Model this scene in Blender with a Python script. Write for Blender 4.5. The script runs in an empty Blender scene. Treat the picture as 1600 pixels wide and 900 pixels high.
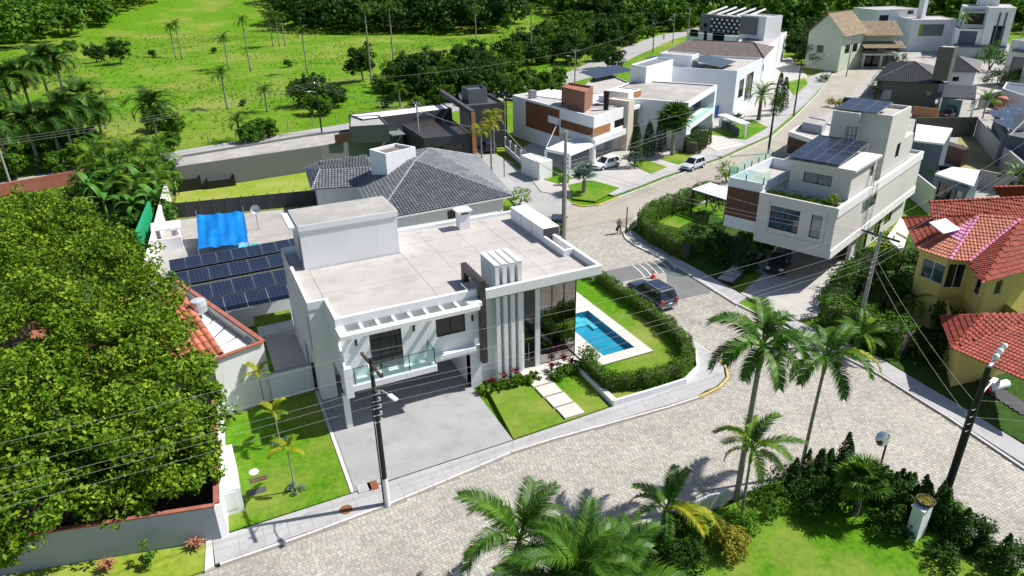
import bpy, bmesh, math, random
import numpy as np
from mathutils import Vector, Matrix
R = math.radians
S = bpy.context.scene
COL = S.collection

# ------------------------------------------------------------------ camera
cam = bpy.data.objects.new('camera', bpy.data.cameras.new('camera'))
COL.objects.link(cam)
cam.data.sensor_width = 36.0
cam.data.lens = 24.75
cam.data.clip_start = 0.5
cam.data.clip_end = 4000
def cam_matrix(pitch, roll, yaw, loc):
    f = Vector((math.sin(yaw)*math.cos(pitch), math.cos(yaw)*math.cos(pitch), -math.sin(pitch)))
    rt = Vector((math.cos(yaw), -math.sin(yaw), 0)); dn = f.cross(rt)
    r2 = math.cos(roll)*rt + math.sin(roll)*dn; d2 = -math.sin(roll)*rt + math.cos(roll)*dn
    m = Matrix((r2, -d2, -f)).transposed().to_4x4(); m.translation = loc
    return m
cam.matrix_world = cam_matrix(R(25.47), R(1.0), R(24.9), (0, 0, 27.0))
S.camera = cam

# ------------------------------------------------------------------ light
SUN_EL, SUN_AZ = R(51), (0.976, -0.216)
world = bpy.data.worlds.new('World'); S.world = world; world.use_nodes = True
wn = world.node_tree
sky = wn.nodes.new('ShaderNodeTexSky'); sky.sky_type = 'NISHITA'; sky.sun_disc = False
sky.sun_elevation = SUN_EL; sky.sun_rotation = math.atan2(SUN_AZ[0], SUN_AZ[1])
wn.links.new(sky.outputs[0], wn.nodes['Background'].inputs[0])
wn.nodes['Background'].inputs[1].default_value = 0.08
sun = bpy.data.objects.new('sun', bpy.data.lights.new('sun', 'SUN')); COL.objects.link(sun)
sun.data.energy = 5.0; sun.data.angle = R(0.5); sun.data.color = (1.0, 0.955, 0.88)
sd = Vector((SUN_AZ[0]*math.cos(SUN_EL), SUN_AZ[1]*math.cos(SUN_EL), math.sin(SUN_EL)))
sun.rotation_euler = sd.to_track_quat('Z', 'Y').to_euler(); sun.location = (60, 0, 120)
S.view_settings.view_transform = 'Standard'; S.view_settings.look = 'None'
S.view_settings.exposure = 0.45; S.view_settings.gamma = 1.0

# ------------------------------------------------------------------ materials
def mk(name):
    m = bpy.data.materials.new(name); m.use_nodes = True
    nt = m.node_tree; b = nt.nodes['Principled BSDF']
    return m, nt, b
def sock(nt, to, v):
    if hasattr(v, 'links'): nt.links.new(v, to)
    else: to.default_value = v
def noise(nt, vec, scale, detail=3, rough=.55):
    n = nt.nodes.new('ShaderNodeTexNoise'); n.inputs['Scale'].default_value = scale
    n.inputs['Detail'].default_value = detail; n.inputs['Roughness'].default_value = rough
    nt.links.new(vec, n.inputs['Vector']); return n.outputs[0]
def ramp(nt, fac, stops):
    r = nt.nodes.new('ShaderNodeValToRGB'); e = r.color_ramp.elements
    while len(e) < len(stops): e.new(0.5)
    for k, (p, c) in enumerate(stops): e[k].position = p; e[k].color = (*c, 1)
    nt.links.new(fac, r.inputs[0]); return r.outputs[0]
def mixc(nt, fac, a, b, mode='MIX'):
    n = nt.nodes.new('ShaderNodeMix'); n.data_type = 'RGBA'; n.blend_type = mode
    sock(nt, n.inputs[0], fac)
    for s, v in ((n.inputs[6], a), (n.inputs[7], b)):
        if hasattr(v, 'links'): nt.links.new(v, s)
        else: s.default_value = (*v, 1)
    return n.outputs[2]
def mth(nt, op, a, b=0.0):
    n = nt.nodes.new('ShaderNodeMath'); n.operation = op
    sock(nt, n.inputs[0], a); sock(nt, n.inputs[1], b); return n.outputs[0]
def pos(nt): return nt.nodes.new('ShaderNodeNewGeometry').outputs['Position']
def bumpn(nt, b, h, strength=.3, dist=.02):
    n = nt.nodes.new('ShaderNodeBump'); n.inputs['Strength'].default_value = strength
    n.inputs['Distance'].default_value = dist
    nt.links.new(h, n.inputs['Height']); nt.links.new(n.outputs[0], b.inputs['Normal'])
def sc(c, k): return tuple(min(1, x*k) for x in c)
MATS = {}
def M(name, col, rough=.6, var=.12, scale=1.2, bump=.15, bscale=25, metal=0., spec=.4, col2=None, island=0.):
    """plain surface: colour that drifts with position, fine grain"""
    m, nt, b = mk(name); p = pos(nt)
    n1 = noise(nt, p, scale, 5, .65)
    c = ramp(nt, n1, [(.25, sc(col, 1-var)), (.55, col), (.8, col2 or sc(col, 1+var))])
    if island:
        g = nt.nodes.new('ShaderNodeNewGeometry').outputs['Random Per Island']
        c = mixc(nt, 1.0, c, ramp(nt, g, [(0, (1-island,)*3), (1, (1+island*.3,)*3)]), 'MULTIPLY')
    nt.links.new(c, b.inputs['Base Color'])
    b.inputs['Roughness'].default_value = rough; b.inputs['Metallic'].default_value = metal
    b.inputs['Specular IOR Level'].default_value = spec
    if bump: bumpn(nt, b, noise(nt, p, bscale, 3), bump, .01)
    MATS[name] = m; return m
def plaster(name, col, dirt=.5):
    """painted render: faint mottling plus thin dirt streaks running down"""
    m, nt, b = mk(name); p = pos(nt)
    mp = nt.nodes.new('ShaderNodeMapping'); nt.links.new(p, mp.inputs[0]); mp.inputs['Scale'].default_value = (2.2, 2.2, .18)
    st = noise(nt, mp.outputs[0], 1.6, 6, .7); big = noise(nt, p, .35, 4)
    c = ramp(nt, big, [(.3, sc(col, .93)), (.7, col)])
    d = ramp(nt, st, [(.54, (0, 0, 0)), (.8, (dirt*.45,)*3)])
    c = mixc(nt, d, c, sc(col, .55)); nt.links.new(c, b.inputs['Base Color'])
    b.inputs['Roughness'].default_value = .75; b.inputs['Specular IOR Level'].default_value = .25
    bumpn(nt, b, noise(nt, p, 18, 4), .12, .01); MATS[name] = m; return m
def leafmat(name, col, tip, trans=.35, scale=.9, rough=.6, spec=.12):
    m, nt, b = mk(name); p = pos(nt)
    n1 = noise(nt, p, scale, 3); g = nt.nodes.new('ShaderNodeNewGeometry').outputs['Random Per Island']
    f = mth(nt, 'ADD', mth(nt, 'MULTIPLY', n1, .75), mth(nt, 'MULTIPLY', g, .35))
    c = ramp(nt, f, [(.3, sc(col, .6)), (.52, col), (.85, tip)])
    nt.links.new(c, b.inputs['Base Color']); b.inputs['Roughness'].default_value = rough
    b.inputs['Specular IOR Level'].default_value = spec
    t = nt.nodes.new('ShaderNodeBsdfTranslucent'); nt.links.new(c, t.inputs[0])
    mx = nt.nodes.new('ShaderNodeMixShader'); mx.inputs[0].default_value = trans
    nt.links.new(b.outputs[0], mx.inputs[1]); nt.links.new(t.outputs[0], mx.inputs[2])
    nt.links.new(mx.outputs[0], nt.nodes['Material Output'].inputs[0]); MATS[name] = m; return m
def grassmat(name, dark, mid, light, dry, s=1.0, dryamt=.62, bd=.04):
    m, nt, b = mk(name); p = pos(nt)
    a = noise(nt, p, .11*s, 5, .6); f = noise(nt, p, 2.2*s, 6, .7); h = noise(nt, p, 24*s, 3, .7)
    c = ramp(nt, f, [(.28, dark), (.5, mid), (.72, light)])
    c = mixc(nt, ramp(nt, a, [(dryamt-.08, (0, 0, 0)), (dryamt+.14, (.75,)*3)]), c, dry)
    c = mixc(nt, .55, c, ramp(nt, h, [(.25, (.35,)*3), (.75, (1.25,)*3)]), 'MULTIPLY')
    nt.links.new(c, b.inputs['Base Color']); b.inputs['Roughness'].default_value = .8
    b.inputs['Specular IOR Level'].default_value = .12
    bumpn(nt, b, mth(nt, 'ADD', h, f), .7, bd); MATS[name] = m; return m

plaster('white', (.78, .79, .81), .75); plaster('offwhite', (.6, .6, .58), .5)
plaster('cool_white', (.69, .73, .78), .5); plaster('grey_plaster', (.17, .175, .18), .5)
plaster('taupe', (.2, .185, .17), .5); plaster('dark_grey', (.075, .078, .085), .3)
plaster('yellow', (.68, .55, .17), .5); plaster('pale_green', (.52, .58, .46), .5)
plaster('old_wall', (.4, .39, .36), 1.6); plaster('greige', (.6, .595, .575), .5)
plaster('slate_blue', (.1, .13, .17), .3); plaster('olive', (.12, .125, .1), .3); plaster('cream', (.66, .6, .48), .4)
plaster('greyblue_wall', (.36, .39, .44), .5)
plaster('brown', (.27, .14, .095), .3)
M('old_concrete', (.36, .35, .33), .85, .3, .5, .4, 18, col2=(.48, .465, .44))
def stained(name, col, rough=.85, blot=.5, bs=.8):
    """weathered concrete: water marks, spots and runs of grime"""
    m, nt, b = mk(name); p = pos(nt); big = noise(nt, p, .3, 6, .6); mid = noise(nt, p, bs, 8, .72); fine = noise(nt, p, 9, 4, .7)
    c = ramp(nt, big, [(.3, sc(col, .86)), (.6, col), (.8, sc(col, 1.08))])
    c = mixc(nt, ramp(nt, mid, [(.5, (0, 0, 0)), (.62, (blot*.55,)*3), (.75, (blot,)*3)]), c, sc((col[0]*.95, col[1]*.88, col[2]*.8), .62))
    c = mixc(nt, ramp(nt, fine, [(.64, (0, 0, 0)), (.76, (.4,)*3)]), c, sc(col, .5)); nt.links.new(c, b.inputs['Base Color'])
    b.inputs['Roughness'].default_value = rough; b.inputs['Specular IOR Level'].default_value = .3; bumpn(nt, b, noise(nt, p, 30, 4), .25, .01); MATS[name] = m
stained('roof_concrete', (.44, .42, .405), .8, .55, .7); stained('sidewalk', (.4, .4, .41), .85, .5, 1.1); stained('paver', (.34, .342, .352), .8, .5, .9)
M('unused_sidewalk', (.4, .4, .41), .85, .12, .6, .25, 40); M('kerb_stone', (.55, .54, .52), .8, .15, 1)
M('yellow_kerb', (.55, .43, .16), .8, .3, 2); M('unused_paver', (.33, .335, .36), .8, .1, .7, .25, 35)
M('pale_paver', (.42, .41, .39), .8, .12, .8, .2); M('deck_stone', (.55, .52, .49), .75, .06, .8, .1)
M('joint_sand', (.24, .222, .19), .95, .25, 2.5, .4, 30)
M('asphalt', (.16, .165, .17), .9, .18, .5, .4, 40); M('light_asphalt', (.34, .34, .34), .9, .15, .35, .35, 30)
M('soil', (.09, .065, .04), .95, .4, 1.5, .6, 20); M('gravel_white', (.6, .6, .6), .9, .3, 8, .8, 30)
M('dark_stone', (.045, .04, .04), .45, .45, 3, .3, 14, col2=(.09, .08, .075))
M('black_metal', (.012, .013, .015), .4, .1, 2, 0); M('steel', (.5, .52, .54), .35, .1, 2, .05, metal=.8)
M('grey_metal', (.3, .32, .34), .45, .1, 2, .05, metal=.5); M('galv', (.6, .64, .68), .4, .12, 1, .05, metal=.35)
M('white_sheet', (.74, .75, .76), .5, .06, .6, .05); M('alu_frame', (.75, .76, .78), .35, .05, 2, 0, metal=.4)
M('wood', (.2, .085, .035), .55, .3, 2.5, .25, 12, col2=(.28, .13, .055), island=.3)
M('wood_light', (.42, .2, .085), .55, .22, 2.5, .25, 12, island=.25); M('wood_dark', (.06, .03, .018), .5, .3, 2.5, .2, 12, island=.3)
M('bark', (.12, .1, .08), .9, .35, 4, .6, 18); M('palm_bark', (.27, .25, .22), .85, .25, 5, .5, 14)
M('crownshaft', (.16, .27, .05), .4, .2, 3, .05); M('pole_black', (.02, .019, .018), .7, .4, 3, .3)
M('pole_concrete', (.33, .32, .3), .85, .15, 2, .3); M('pole_white', (.75, .75, .74), .7, .1, 2, .1)
M('terracotta', (.33, .06, .035), .75, .2, 1.2, .2, 18, col2=(.4, .095, .055), island=.3); M('wood_red', (.085, .028, .016), .5, .25, 2.5, .2, 12, island=.2)
M('salmon_tile', (.5, .17, .105), .7, .2, 1.2, .2, 18, island=.3); M('pink_tile', (.66, .22, .42), .6, .25, 2, .15, 18, col2=(.75, .45, .6), island=.35)
M('coping_red', (.34, .12, .085), .75, .3, 2, .3); M('grey_tile', (.17, .185, .205), .45, .3, 1.0, .2, 18, col2=(.25, .25, .26), island=.2)
M('grey_tile_cap', (.33, .37, .4), .7, .2, 2, .2); M('dark_tile', (.028, .03, .036), .5, .3, 1.5, .2, 18, island=.4)
M('brown_tile', (.19, .15, .14), .8, .25, 1, .3, 18, island=.35); M('tan_shingle', (.3, .23, .15), .85, .22, .9, .35, 16, island=.3)
M('tarp', (.0, .17, .55), .45, .25, .6, .25, 2, col2=(.01, .26, .72)); M('red_plastic', (.72, .03, .02), .4, .06, 2, 0)
M('white_plastic', (.8, .8, .8), .35, .05, 2, 0); M('rubber', (.013, .013, .014), .75, .2, 4, .1)
M('cyan_plastic', (.14, .5, .6), .4, .1, 2, 0); M('green_mesh', (.01, .3, .13), .6, .2, 3, .2)
M('leather', (.05, .03, .02), .6, .1); M('skin', (.35, .19, .12), .55, .05, 5, 0); M('shirt', (.28, .33, .42), .85, .15, 10, .2)
M('trousers', (.04, .045, .06), .85, .15, 10, .2); M('straw', (.6, .52, .36), .8, .1, 20, .2); M('rust', (.22, .085, .035), .85, .35, 4, .3)
M('mirror_back', (.55, .6, .65), .12, .05, 1, 0, metal=.9)
def glassy(name, col, rough=.05, metal=0., spec=.6):
    m, nt, b = mk(name); n = noise(nt, pos(nt), .35, 2)
    c = ramp(nt, n, [(.3, sc(col, .6)), (.75, sc(col, 1.3))]); nt.links.new(c, b.inputs['Base Color'])
    b.inputs['Roughness'].default_value = rough; b.inputs['Metallic'].default_value = metal
    b.inputs['Specular IOR Level'].default_value = spec; MATS[name] = m
glassy('glass_dark', (.008, .011, .014)); glassy('glass_blue', (.03, .07, .11)); glassy('mirror_glass', (.32, .32, .31), .02, 1.0)
glassy('glass_curtain', (.22, .26, .27), .1); glassy('car_glass', (.012, .014, .018), .03, 0, .8); glassy('glass_teal', (.03, .22, .2))
def carpaint(name, col):
    m, nt, b = mk(name); b.inputs['Base Color'].default_value = (*col, 1); b.inputs['Roughness'].default_value = .35
    b.inputs['Coat Weight'].default_value = 1.0; b.inputs['Coat Roughness'].default_value = .04; MATS[name] = m
carpaint('paint_navy', (.012, .02, .045)); carpaint('paint_white', (.72, .73, .74)); carpaint('paint_silver', (.55, .6, .66)); carpaint('paint_black', (.01, .011, .013))
m, nt, b = mk('clear_glass'); b.inputs['Base Color'].default_value = (.75, .9, .86, 1); b.inputs['Roughness'].default_value = .03
tb = nt.nodes.new('ShaderNodeBsdfTransparent'); tb.inputs[0].default_value = (.82, .94, .91, 1); mx = nt.nodes.new('ShaderNodeMixShader'); mx.inputs[0].default_value = .88
nt.links.new(b.outputs[0], mx.inputs[1]); nt.links.new(tb.outputs[0], mx.inputs[2]); nt.links.new(mx.outputs[0], nt.nodes['Material Output'].inputs[0]); MATS['clear_glass'] = m
m, nt, b = mk('tail_red'); b.inputs['Base Color'].default_value = (.5, .01, .01, 1); b.inputs['Roughness'].default_value = .15; MATS['tail_red'] = m
m, nt, b = mk('lamp_glass'); b.inputs['Base Color'].default_value = (.75, .77, .8, 1); b.inputs['Roughness'].default_value = .1; MATS['lamp_glass'] = m
# water: tinted by the tiles below, rippled
m, nt, b = mk('water'); p = pos(nt); b.inputs['Base Color'].default_value = (.55, .9, 1, 1); b.inputs['Roughness'].default_value = .02
b.inputs['IOR'].default_value = 1.33; tb = nt.nodes.new('ShaderNodeBsdfTransparent'); tb.inputs[0].default_value = (.72, .94, .98, 1)
mx = nt.nodes.new('ShaderNodeMixShader'); fr = nt.nodes.new('ShaderNodeFresnel'); fr.inputs[0].default_value = 1.33
gl = nt.nodes.new('ShaderNodeBsdfGlossy'); gl.inputs['Roughness'].default_value = .03
bn = nt.nodes.new('ShaderNodeBump'); bn.inputs['Strength'].default_value = .25; bn.inputs['Distance'].default_value = .05
nt.links.new(noise(nt, p, 3.5, 2), bn.inputs['Height']); nt.links.new(bn.outputs[0], gl.inputs['Normal']); nt.links.new(bn.outputs[0], fr.inputs['Normal'])
nt.links.new(fr.outputs[0], mx.inputs[0]); nt.links.new(tb.outputs[0], mx.inputs[1]); nt.links.new(gl.outputs[0], mx.inputs[2])
nt.links.new(mx.outputs[0], nt.nodes['Material Output'].inputs[0]); MATS['water'] = m
M('pool_tile', (.03, .29, .43), .3, .25, .8, 0, col2=(.06, .4, .52))
# cobbles as far-off surface
m, nt, b = mk('cobble_far'); p = pos(nt)
br = nt.nodes.new('ShaderNodeTexBrick'); br.inputs['Scale'].default_value = 1.0; br.inputs['Brick Width'].default_value = .4; br.inputs['Row Height'].default_value = .26
br.inputs['Mortar Size'].default_value = .02; br.inputs['Color1'].default_value = (.4, .38, .325, 1); br.inputs['Color2'].default_value = (.35, .33, .285, 1); br.inputs['Mortar'].default_value = (.25, .22, .17, 1)
wv = mixc(nt, .04, p, nt.nodes.new('ShaderNodeTexNoise').outputs[1]); nt.links.new(p, br.inputs[0])
c = mixc(nt, .6, br.outputs[0], ramp(nt, noise(nt, p, .25, 5), [(.3, (.72,)*3), (.7, (1.1, 1.08, 1.05))]), 'MULTIPLY'); nt.links.new(c, b.inputs['Base Color'])
b.inputs['Roughness'].default_value = .85; bumpn(nt, b, br.outputs[1], -.4, .02); MATS['cobble_far'] = m
m, nt, b = mk('cobble'); p = pos(nt); g = nt.nodes.new('ShaderNodeNewGeometry').outputs['Random Per Island']; oi = nt.nodes.new('ShaderNodeObjectInfo').outputs['Random']
c = ramp(nt, mth(nt, 'FRACT', mth(nt, 'ADD', g, oi)), [(0, (.315, .305, .28)), (.35, (.385, .375, .35)), (.7, (.42, .395, .335)), (1, (.46, .45, .425))])
c = mixc(nt, .7, c, ramp(nt, noise(nt, p, .3, 6, .65), [(.3, (.66, .64, .62)), (.5, (.95, .94, .92)), (.72, (1.1, 1.08, 1.03))]), 'MULTIPLY'); nt.links.new(c, b.inputs['Base Color'])
b.inputs['Roughness'].default_value = .8; bumpn(nt, b, noise(nt, p, 40, 3), .2, .01); MATS['cobble'] = m
# solar cells: printed grid in the panel's own coordinates
m, nt, b = mk('solar_cells'); tc = nt.nodes.new('ShaderNodeTexCoord').outputs['Object']
br = nt.nodes.new('ShaderNodeTexBrick'); br.offset = 0; br.inputs['Scale'].default_value = 1; br.inputs['Brick Width'].default_value = .19; br.inputs['Row Height'].default_value = .17; br.inputs['Mortar Size'].default_value = .006
br.inputs['Color1'].default_value = (.012, .018, .04, 1); br.inputs['Color2'].default_value = (.014, .022, .048, 1); br.inputs['Mortar'].default_value = (.055, .07, .1, 1)
nt.links.new(tc, br.inputs[0]); nt.links.new(br.outputs[0], b.inputs['Base Color']); b.inputs['Roughness'].default_value = .12; MATS['solar_cells'] = m
grassmat('lawn', (.04, .135, .004), (.09, .235, .006), (.155, .305, .012), (.3, .32, .07), 1.3, .52)
grassmat('shade_painted_grass', (.02, .055, .006), (.035, .085, .01), (.06, .12, .014), (.08, .12, .03), 1.0)  # darker copy of the lawn, garden shade put into the colours
grassmat('pasture', (.045, .125, .005), (.112, .26, .006), (.185, .335, .012), (.31, .32, .07), .45, .53, .15)
grassmat('dry_lawn', (.15, .24, .02), (.24, .33, .03), (.32, .4, .06), (.42, .4, .14), 1.0, .52)
grassmat('sand_lawn', (.2, .18, .07), (.28, .26, .11), (.34, .31, .14), (.42, .38, .2), 1.0, .5)
leafmat('leaf_big', (.075, .165, .008), (.31, .42, .03), .2, .6); leafmat('leaf_tree', (.05, .14, .008), (.14, .26, .02), .3, .4)
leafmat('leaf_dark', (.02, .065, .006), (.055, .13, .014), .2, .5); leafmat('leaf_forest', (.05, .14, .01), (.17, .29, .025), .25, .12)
leafmat('leaf_hedge', (.06, .15, .008), (.15, .27, .02), .25, 1.5); leafmat('leaf_palm', (.045, .13, .01), (.14, .27, .025), .25, .8, .45, .2)
leafmat('leaf_palm_dark', (.03, .085, .012), (.08, .16, .025), .25, .8); leafmat('leaf_yellow', (.24, .3, .02), (.5, .42, .03), .35, 1.2)
leafmat('leaf_gold', (.26, .25, .03), (.42, .4, .07), .3, 1.5); leafmat('leaf_red', (.12, .012, .035), (.25, .03, .07), .3, 2)
leafmat('leaf_banana', (.07, .22, .03), (.2, .36, .08), .35, .8, .3); leafmat('leaf_blue', (.12, .21, .17), (.26, .35, .3), .25, 1.0)
leafmat('leaf_lime', (.13, .26, .02), (.3, .42, .03), .35, 1.2); leafmat('leaf_pink', (.4, .16, .1), (.55, .4, .25), .3, 2); leafmat('leaf_pasture_palm', (.06, .13, .012), (.13, .22, .02), .25, .3)

# ------------------------------------------------------------------ mesh + object helpers
FRM = {}
class MB:
    """collects faces; build() links them as ONE mesh object (coordinates are world metres unless the parent has its own frame)"""
    def __init__(s): s.v = []; s.f = []; s.m = []; s.cur = 0
    def face(s, pts):
        n = len(s.v); s.v += [tuple(p) for p in pts]; s.f.append(tuple(range(n, n+len(pts)))); s.m.append(s.cur)
    def box(s, x0, x1, y0, y1, z0, z1):
        s.prism([(x0, y0), (x1, y0), (x1, y1), (x0, y1)], z0, z1)
    def prism(s, poly, z0, z1, bottom=True, top=True):
        n = len(poly); b = len(s.v)
        s.v += [(p[0], p[1], z0) for p in poly] + [(p[0], p[1], z1) for p in poly]
        for i in range(n):
            j = (i+1) % n; s.f.append((b+i, b+j, b+n+j, b+n+i)); s.m.append(s.cur)
        if top: s.f.append(tuple(range(b+n, b+2*n))); s.m.append(s.cur)
        if bottom: s.f.append(tuple(range(b+n-1, b-1, -1))); s.m.append(s.cur)
    def obox(s, c, ax, ay, az, hx, hy, hz):
        c, ax, ay, az = Vector(c), Vector(ax), Vector(ay), Vector(az); b = len(s.v)
        for k in range(8):
            s.v.append(tuple(c + ax*(hx if k & 1 else -hx) + ay*(hy if k & 2 else -hy) + az*(hz if k & 4 else -hz)))
        for q in ((0, 2, 3, 1), (4, 5, 7, 6), (0, 1, 5, 4), (2, 6, 7, 3), (0, 4, 6, 2), (1, 3, 7, 5)):
            s.f.append(tuple(b+i for i in q)); s.m.append(s.cur)
    def beam(s, p, q, w, h, up=(0, 0, 1)):
        p, q = Vector(p), Vector(q); d = q-p; L = d.length; d.normalize(); sd_ = d.cross(Vector(up)).normalized(); u = sd_.cross(d)
        s.obox((p+q)/2, d, sd_, u, L/2, w/2, h/2)
    def tube(s, pts, rad, n=8, cap=True):
        pts = [Vector(p) for p in pts]; rad = rad if hasattr(rad, '__len__') else [rad]*len(pts); b = len(s.v); prev = None
        for i, p in enumerate(pts):
            d = (pts[min(i+1, len(pts)-1)] - pts[max(i-1, 0)]).normalized()
            a = (prev - d*prev.dot(d)) if prev is not None else d.orthogonal()
            if a.length < 1e-6: a = d.orthogonal()
            a.normalize(); prev = a; c = d.cross(a)
            for k in range(n):
                t = 2*math.pi*k/n; s.v.append(tuple(p + (a*math.cos(t) + c*math.sin(t))*rad[i]))
        for i in range(len(pts)-1):
            for k in range(n):
                k2 = (k+1) % n; s.f.append((b+i*n+k, b+i*n+k2, b+(i+1)*n+k2, b+(i+1)*n+k)); s.m.append(s.cur)
        if cap:
            s.f.append(tuple(b+k for k in range(n-1, -1, -1))); s.f.append(tuple(b+(len(pts)-1)*n+k for k in range(n))); s.m += [s.cur]*2
    def lathe(s, c, prof, n=16, axis='z'):
        s_pts = []; b = len(s.v); cx, cy, cz = c
        for r, h in prof:
            for k in range(n):
                t = 2*math.pi*k/n; x, y = r*math.cos(t), r*math.sin(t)
                s.v.append((cx+x, cy+y, cz+h) if axis == 'z' else ((cx+x, cy+h, cz+y) if axis == 'y' else (cx+h, cy+x, cz+y)))
        for i in range(len(prof)-1):
            for k in range(n):
                k2 = (k+1) % n; s.f.append((b+i*n+k, b+i*n+k2, b+(i+1)*n+k2, b+(i+1)*n+k)); s.m.append(s.cur)
    def wall(s, p0, p1, z0, z1, holes=(), depth=.14):
        """outer wall face from p0 to p1 (outside on the right), real openings with reveals"""
        p0, p1 = Vector(p0[:2]), Vector(p1[:2]); e = p1-p0; L = e.length; e /= L; nx = Vector((e.y, -e.x))
        us = sorted({0, L, *[max(0, min(L, x)) for h in holes for x in h[:2]]}); zs = sorted({z0, z1, *[max(z0, min(z1, x)) for h in holes for x in h[2:4]]})
        P = lambda u, z, d=0: (p0.x+e.x*u-nx.x*d, p0.y+e.y*u-nx.y*d, z)
        for i in range(len(us)-1):
            for j in range(len(zs)-1):
                cu, cz = (us[i]+us[i+1])/2, (zs[j]+zs[j+1])/2
                if any(h[0] < cu < h[1] and h[2] < cz < h[3] for h in holes): continue
                s.face([P(us[i], zs[j]), P(us[i+1], zs[j]), P(us[i+1], zs[j+1]), P(us[i], zs[j+1])])
        for a, b_, c, d in [h[:4] for h in holes]:
            s.face([P(a, c), P(b_, c), P(b_, c, depth), P(a, c, depth)]); s.face([P(a, d, depth), P(b_, d, depth), P(b_, d), P(a, d)])
            s.face([P(a, c), P(a, c, depth), P(a, d, depth), P(a, d)]); s.face([P(b_, c, depth), P(b_, c), P(b_, d), P(b_, d, depth)])
    def build(s, name, mat, parent=None, smooth=False, bevel=0., kind=None):
        loc, rz = FRM.get(parent.name, ((0, 0, 0), 0)) if parent is not None else ((0, 0, 0), 0)
        V = np.array(s.v, dtype=float)
        if parent is not None:
            V = V - np.array(loc)
            if rz:
                c, n_ = math.cos(-rz), math.sin(-rz); V = np.stack([V[:, 0]*c - V[:, 1]*n_, V[:, 0]*n_ + V[:, 1]*c, V[:, 2]], 1)
        me = bpy.data.meshes.new(name); me.from_pydata(V.tolist(), [], s.f)
        for x in (mat if isinstance(mat, (list, tuple)) else [mat]): me.materials.append(MATS[x])
        if any(s.m): me.polygons.foreach_set('material_index', s.m)
        if smooth: me.shade_smooth()
        o = bpy.data.objects.new(name, me); COL.objects.link(o)
        if parent is not None: o.parent = parent; FRM[o.name] = (loc, rz)
        if kind: o['kind'] = kind
        if bevel:
            bv = o.modifiers.new('bevel', 'BEVEL'); bv.width = bevel; bv.segments = 2; bv.limit_method = 'ANGLE'
        return o
def tag(o, label, cat, group=None):
    o['label'] = label; o['category'] = cat
    if group: o['group'] = group
    return o
def thing(name, label, cat, loc=(0, 0, 0), rz=0., group=None):
    o = bpy.data.objects.new(name, None); COL.objects.link(o); o.empty_display_size = .3
    o.location = loc; o.rotation_euler = (0, 0, rz); FRM[o.name] = (tuple(loc), rz)
    return tag(o, label, cat, group)
def dup(root, loc, rz=0., label=None, group=None, scale=1., name=None):
    r = root.copy(); COL.objects.link(r); r.location = loc; r.rotation_euler = (0, 0, rz); r.scale = (scale,)*3 if not hasattr(scale, '__len__') else scale
    if label: r['label'] = label
    if group: r['group'] = group
    for ch in list(KIDS[root.name]):
        c = ch.copy(); COL.objects.link(c); c.parent = r
        for g in KIDS.get(ch.name, ()):
            d = g.copy(); COL.objects.link(d); d.parent = c
    return r
KIDS = {}
def index_children():
    KIDS.clear()
    for o in bpy.data.objects:
        if o.parent: KIDS.setdefault(o.parent.name, []).append(o)
        KIDS.setdefault(o.name, [])
def sheet(name, poly, z, mat, t=.05, kind='structure'):
    b = MB(); b.prism(poly, z-t, z); return b.build(name, mat, kind=kind)
def inset(poly, t):
    n = len(poly); out = []
    for i in range(n):
        a, b_, c = Vector(poly[i-1][:2]), Vector(poly[i][:2]), Vector(poly[(i+1) % n][:2])
        e1, e2 = (b_-a).normalized(), (c-b_).normalized(); n1, n2 = Vector((-e1.y, e1.x)), Vector((-e2.y, e2.x))
        k = 1 + n1.dot(n2); out.append(tuple(b_ + (n1+n2)*(t/max(k, .2))))
    return out
def npmesh(name, V, F, mat, parent=None, kind=None):
    me = bpy.data.meshes.new(name); F = np.asarray(F, dtype=np.int32); n = F.shape[1]
    me.vertices.add(len(V)); me.vertices.foreach_set('co', np.ascontiguousarray(V, dtype=np.float32).ravel())
    me.loops.add(F.size); me.loops.foreach_set('vertex_index', F.ravel())
    me.polygons.add(len(F)); me.polygons.foreach_set('loop_start', np.arange(0, F.size, n, dtype=np.int32))
    me.update(calc_edges=True); me.materials.append(MATS[mat])
    if name != 'roof_tiles': me.shade_flat()
    o = bpy.data.objects.new(name, me); COL.objects.link(o)
    if parent is not None: o.parent = parent; FRM[o.name] = FRM.get(parent.name, ((0, 0, 0), 0))
    if kind: o['kind'] = kind
    return o
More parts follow.
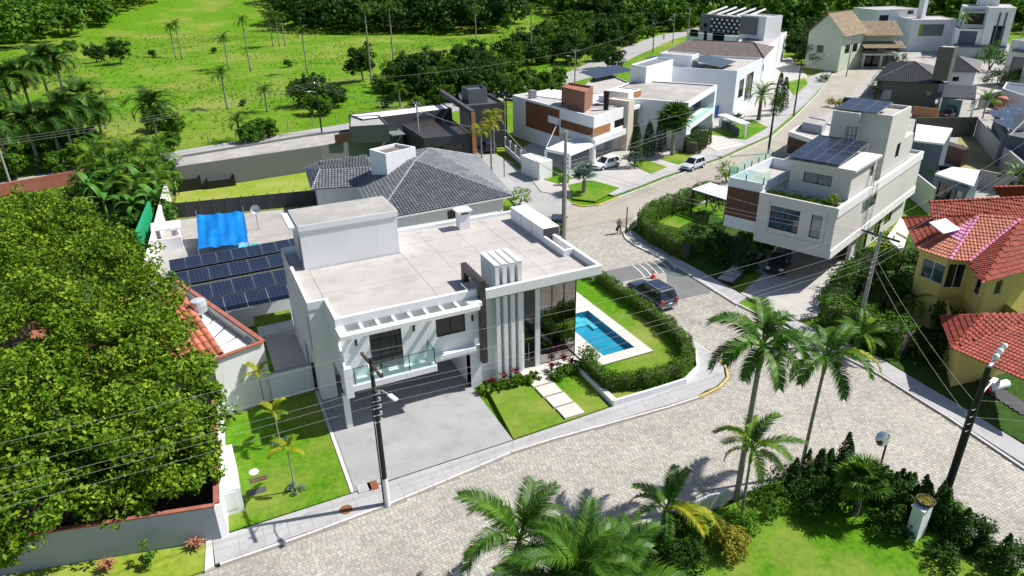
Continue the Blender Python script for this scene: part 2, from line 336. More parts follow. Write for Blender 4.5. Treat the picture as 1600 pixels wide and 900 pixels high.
def window(par, p0, p1, u0, u1, z0, z1, cols=2, rows=1, glass='glass_dark', frame='black_metal', d=.12, fw=.06, name='window'):
    """a framed window set back in its opening; the pane is a sub-part"""
    p0, p1 = Vector(p0[:2]), Vector(p1[:2]); e = (p1-p0).normalized(); n = Vector((e.y, -e.x))
    P = lambda u, z, k: (p0.x+e.x*u-n.x*k, p0.y+e.y*u-n.y*k, z)
    f = MB(); e3, n3 = (e.x, e.y, 0), (n.x, n.y, 0)
    def bar(ua, ub, za, zb, k0=d-.06, k1=d+.02):
        f.obox(P((ua+ub)/2, (za+zb)/2, (k0+k1)/2), e3, n3, (0, 0, 1), (ub-ua)/2, (k1-k0)/2, (zb-za)/2)
    bar(u0, u0+fw, z0, z1); bar(u1-fw, u1, z0, z1); bar(u0+fw, u1-fw, z0, z0+fw); bar(u0+fw, u1-fw, z1-fw, z1)
    for i in range(1, cols):
        u = u0+(u1-u0)*i/cols; bar(u-fw*.4, u+fw*.4, z0+fw, z1-fw, d-.05)
    for i in range(1, rows):
        z = z0+(z1-z0)*i/rows; bar(u0+fw, u1-fw, z-fw*.35, z+fw*.35, d-.045)
    w = f.build(name, frame, par)
    g = MB(); g.obox(P((u0+u1)/2, (z0+z1)/2, d), e3, n3, (0, 0, 1), (u1-u0)/2-.01, .012, (z1-z0)/2-.01); g.build('pane', glass, w)
    return w
def parapet(poly, z0, z1, t=.2):
    """ring wall on a roof edge"""
    b = MB(); q = inset(poly, t); n = len(poly)
    for i in range(n):
        j = (i+1) % n; a, c, d, e = poly[i], poly[j], q[j], q[i]
        b.face([(*a[:2], z0), (*c[:2], z0), (*c[:2], z1), (*a[:2], z1)]); b.face([(*d, z0), (*e, z0), (*e, z1), (*d, z1)]); b.face([(*a[:2], z1), (*c[:2], z1), (*d, z1), (*e, z1)])
    return b
rng = np.random.default_rng(7)
random.seed(7)

# ================================================================== the setting: ground, roads, pavements
def vnoise(x, y, s, seed=0):
    x = np.asarray(x)/s; y = np.asarray(y)/s; k = seed*1.7
    return (np.sin(x*1.3+k+1.7*np.sin(y*.9+k)) + np.sin(y*1.7-k+1.3*np.sin(x*1.1+2*k)) + .5*np.sin(x*3.1+y*2.3+k))/2.5
def TZ(x, y):
    """height of the land: level streets, rolling pasture, a wooded hill beyond"""
    x = np.asarray(x, float); y = np.asarray(y, float)
    d = x*(-.1)+y*.995
    past = np.clip((y-np.interp(x, [-130, -60, -23, 3, 36, 62, 94, 121, 155, 190], [68, 96, 115, 122, 129, 141, 159, 183, 212, 232])-4)/18, 0, 1)
    z = past*(.9*vnoise(x, y, 26, 1)+.5*vnoise(x, y, 11, 2)+.25*vnoise(x, y, 5, 3))
    r = np.hypot(x, y)
    z = z + np.clip(r-330, 0, None)*.16
    return z-.1
gx = np.concatenate([np.arange(-420, -90, 15), np.arange(-90, 190, 2.5), np.arange(190, 900, 15)]); gy = np.concatenate([np.arange(-80, 110, 10), np.arange(110, 330, 2.5), np.arange(330, 1100, 15)])
GX, GY = np.meshgrid(gx, gy); nx_, ny_ = len(gx), len(gy)
V = np.stack([GX, GY, TZ(GX, GY)], -1).reshape(-1, 3); I = np.arange(nx_*ny_).reshape(ny_, nx_)
F = np.stack([I[:-1, :-1], I[:-1, 1:], I[1:, 1:], I[1:, :-1]], -1).reshape(-1, 4)
ground = npmesh('ground', V, F, 'pasture', kind='structure'); ground.data.shade_smooth()

NKERB = [(-45, 28.6), (-20, 28.8), (-2.5, 29.2), (1.7, 29.3), (6.2, 29.6), (9.7, 30.0), (14, 30.6), (16.6, 30.6), (20.6, 30.4), (24.9, 30.2), (27.6, 30.2), (29.6, 30.5), (31, 31.2), (31.8, 32.3), (32.1, 33.6), (32.15, 36), (32.15, 52), (32.8, 59), (34.6, 65.4)]
EKERB = [(39, 4), (39.4, 16.3), (40.1, 21.5), (40.5, 27), (39.6, 36), (39.2, 40), (39.5, 45), (39.6, 50.2), (39.1, 54.5), (39.3, 56.6), (40.2, 58.6), (45, 62.2), (54.5, 64), (64, 67), (72.5, 70.5), (86, 76.5), (101, 85.5), (121.5, 98.5), (142, 111), (157, 119)]
NEK = [(160, 130), (140, 121.9), (130, 114.5), (116.7, 104.6), (97.3, 91.3), (83.9, 82.6), (68.5, 76), (55.8, 72.1), (50.4, 70), (46.2, 68.6), (42.5, 67.2), (40.7, 67.6), (40.2, 69.1)]
SWALL = [(15, 20.9), (16.9, 21.4), (20.6, 21.7), (28.1, 21.9), (30.2, 20), (31.4, 17.6), (32, 15), (32.3, 4)]
road_poly = [(-45, 13), (-20, 18.2), (0, 20)] + SWALL + EKERB + NEK + NKERB[::-1]
road = sheet('road', road_poly, 0.0, 'cobble_far', .06)
side = [(34.6, 65.4), (40.2, 69.1), (40.6, 72.5), (42.3, 76.9), (42.1, 81.1), (41.9, 88), (41.4, 94), (41, 111), (35.5, 109), (36.6, 96), (37, 87.4), (38, 82.3), (36.6, 74.7)]
sheet('side_street', side, .004, 'light_asphalt', .05)
sheet('country_road', [(-130, 62), (-60, 90.5), (-22.9, 108), (-14, 112), (3.5, 115.6), (36, 122), (62, 133), (94, 150), (121, 174), (155, 202), (190, 222), (190, 231), (152, 210), (117, 182), (90, 158), (58, 140), (34, 127.8), (3, 121), (-14.5, 117), (-24, 113), (-62, 95), (-132, 67)], .03, 'light_asphalt', .2)
sheet('sandy_verge', [(36, 127.9), (58, 140.1), (90, 158.1), (117, 182.1), (152, 210.1), (151, 212.5), (115.5, 184.5), (88.5, 160), (56.5, 142.5), (35, 130)], .05, 'soil', .2) if False else None

# hand-cut cobbles: the 300 that show largest are objects, the others one joined mesh
def inpoly(px, py, poly):
    px, py = np.asarray(px), np.asarray(py); ins = np.zeros(px.shape, bool); n = len(poly)
    for i in range(n):
        (x0, y0), (x1, y1) = poly[i][:2], poly[i-1][:2]
        c = ((y0 > py) != (y1 > py)); ins ^= c & (px < (x1-x0)*(py-y0)/((y1-y0) or 1e-9)+x0)
    return ins
cells = []
y = 13.0
while y < 62:
    h = rng.uniform(.165, .2); x = -14+rng.uniform(0, .3)
    while x < 41:
        w = rng.uniform(.2, .3); cells.append((x, y, w, h)); x += w
    y += h
cells = np.array(cells)
cx, cy = cells[:, 0]+cells[:, 2]/2, cells[:, 1]+cells[:, 3]/2
yy = cy+.2*np.sin(cx*.12)
rp_in = inset(road_poly, .12)
ok = inpoly(cx, yy, road_poly) & inpoly(cx, yy-.12, road_poly) & inpoly(cx, yy+.12, road_poly) & inpoly(cx+.2, yy, road_poly) & inpoly(cx-.2, yy, road_poly)
ok &= ~((yy > 45.5) & (yy < 53) & (cx > 32) & (np.abs(yy-49.3-.0*cx) < 1.35))
cells, cx, cy, yy = cells[ok], cx[ok], cy[ok], yy[ok]
dist = np.hypot(cx-2, cy)+np.where(cx < -2.6, 50, 0)+np.where((cy < 21.5+.0*cx) & (cx > 3), 20, 0)
order = np.argsort(dist); near = set(order[:300].tolist())
def cobble_verts(w, h, r=.018):
    g = .007; x, yv = w/2-g, h/2-g
    j = rng.uniform(-.006, .006, (4, 2)); b = np.array([(-x, -yv), (x, -yv), (x, yv), (-x, yv)])+j
    top = b*.965; zt = .022+rng.uniform(-.003, .004)
    return np.concatenate([np.c_[b, np.full(4, -.02)], np.c_[b*.97, np.full(4, zt-.008)], np.c_[top, np.full(4, zt)+rng.uniform(-.002, .002, 4)]])
CF = np.array([(0, 1, 5, 4), (1, 2, 6, 5), (2, 3, 7, 6), (3, 0, 4, 7), (4, 5, 9, 8), (5, 6, 10, 9), (6, 7, 11, 10), (7, 4, 8, 11), (8, 9, 10, 11)])
protos = []
for k in range(6):
    me = bpy.data.meshes.new('cobble'); me.from_pydata(cobble_verts(.18+.03*k, .18).tolist(), [], CF.tolist()); me.shade_flat(); me.materials.append(MATS['cobble']); protos.append((.18+.03*k, me))
VV, FF = [], []
for i in range(len(cells)):
    w, h = cells[i, 2], cells[i, 3]; slope = .024*math.cos(cx[i]*.12)
    if i in near:
        pw, me = min(protos, key=lambda q: abs(q[0]-w)); o = bpy.data.objects.new('cobble', me); COL.objects.link(o); o.parent = road
        o.location = (cx[i], yy[i], .0); o.rotation_euler = (0, 0, math.atan(slope)+rng.uniform(-.03, .03)); o.scale = (w/pw, h/.18, 1); continue
    q = cobble_verts(w, h); q[:, 1] += q[:, 0]*slope; q += (cx[i], yy[i], 0); FF.append(CF+12*len(VV)); VV.append(q)
npmesh('cobblestones', np.concatenate(VV), np.concatenate(FF), 'cobble', road, 'stuff')
sheet('joint_bed', [(-14, 17.9), (0, 19.7)]+SWALL[:7]+[(32.3, 11), (38.8, 11)]+[p for p in EKERB[1:] if p[1] < 60]+[(44, 62), (35, 62)]+[(33.2, 61)]+NKERB[2:-1][::-1]+[(-14, 28.6)], .012, 'joint_sand', .03)

# pavements with kerbs
def kerb_line(name, pts, w=.16, z=.14, mat='kerb_stone', side=1):
    """one kerb stone per metre or so, along the line, lying to its left (side=1)"""
    k = MB(); P = [Vector(p) for p in pts]
    for a, b_ in zip(P[:-1], P[1:]):
        L = (b_-a).length; n = max(1, round(L/1.0)); e = (b_-a)/L; m_ = Vector((-e.y, e.x))*side
        for i in range(n):
            p, q = a+e*(L*i/n+.006), a+e*(L*(i+1)/n-.006); dz = random.uniform(-.006, .006)
            k.prism([tuple(v) for v in ((p, q, q+m_*w, p+m_*w) if side > 0 else (p+m_*w, q+m_*w, q, p))], -.05, z+dz)
    o = k.build(name, mat, kind='structure', bevel=.012); return o
kerb_line('kerb', NKERB[2:11]); kerb_line('kerb', NKERB[10:15], mat='yellow_kerb'); kerb_line('kerb', NKERB[14:], w=.14)
kerb_line('kerb', EKERB[::-1][:-1])
kerb_line('kerb', NEK[:10]); kerb_line('kerb', NEK[9:], mat='yellow_kerb')
def joint_slabs(name, poly, mat, z, nx, ny, gap=.005, t=.1):
    """pavement bays cut from a four-cornered strip"""
    o = sheet(name, poly, z-.02, 'joint_sand', .08); a, b_, c, d = [Vector(p[:2]) for p in poly]
    for i in range(nx):
        for j in range(ny):
            f = lambda u, v: (a*(1-u)+b_*u)*(1-v)+(d*(1-u)+c*u)*v
            eu, ev = gap/((b_-a).length), gap/((d-a).length)
            q = [f(i/nx+eu, j/ny+ev), f((i+1)/nx-eu, j/ny+ev), f((i+1)/nx-eu, (j+1)/ny-ev), f(i/nx+eu, (j+1)/ny-ev)]
            m_ = MB(); m_.prism([tuple(v) for v in q], z-.06, z+random.uniform(-.003, .003)); m_.build('paving_bay', mat, o)
    return o
LOT = [(-2.6, 31.2), (4.5, 31.35), (14.6, 31.6), (21.6, 31.9)]
for i, (a, b_, c, d, n) in enumerate([((-2.7, 29.36), (4.6, 29.62), (4.55, 31.33), (-2.7, 31.2), 6), ((4.6, 29.62), (9.7, 30.17), (9.7, 31.46), (4.55, 31.33), 4), ((9.7, 30.17), (14, 30.77), (14.6, 31.58), (9.7, 31.46), 4), ((14, 30.77), (21, 30.56), (21.6, 31.88), (14.6, 31.58), 6), ((21, 30.56), (27.5, 30.37), (27.9, 31.9), (21.6, 31.88), 5), ((27.5, 30.37), (30.8, 31.36), (29.7, 33), (27.9, 31.9), 3), ((30.8, 31.36), (31.95, 33.6), (30.6, 34.4), (29.7, 33), 2)]):
    joint_slabs('pavement', [a, b_, c, d], 'sidewalk', .13, n, 1)
sheet('pavement', [(27, 30.6), (29.4, 30.75), (30.8, 31.4), (31.6, 32.5), (31.95, 33.8), (31.9, 36), (30.4, 36), (29.5, 33), (27, 32)], .115, 'sidewalk', .1)
sheet('pavement', [(30.6, 34.4), (31.95, 33.6), (32, 36), (32, 52), (31, 52)], .13, 'sidewalk', .1)
sheet('pavement', [(31, 52), (32, 52), (32.7, 59), (34.5, 65.5), (36.6, 75), (37.9, 82.3), (36.9, 87.4), (35.4, 96), (33.8, 96), (34, 87), (35, 78), (33, 66), (31, 58)], .13, 'sidewalk', .1)
# driveway: rows of pavers under and in front of the house
drive = sheet('driveway', [(4.75, 31.4), (14.58, 31.63), (14.58, 44), (4.95, 44)], .142, 'joint_sand', .1)
b = MB(); b.prism([(4.8, 31.42), (14.56, 31.65), (14.5, 43.9), (6.05, 43.9), (6.05, 41.2), (4.98, 41.2)], .1, .15); b.build('paving', 'paver', drive)
sheet('lawn', [(-2.2, 31.3), (4.5, 31.4), (4.72, 42.6), (-1.5, 42.2)], .15, 'lawn', .2)
b = MB(); b.prism([(4.52, 31.37), (4.72, 31.37), (4.93, 42.5), (4.73, 42.5)], -.02, .2); b.build('lawn_edging', 'kerb_stone', kind='structure')
sheet('lawn', [(14.62, 31.64), (21.62, 31.93), (22.2, 36.7), (15.3, 36.9)], .2, 'lawn', .25)
sheet('lawn', [(22.2, 32.1), (27.7, 32.1), (29.6, 33.2), (30.7, 35.2), (31.3, 36.16), (22.2, 36.16)], .32, 'lawn', .35)
sheet('lawn', [(28.17, 36.16), (31.3, 36.16), (31.4, 53), (28.17, 53)], .322, 'lawn', .35); sheet('lawn', [(22.8, 50.5), (28.17, 50.5), (28.17, 53), (22.8, 53)], .32, 'lawn', .35)
# land behind and beside the houses
sheet('concrete_yard', [(-6, 62), (16, 62), (13.5, 82.5), (-4, 85.5)], .05, 'old_concrete', .2)
sheet('lawn', [(-2.8, 85.4), (13.2, 82.6), (16.5, 88), (16.6, 98), (-2.2, 96.3)], .1, 'dry_lawn', .2)
sheet('yard_paving', [(2.6, 42.9), (4.9, 42.9), (5, 54.5), (2.7, 54.5)], .12, 'pale_paver', .2)
sheet('yard_paving', [(4.9, 44.1), (31, 53), (31, 62), (5, 62)], .06, 'old_concrete', .2)
sheet('verge', [(-14, 29), (-2.95, 29.2), (-2.7, 31), (-14, 33.8)], .1, 'dry_lawn', .2)
b = MB(); b.prism([(-3.2, 29.1), (-2.75, 29.25), (-2.72, 31.1), (-3.0, 31.15)], -.05, .15); b.build('concrete_edging', 'kerb_stone', kind='structure')

# paved plots and little lawns along the far pavement
sheet('paved_plot', [(38.97,74.93), (43.76,93.45), (96.61,134.41), (153.73,148.55), (133.29,122.75), (104.47,100.31), (86.13,86.36), (70.06,79.0), (57.95,74.97), (47.43,71.28), (44.25,70.65), (41.56,70.68)], .09, 'pale_paver', .2)
sheet('paved_plot', [(104.47,100.31), (132.6,122.09), (146.96,128.22), (136.03,118.96), (110.29,100.58), (84.36,83.78)], .085, 'light_asphalt', .2)
for pl in ([(40.98,70.43), (42.85,68.35), (48.28,71.42), (46.96,75.87), (43.29,75.63)], [(55.59,79.86), (55.41,74.62), (59.23,76.41), (58.92,81.09)], [(60.82,80.05), (61.4,76.69), (66.74,78.79), (66.1,82.86)], [(76.37,90.27), (78.98,82.9), (88.22,87.84), (90.05,93.61)], [(122.38,119.02), (112.92,106.79), (125.49,115.23), (131.44,121.73)], [(41.07,87.76), (41.6,79.08), (42.41,76.73), (45.19,77.8), (45.98,83.61), (44.03,84.67)]): sheet('lawn', pl, .13, 'lawn', .1)
for k in range(7):
    a, c = Vector((73.11,90.05)).lerp(Vector((70.54,79.57)), k/7), Vector((76.54,90.17)).lerp(Vector((76.78,80.46)), k/7); d, e = Vector((73.11,90.05)).lerp(Vector((70.54,79.57)), (k+.85)/7), Vector((76.54,90.17)).lerp(Vector((76.78,80.46)), (k+.85)/7)
    m_ = MB(); m_.prism([tuple(a), tuple(d), tuple(e), tuple(c)], .05, .15); m_.build('drive_slab', 'deck_stone', kind='structure')
sheet('paved_plot', [(153.59,121.74), (125.41,103.6), (106.26,92.47), (90.13,84.11), (86.82,69.8), (78.34,53.85), (75.97,47.16), (85.79,41.96), (228.59,125.15), (227.43,155.61), (222.56,170.49), (203.28,171.85)], .03, 'old_concrete', .1)
sheet('shade_lawn', [(42.6, 34), (47, 36), (56, 41), (75, 47), (75, 30), (70, 10), (41.6, 12), (42, 22), (42.6, 28)], .08, 'shade_painted_grass', .2)  # laid in the darkened grass, shade is part of its colour

# ================================================================== the white corner house
H = thing('white_house', 'large white corner house with pergola balcony, tall fins and dark glass beside the pool', 'house', (4.95, 38.2, 0))
b = MB()   # upper storey walls, left block
zr = 6.95
# left side (x=5.0), step at y=41.1, side x=6.05
w0, w1 = (4.97, 51.5), (4.97, 41.15)
b.wall(w0, w1, 0, 7.4, [(5.5, 6.3, .2, 2.3), (8.9, 9.5, 3.4, 6.0)])
b.wall(w1, (6.02, 41.15), 0, 7.4)
b.wall((6.02, 41.15), (6.02, 38.2), 3.0, 7.4, [(.8, .95, 5.6, 6.3)])
b.wall((6.02, 38.2), (15.2, 38.2), 3.0, 7.4, [(1.93, 3.98, 3.2, 5.84), (6.27, 8.3, 4.55, 5.95)])
b.wall((15.2, 38.6), (18.62, 38.6), 0, 6.9, [(1.66, 1.76, .9, 6.6), (2.21, 2.31, .9, 6.6), (2.76, 2.86, .9, 6.6)])
b.wall((22.78, 43.5), (22.78, 51.5), 0, 6.9); b.wall((22.78, 51.5), (4.97, 51.5), 0, 7.4)
b.wall((6.02, 44), (6.02, 41.15), 0, 3); b.wall((6.02, 41.15), (4.97, 41.15), 0, .01)
b.wall((6.0, 43.9), (14.5, 43.9), 0, 3.0, [(1.0, 3.2, .15, 2.4), (6.4, 7.4, .15, 2.3)]); b.wall((14.5, 43.9), (14.5, 38.1), 0, 3.0)
b.prism([(14.5, 38.1), (15.3, 38.1), (15.3, 38.8), (14.5, 38.8)], 0, 3.3)
b.face([(6.02, 38.2, 3.0), (6.02, 44, 3.0), (14.6, 44, 3.0), (14.6, 38.2, 3.0)])
walls = b.build('wall', 'white', H)
window(H, (6.02, 38.2), (15.2, 38.2), 1.93, 3.98, 3.2, 5.84, 3, 1, name='balcony_door')
window(H, (6.02, 38.2), (15.2, 38.2), 6.27, 8.3, 4.55, 5.95, 2, 1)
window(H, w0, w1, 5.5, 6.3, .2, 2.3, 1, 1, name='side_door'); window(H, w0, w1, 8.9, 9.5, 3.4, 6.0, 1, 1)
for k in range(3): window(H, (15.2, 38.6), (18.62, 38.6), 1.66+.55*k, 1.76+.55*k, .9, 6.6, 1, 1, fw=.02, name='slot_window')
window(H, (6.0, 43.9), (14.5, 43.9), 1.0, 3.2, .15, 2.4, 2, 1, name='garage_door'); window(H, (6.0, 43.9), (14.5, 43.9), 6.4, 7.4, .15, 2.3, 1, 1, name='entrance_door')
# roof slab in bays with open joints
rs = MB(); rs.prism([(5.1, 41.3), (6.2, 41.3), (6.2, 38.35), (15.3, 38.35), (15.3, 37.9), (24.2, 37.9), (24.2, 51.4), (5.1, 51.4)], 6.62, 6.88)
slab = rs.build('roof', 'joint_sand', H)
def bay(x0, x1, y0, y1):
    m_ = MB(); m_.box(x0+.012, x1-.012, y0+.012, y1-.012, 6.85, 6.95+random.uniform(-.002, .002)); m_.build('roof_bay', 'roof_concrete', slab)
bay(5.15, 6.2, 41.3, 51.3); bay(6.2, 12.95, 38.4, 43.1); bay(6.2, 12.95, 43.1, 47.4)
for xa, xb in ((12.95, 15.4), (15.4, 18.15), (18.15, 20.85), (20.85, 24.1)):
    for ya, yb in ((38.4 if xa < 13 else 37.95, 40.6), (40.6, 43.4), (43.4, 46.2), (46.2, 48.8), (48.8, 51.35)): bay(xa, xb, ya, yb)
# parapets
p = MB()
def para(x0, x1, y0, y1, z0, z1): p.box(x0, x1, y0, y1, z0, z1)
para(4.93, 5.15, 41.32, 47.46, 6.6, 7.45); para(4.93, 6.23, 41.1, 41.32, 6.9, 7.452); para(6.01, 6.23, 38.36, 41.1, 6.9, 7.448); para(6.0, 15.18, 38.12, 38.36, 6.9, 7.45)
para(4.93, 24.0, 51.3, 51.55, 6.6, 7.25); para(4.9, 6.3, 51.0, 51.3, 6.95, 7.2)
p.build('parapet', 'white', H, bevel=.015)
p = MB(); p.box(15.6, 24.4, 37.68, 37.95, 6.78, 7.45); p.box(24.12, 24.4, 37.95, 51.5, 6.78, 7.447); p.box(15.6, 24.12, 37.95, 38.6, 6.77, 6.84); p.box(22.7, 24.12, 38.6, 51.4, 6.772, 6.84)
p.build('fascia', 'white', H, bevel=.015)
# pergola
p = MB(); p.box(5.96, 14.85, 36.8, 37.25, 6.62, 6.9); p.box(5.96, 6.5, 37.25, 38.12, 6.622, 6.898); p.box(14.3, 15.18, 37.25, 38.12, 6.622, 6.898); p.build('pergola_beam', 'white', H, bevel=.015)
for k in range(7):
    x = 7.35+k*1.03; q = MB(); q.box(x, x+.2, 37.25, 38.12, 6.62, 6.88); q.build('pergola_rafter', 'white', H, bevel=.01)
q = MB(); q.box(5.97, 6.02, 36.8, 38.2, 3.0, 6.62) if False else None
# left wing wall beside the balcony, cut away in a sloping line
q = MB(); q.face([(5.96, 38.2, 3.0), (5.96, 36.85, 3.0), (5.96, 36.85, 4.7), (5.96, 38.2, 6.62)][::-1]); q.face([(6.1, 38.2, 3.0), (6.1, 36.85, 3.0), (6.1, 36.85, 4.7), (6.1, 38.2, 6.62)]); q.face([(5.96, 36.85, 4.7), (6.1, 36.85, 4.7), (6.1, 38.2, 6.62), (5.96, 38.2, 6.62)]); q.build('wing_wall', 'white', H)
q = MB(); q.box(5.9, 6.37, 36.8, 37.2, 2.6, 4.68); q.box(5.9, 6.2, 37.2, 38.2, 2.62, 3.4); q.box(5.74, 6.1, 37.25, 37.6, 0, 2.62); q.build('column', 'white', H, bevel=.012)
q = MB(); q.box(6.37, 11.75, 36.8, 38.2, 2.98, 3.15); q.box(6.37, 11.75, 36.8, 37.0, 3.15, 3.4); q.box(11.55, 11.752, 37.0, 38.2, 3.15, 3.4); q.build('balcony', 'white', H, bevel=.012)
q = MB(); q.prism([(11.75, 37.7), (14.75, 37.7), (14.75, 38.2), (11.75, 38.2)], 3.02, 3.42); q.box(11.76, 14.8, 37.62, 37.7, 3.2, 3.5); q.build('canopy_ledge', 'white', H, bevel=.01)
rail = MB()
for x in (6.5, 8.2, 9.95, 11.62): rail.box(x, x+.05, 36.86, 36.9, 3.4, 4.56)
rail.box(11.6, 11.64, 38.1, 38.14, 3.4, 4.56); rail.box(6.42, 11.68, 36.87, 36.89, 4.55, 4.585); rail.box(11.61, 11.64, 36.9, 38.14, 4.55, 4.585)
rl = rail.build('balcony_railing', 'black_metal', H)
for x0, x1 in ((6.44, 8.18), (8.27, 9.93), (10.02, 11.6)):
    q = MB(); q.box(x0, x1, 36.872, 36.887, 3.42, 4.54); q.build('glass_panel', 'clear_glass', rl)
q = MB(); q.box(11.615, 11.63, 36.95, 38.08, 3.42, 4.54); q.build('glass_panel', 'clear_glass', rl)
for u, z in ((7.05, 5.35), (10.75, 5.45), (14.75, 5.2)):
    q = MB(); q.box(u, u+.12, 38.1, 38.2, z, z+.42); q.build('wall_light', 'black_metal', H)
# dark stone portal
q = MB(); q.box(15.2, 15.58, 37.58, 38.05, 2.1, 8.22); q.box(15.202, 15.578, 38.05, 40.4, 7.75, 8.218); q.box(15.2, 15.58, 40.4, 40.9, 6.95, 8.22); q.build('portal', 'dark_stone', H, bevel=.012)
# four vertical fins
for k in range(4):
    x = 16.5+.545*k; q = MB(); q.box(x, x+.3, 38.1, 40.5, 6.9, 8.78); q.box(x, x+.3, 38.1, 38.6, 0, 6.9); q.box(x-.015, x+.315, 38.08, 40.52, 8.78, 8.84); q.build('fin', 'white', H, bevel=.012)
# glazed corner
q = MB(); q.box(18.45, 18.64, 38.3, 38.6, .3, 6.77); q.box(19.53, 19.89, 38.3, 38.6, .3, 6.77); q.build('post', 'white', H)
q = MB(); q.box(18.64, 19.53, 38.42, 38.46, .3, 6.77); dr = q.build('front_door', 'glass_dark', H)
q = MB(); q.box(19.02, 19.06, 38.38, 38.42, .9, 2.3); q.build('handle', 'steel', dr)
cw = MB()
for x in (19.89, 20.83, 21.78, 22.72): cw.box(x, x+.05, 38.36, 38.46, .28, 6.77)
cw.box(19.9, 22.75, 38.37, 38.45, 1.25, 1.29); cw.box(19.9, 22.75, 38.37, 38.45, 3.3, 3.36); cw.box(19.9, 22.75, 38.37, 38.45, .28, .33)
for y_ in (40.1, 41.8, 43.4): cw.box(22.7, 22.78, y_, y_+.05, .28, 6.77)
cwo = cw.build('curtain_wall', 'black_metal', H)
for x in (19.94, 20.88, 21.83):
    for z0, z1 in ((.33, 1.25), (1.29, 3.3), (3.36, 6.76)):
        q = MB(); q.box(x, x+.89, 38.4, 38.42, z0, z1); o = q.build('glass_pane', 'mirror_glass', cwo); 
for y0, y1 in ((38.46, 40.1), (40.15, 41.8), (41.85, 43.4)):
    q = MB(); q.box(22.73, 22.75, y0, y1, .33, 6.76); q.build('glass_pane', 'mirror_glass', cwo)
# stair tower on the roof
q = MB(); tp = [(5.95, 47.5), (12.9, 47.5), (12.9, 51.2), (5.95, 51.2)]
q.wall(tp[0], tp[1], 6.9, 9.85); q.wall(tp[1], tp[2], 6.9, 9.85); q.wall(tp[2], tp[3], 6.9, 9.85); q.wall(tp[3], tp[0], 6.9, 9.85, [(2.2, 3.1, 6.97, 9.2)])
q.prism([(5.88, 47.42), (12.97, 47.42), (12.97, 51.3), (5.88, 51.3)], 9.85, 10.28); q.box(5.35, 5.9, 47.9, 51.3, 9.9, 10.1)
tw = q.build('stair_tower', 'white', H, bevel=.012); window(tw, tp[3], tp[0], 2.2, 3.1, 6.97, 9.2, 1, 1, name='tower_door')
q = MB(); q.box(5.93, 12.92, 47.47, 51.25, 10.28, 10.3); q.build('tower_roof', 'old_concrete', tw)
# vent chimney, roof box and planter
q = MB(); q.box(18.62, 19.55, 49.85, 50.65, 6.95, 8.4); q.box(18.42, 19.72, 49.7, 50.8, 8.4, 8.55); ch = q.build('chimney', 'white', H, bevel=.012)
q = MB(); q.box(18.8, 19.4, 49.835, 49.85, 8.2, 8.34); q.build('vent_slot', 'black_metal', ch)
q = MB(); q.box(23.3, 24.72, 44.45, 50.2, 6.95, 8.05); rb = q.build('roof_box', 'white', H, bevel=.012)
q = MB(); q.box(23.34, 24.68, 44.435, 44.45, 6.97, 8.0); q.build('louvre', 'dark_grey', rb)
for yv in (46.3, 48.2):
    q = MB(); q.box(23.285, 23.3, yv, yv+.03, 6.97, 8.0); q.build('seam', 'grey_metal', rb)
q = MB(); q.box(23.3, 23.5, 41.2, 44.4, 6.95, 7.46); q.box(23.5, 24.12, 41.2, 41.42, 6.95, 7.455); q.build('roof_planter', 'white', H, bevel=.012)
q = MB(); q.box(18.2, 24.0, 37.4, 38.4, .15, .3); q.box(19.0, 24.3, 36.95, 37.4, .1, .2); q.build('plinth', 'deck_stone', H, bevel=.01)
# black side gate and low wall
g = thing('side_gate', 'tall black metal gate between the low white wall and the white house', 'gate', (4.85, 42.7, 0)); q = MB(); q.box(4.78, 4.9, 42.55, 42.6, .15, 2.35); q.box(5.9, 6.0, 42.55, 42.6, .15, 2.35); q.box(4.9, 5.9, 42.56, 42.59, .2, 2.3); q.build('gate_leaf', 'black_metal', g)
q = MB(); q.box(5.75, 5.8, 42.5, 42.56, 1.0, 1.3); q.build('handle', 'steel', g)

# stepping stones to the door
for k, (n, lab) in enumerate((('nearest the pavement', ''), ('second from the pavement', ''), ('third from the pavement', ''), ('nearest the front door', ''))):
    x0, y0 = 19.1-.06*k, 31.95+1.36*k; q = MB(); q.box(x0-.72, x0+.72, y0, y0+1.24, .16, .32+.0*k)
    tag(q.build('stepping_stone', 'deck_stone', bevel=.012), 'large pale square stepping stone in the front lawn, ' + n, 'stepping stone', 'stepping stones to the front door')
# pool
pool = thing('swimming_pool', 'narrow rectangular blue swimming pool with a corner step beside the glass house corner', 'pool', (26.2, 41, 0.4))
PX0, PX1, PY0, PY1, ZD = 24.51, 27.22, 37.23, 43.9, .42
q = MB()
q.face([(PX0, PY0, -.07), (PX1, PY0, -.07), (PX1, PY1, -.07), (PX0, PY1, -.07)])
for a, c in (((PX0, PY0), (PX0, PY1)), ((PX0, PY1), (PX1, PY1)), ((PX1, PY1), (PX1, PY0)), ((PX1, PY0), (PX0, PY0))): q.face([(*a, -.07), (*c, -.07), (*c, ZD-.02), (*a, ZD-.02)])
q.build('basin', 'pool_tile', pool)
q = MB(); q.box(PX0+.01, PX1-.9, PY1-1.5, PY1-.01, -.06, .06); q.box(PX1-1.6, PX1-.8, PY1-1.0, PY1-.5, -.06, .12); q.box(PX1-.9, PX1-.5, PY1-2.4, PY1-.5, -.06, .09); q.build('pool_step', 'cyan_plastic', pool)
q = MB(); q.face([(PX0+.002, PY0+.002, .3), (PX1-.002, PY0+.002, .3), (PX1-.002, PY1-.002, .3), (PX0+.002, PY1-.002, .3)]); q.build('water', 'water', pool)
DX1, DY0 = 28.16, 36.17
dk = sheet('pool_deck', [(22.6, DY0), (DX1, DY0), (DX1, PY0), (22.6, PY0)], ZD-.02, 'joint_sand', .3)
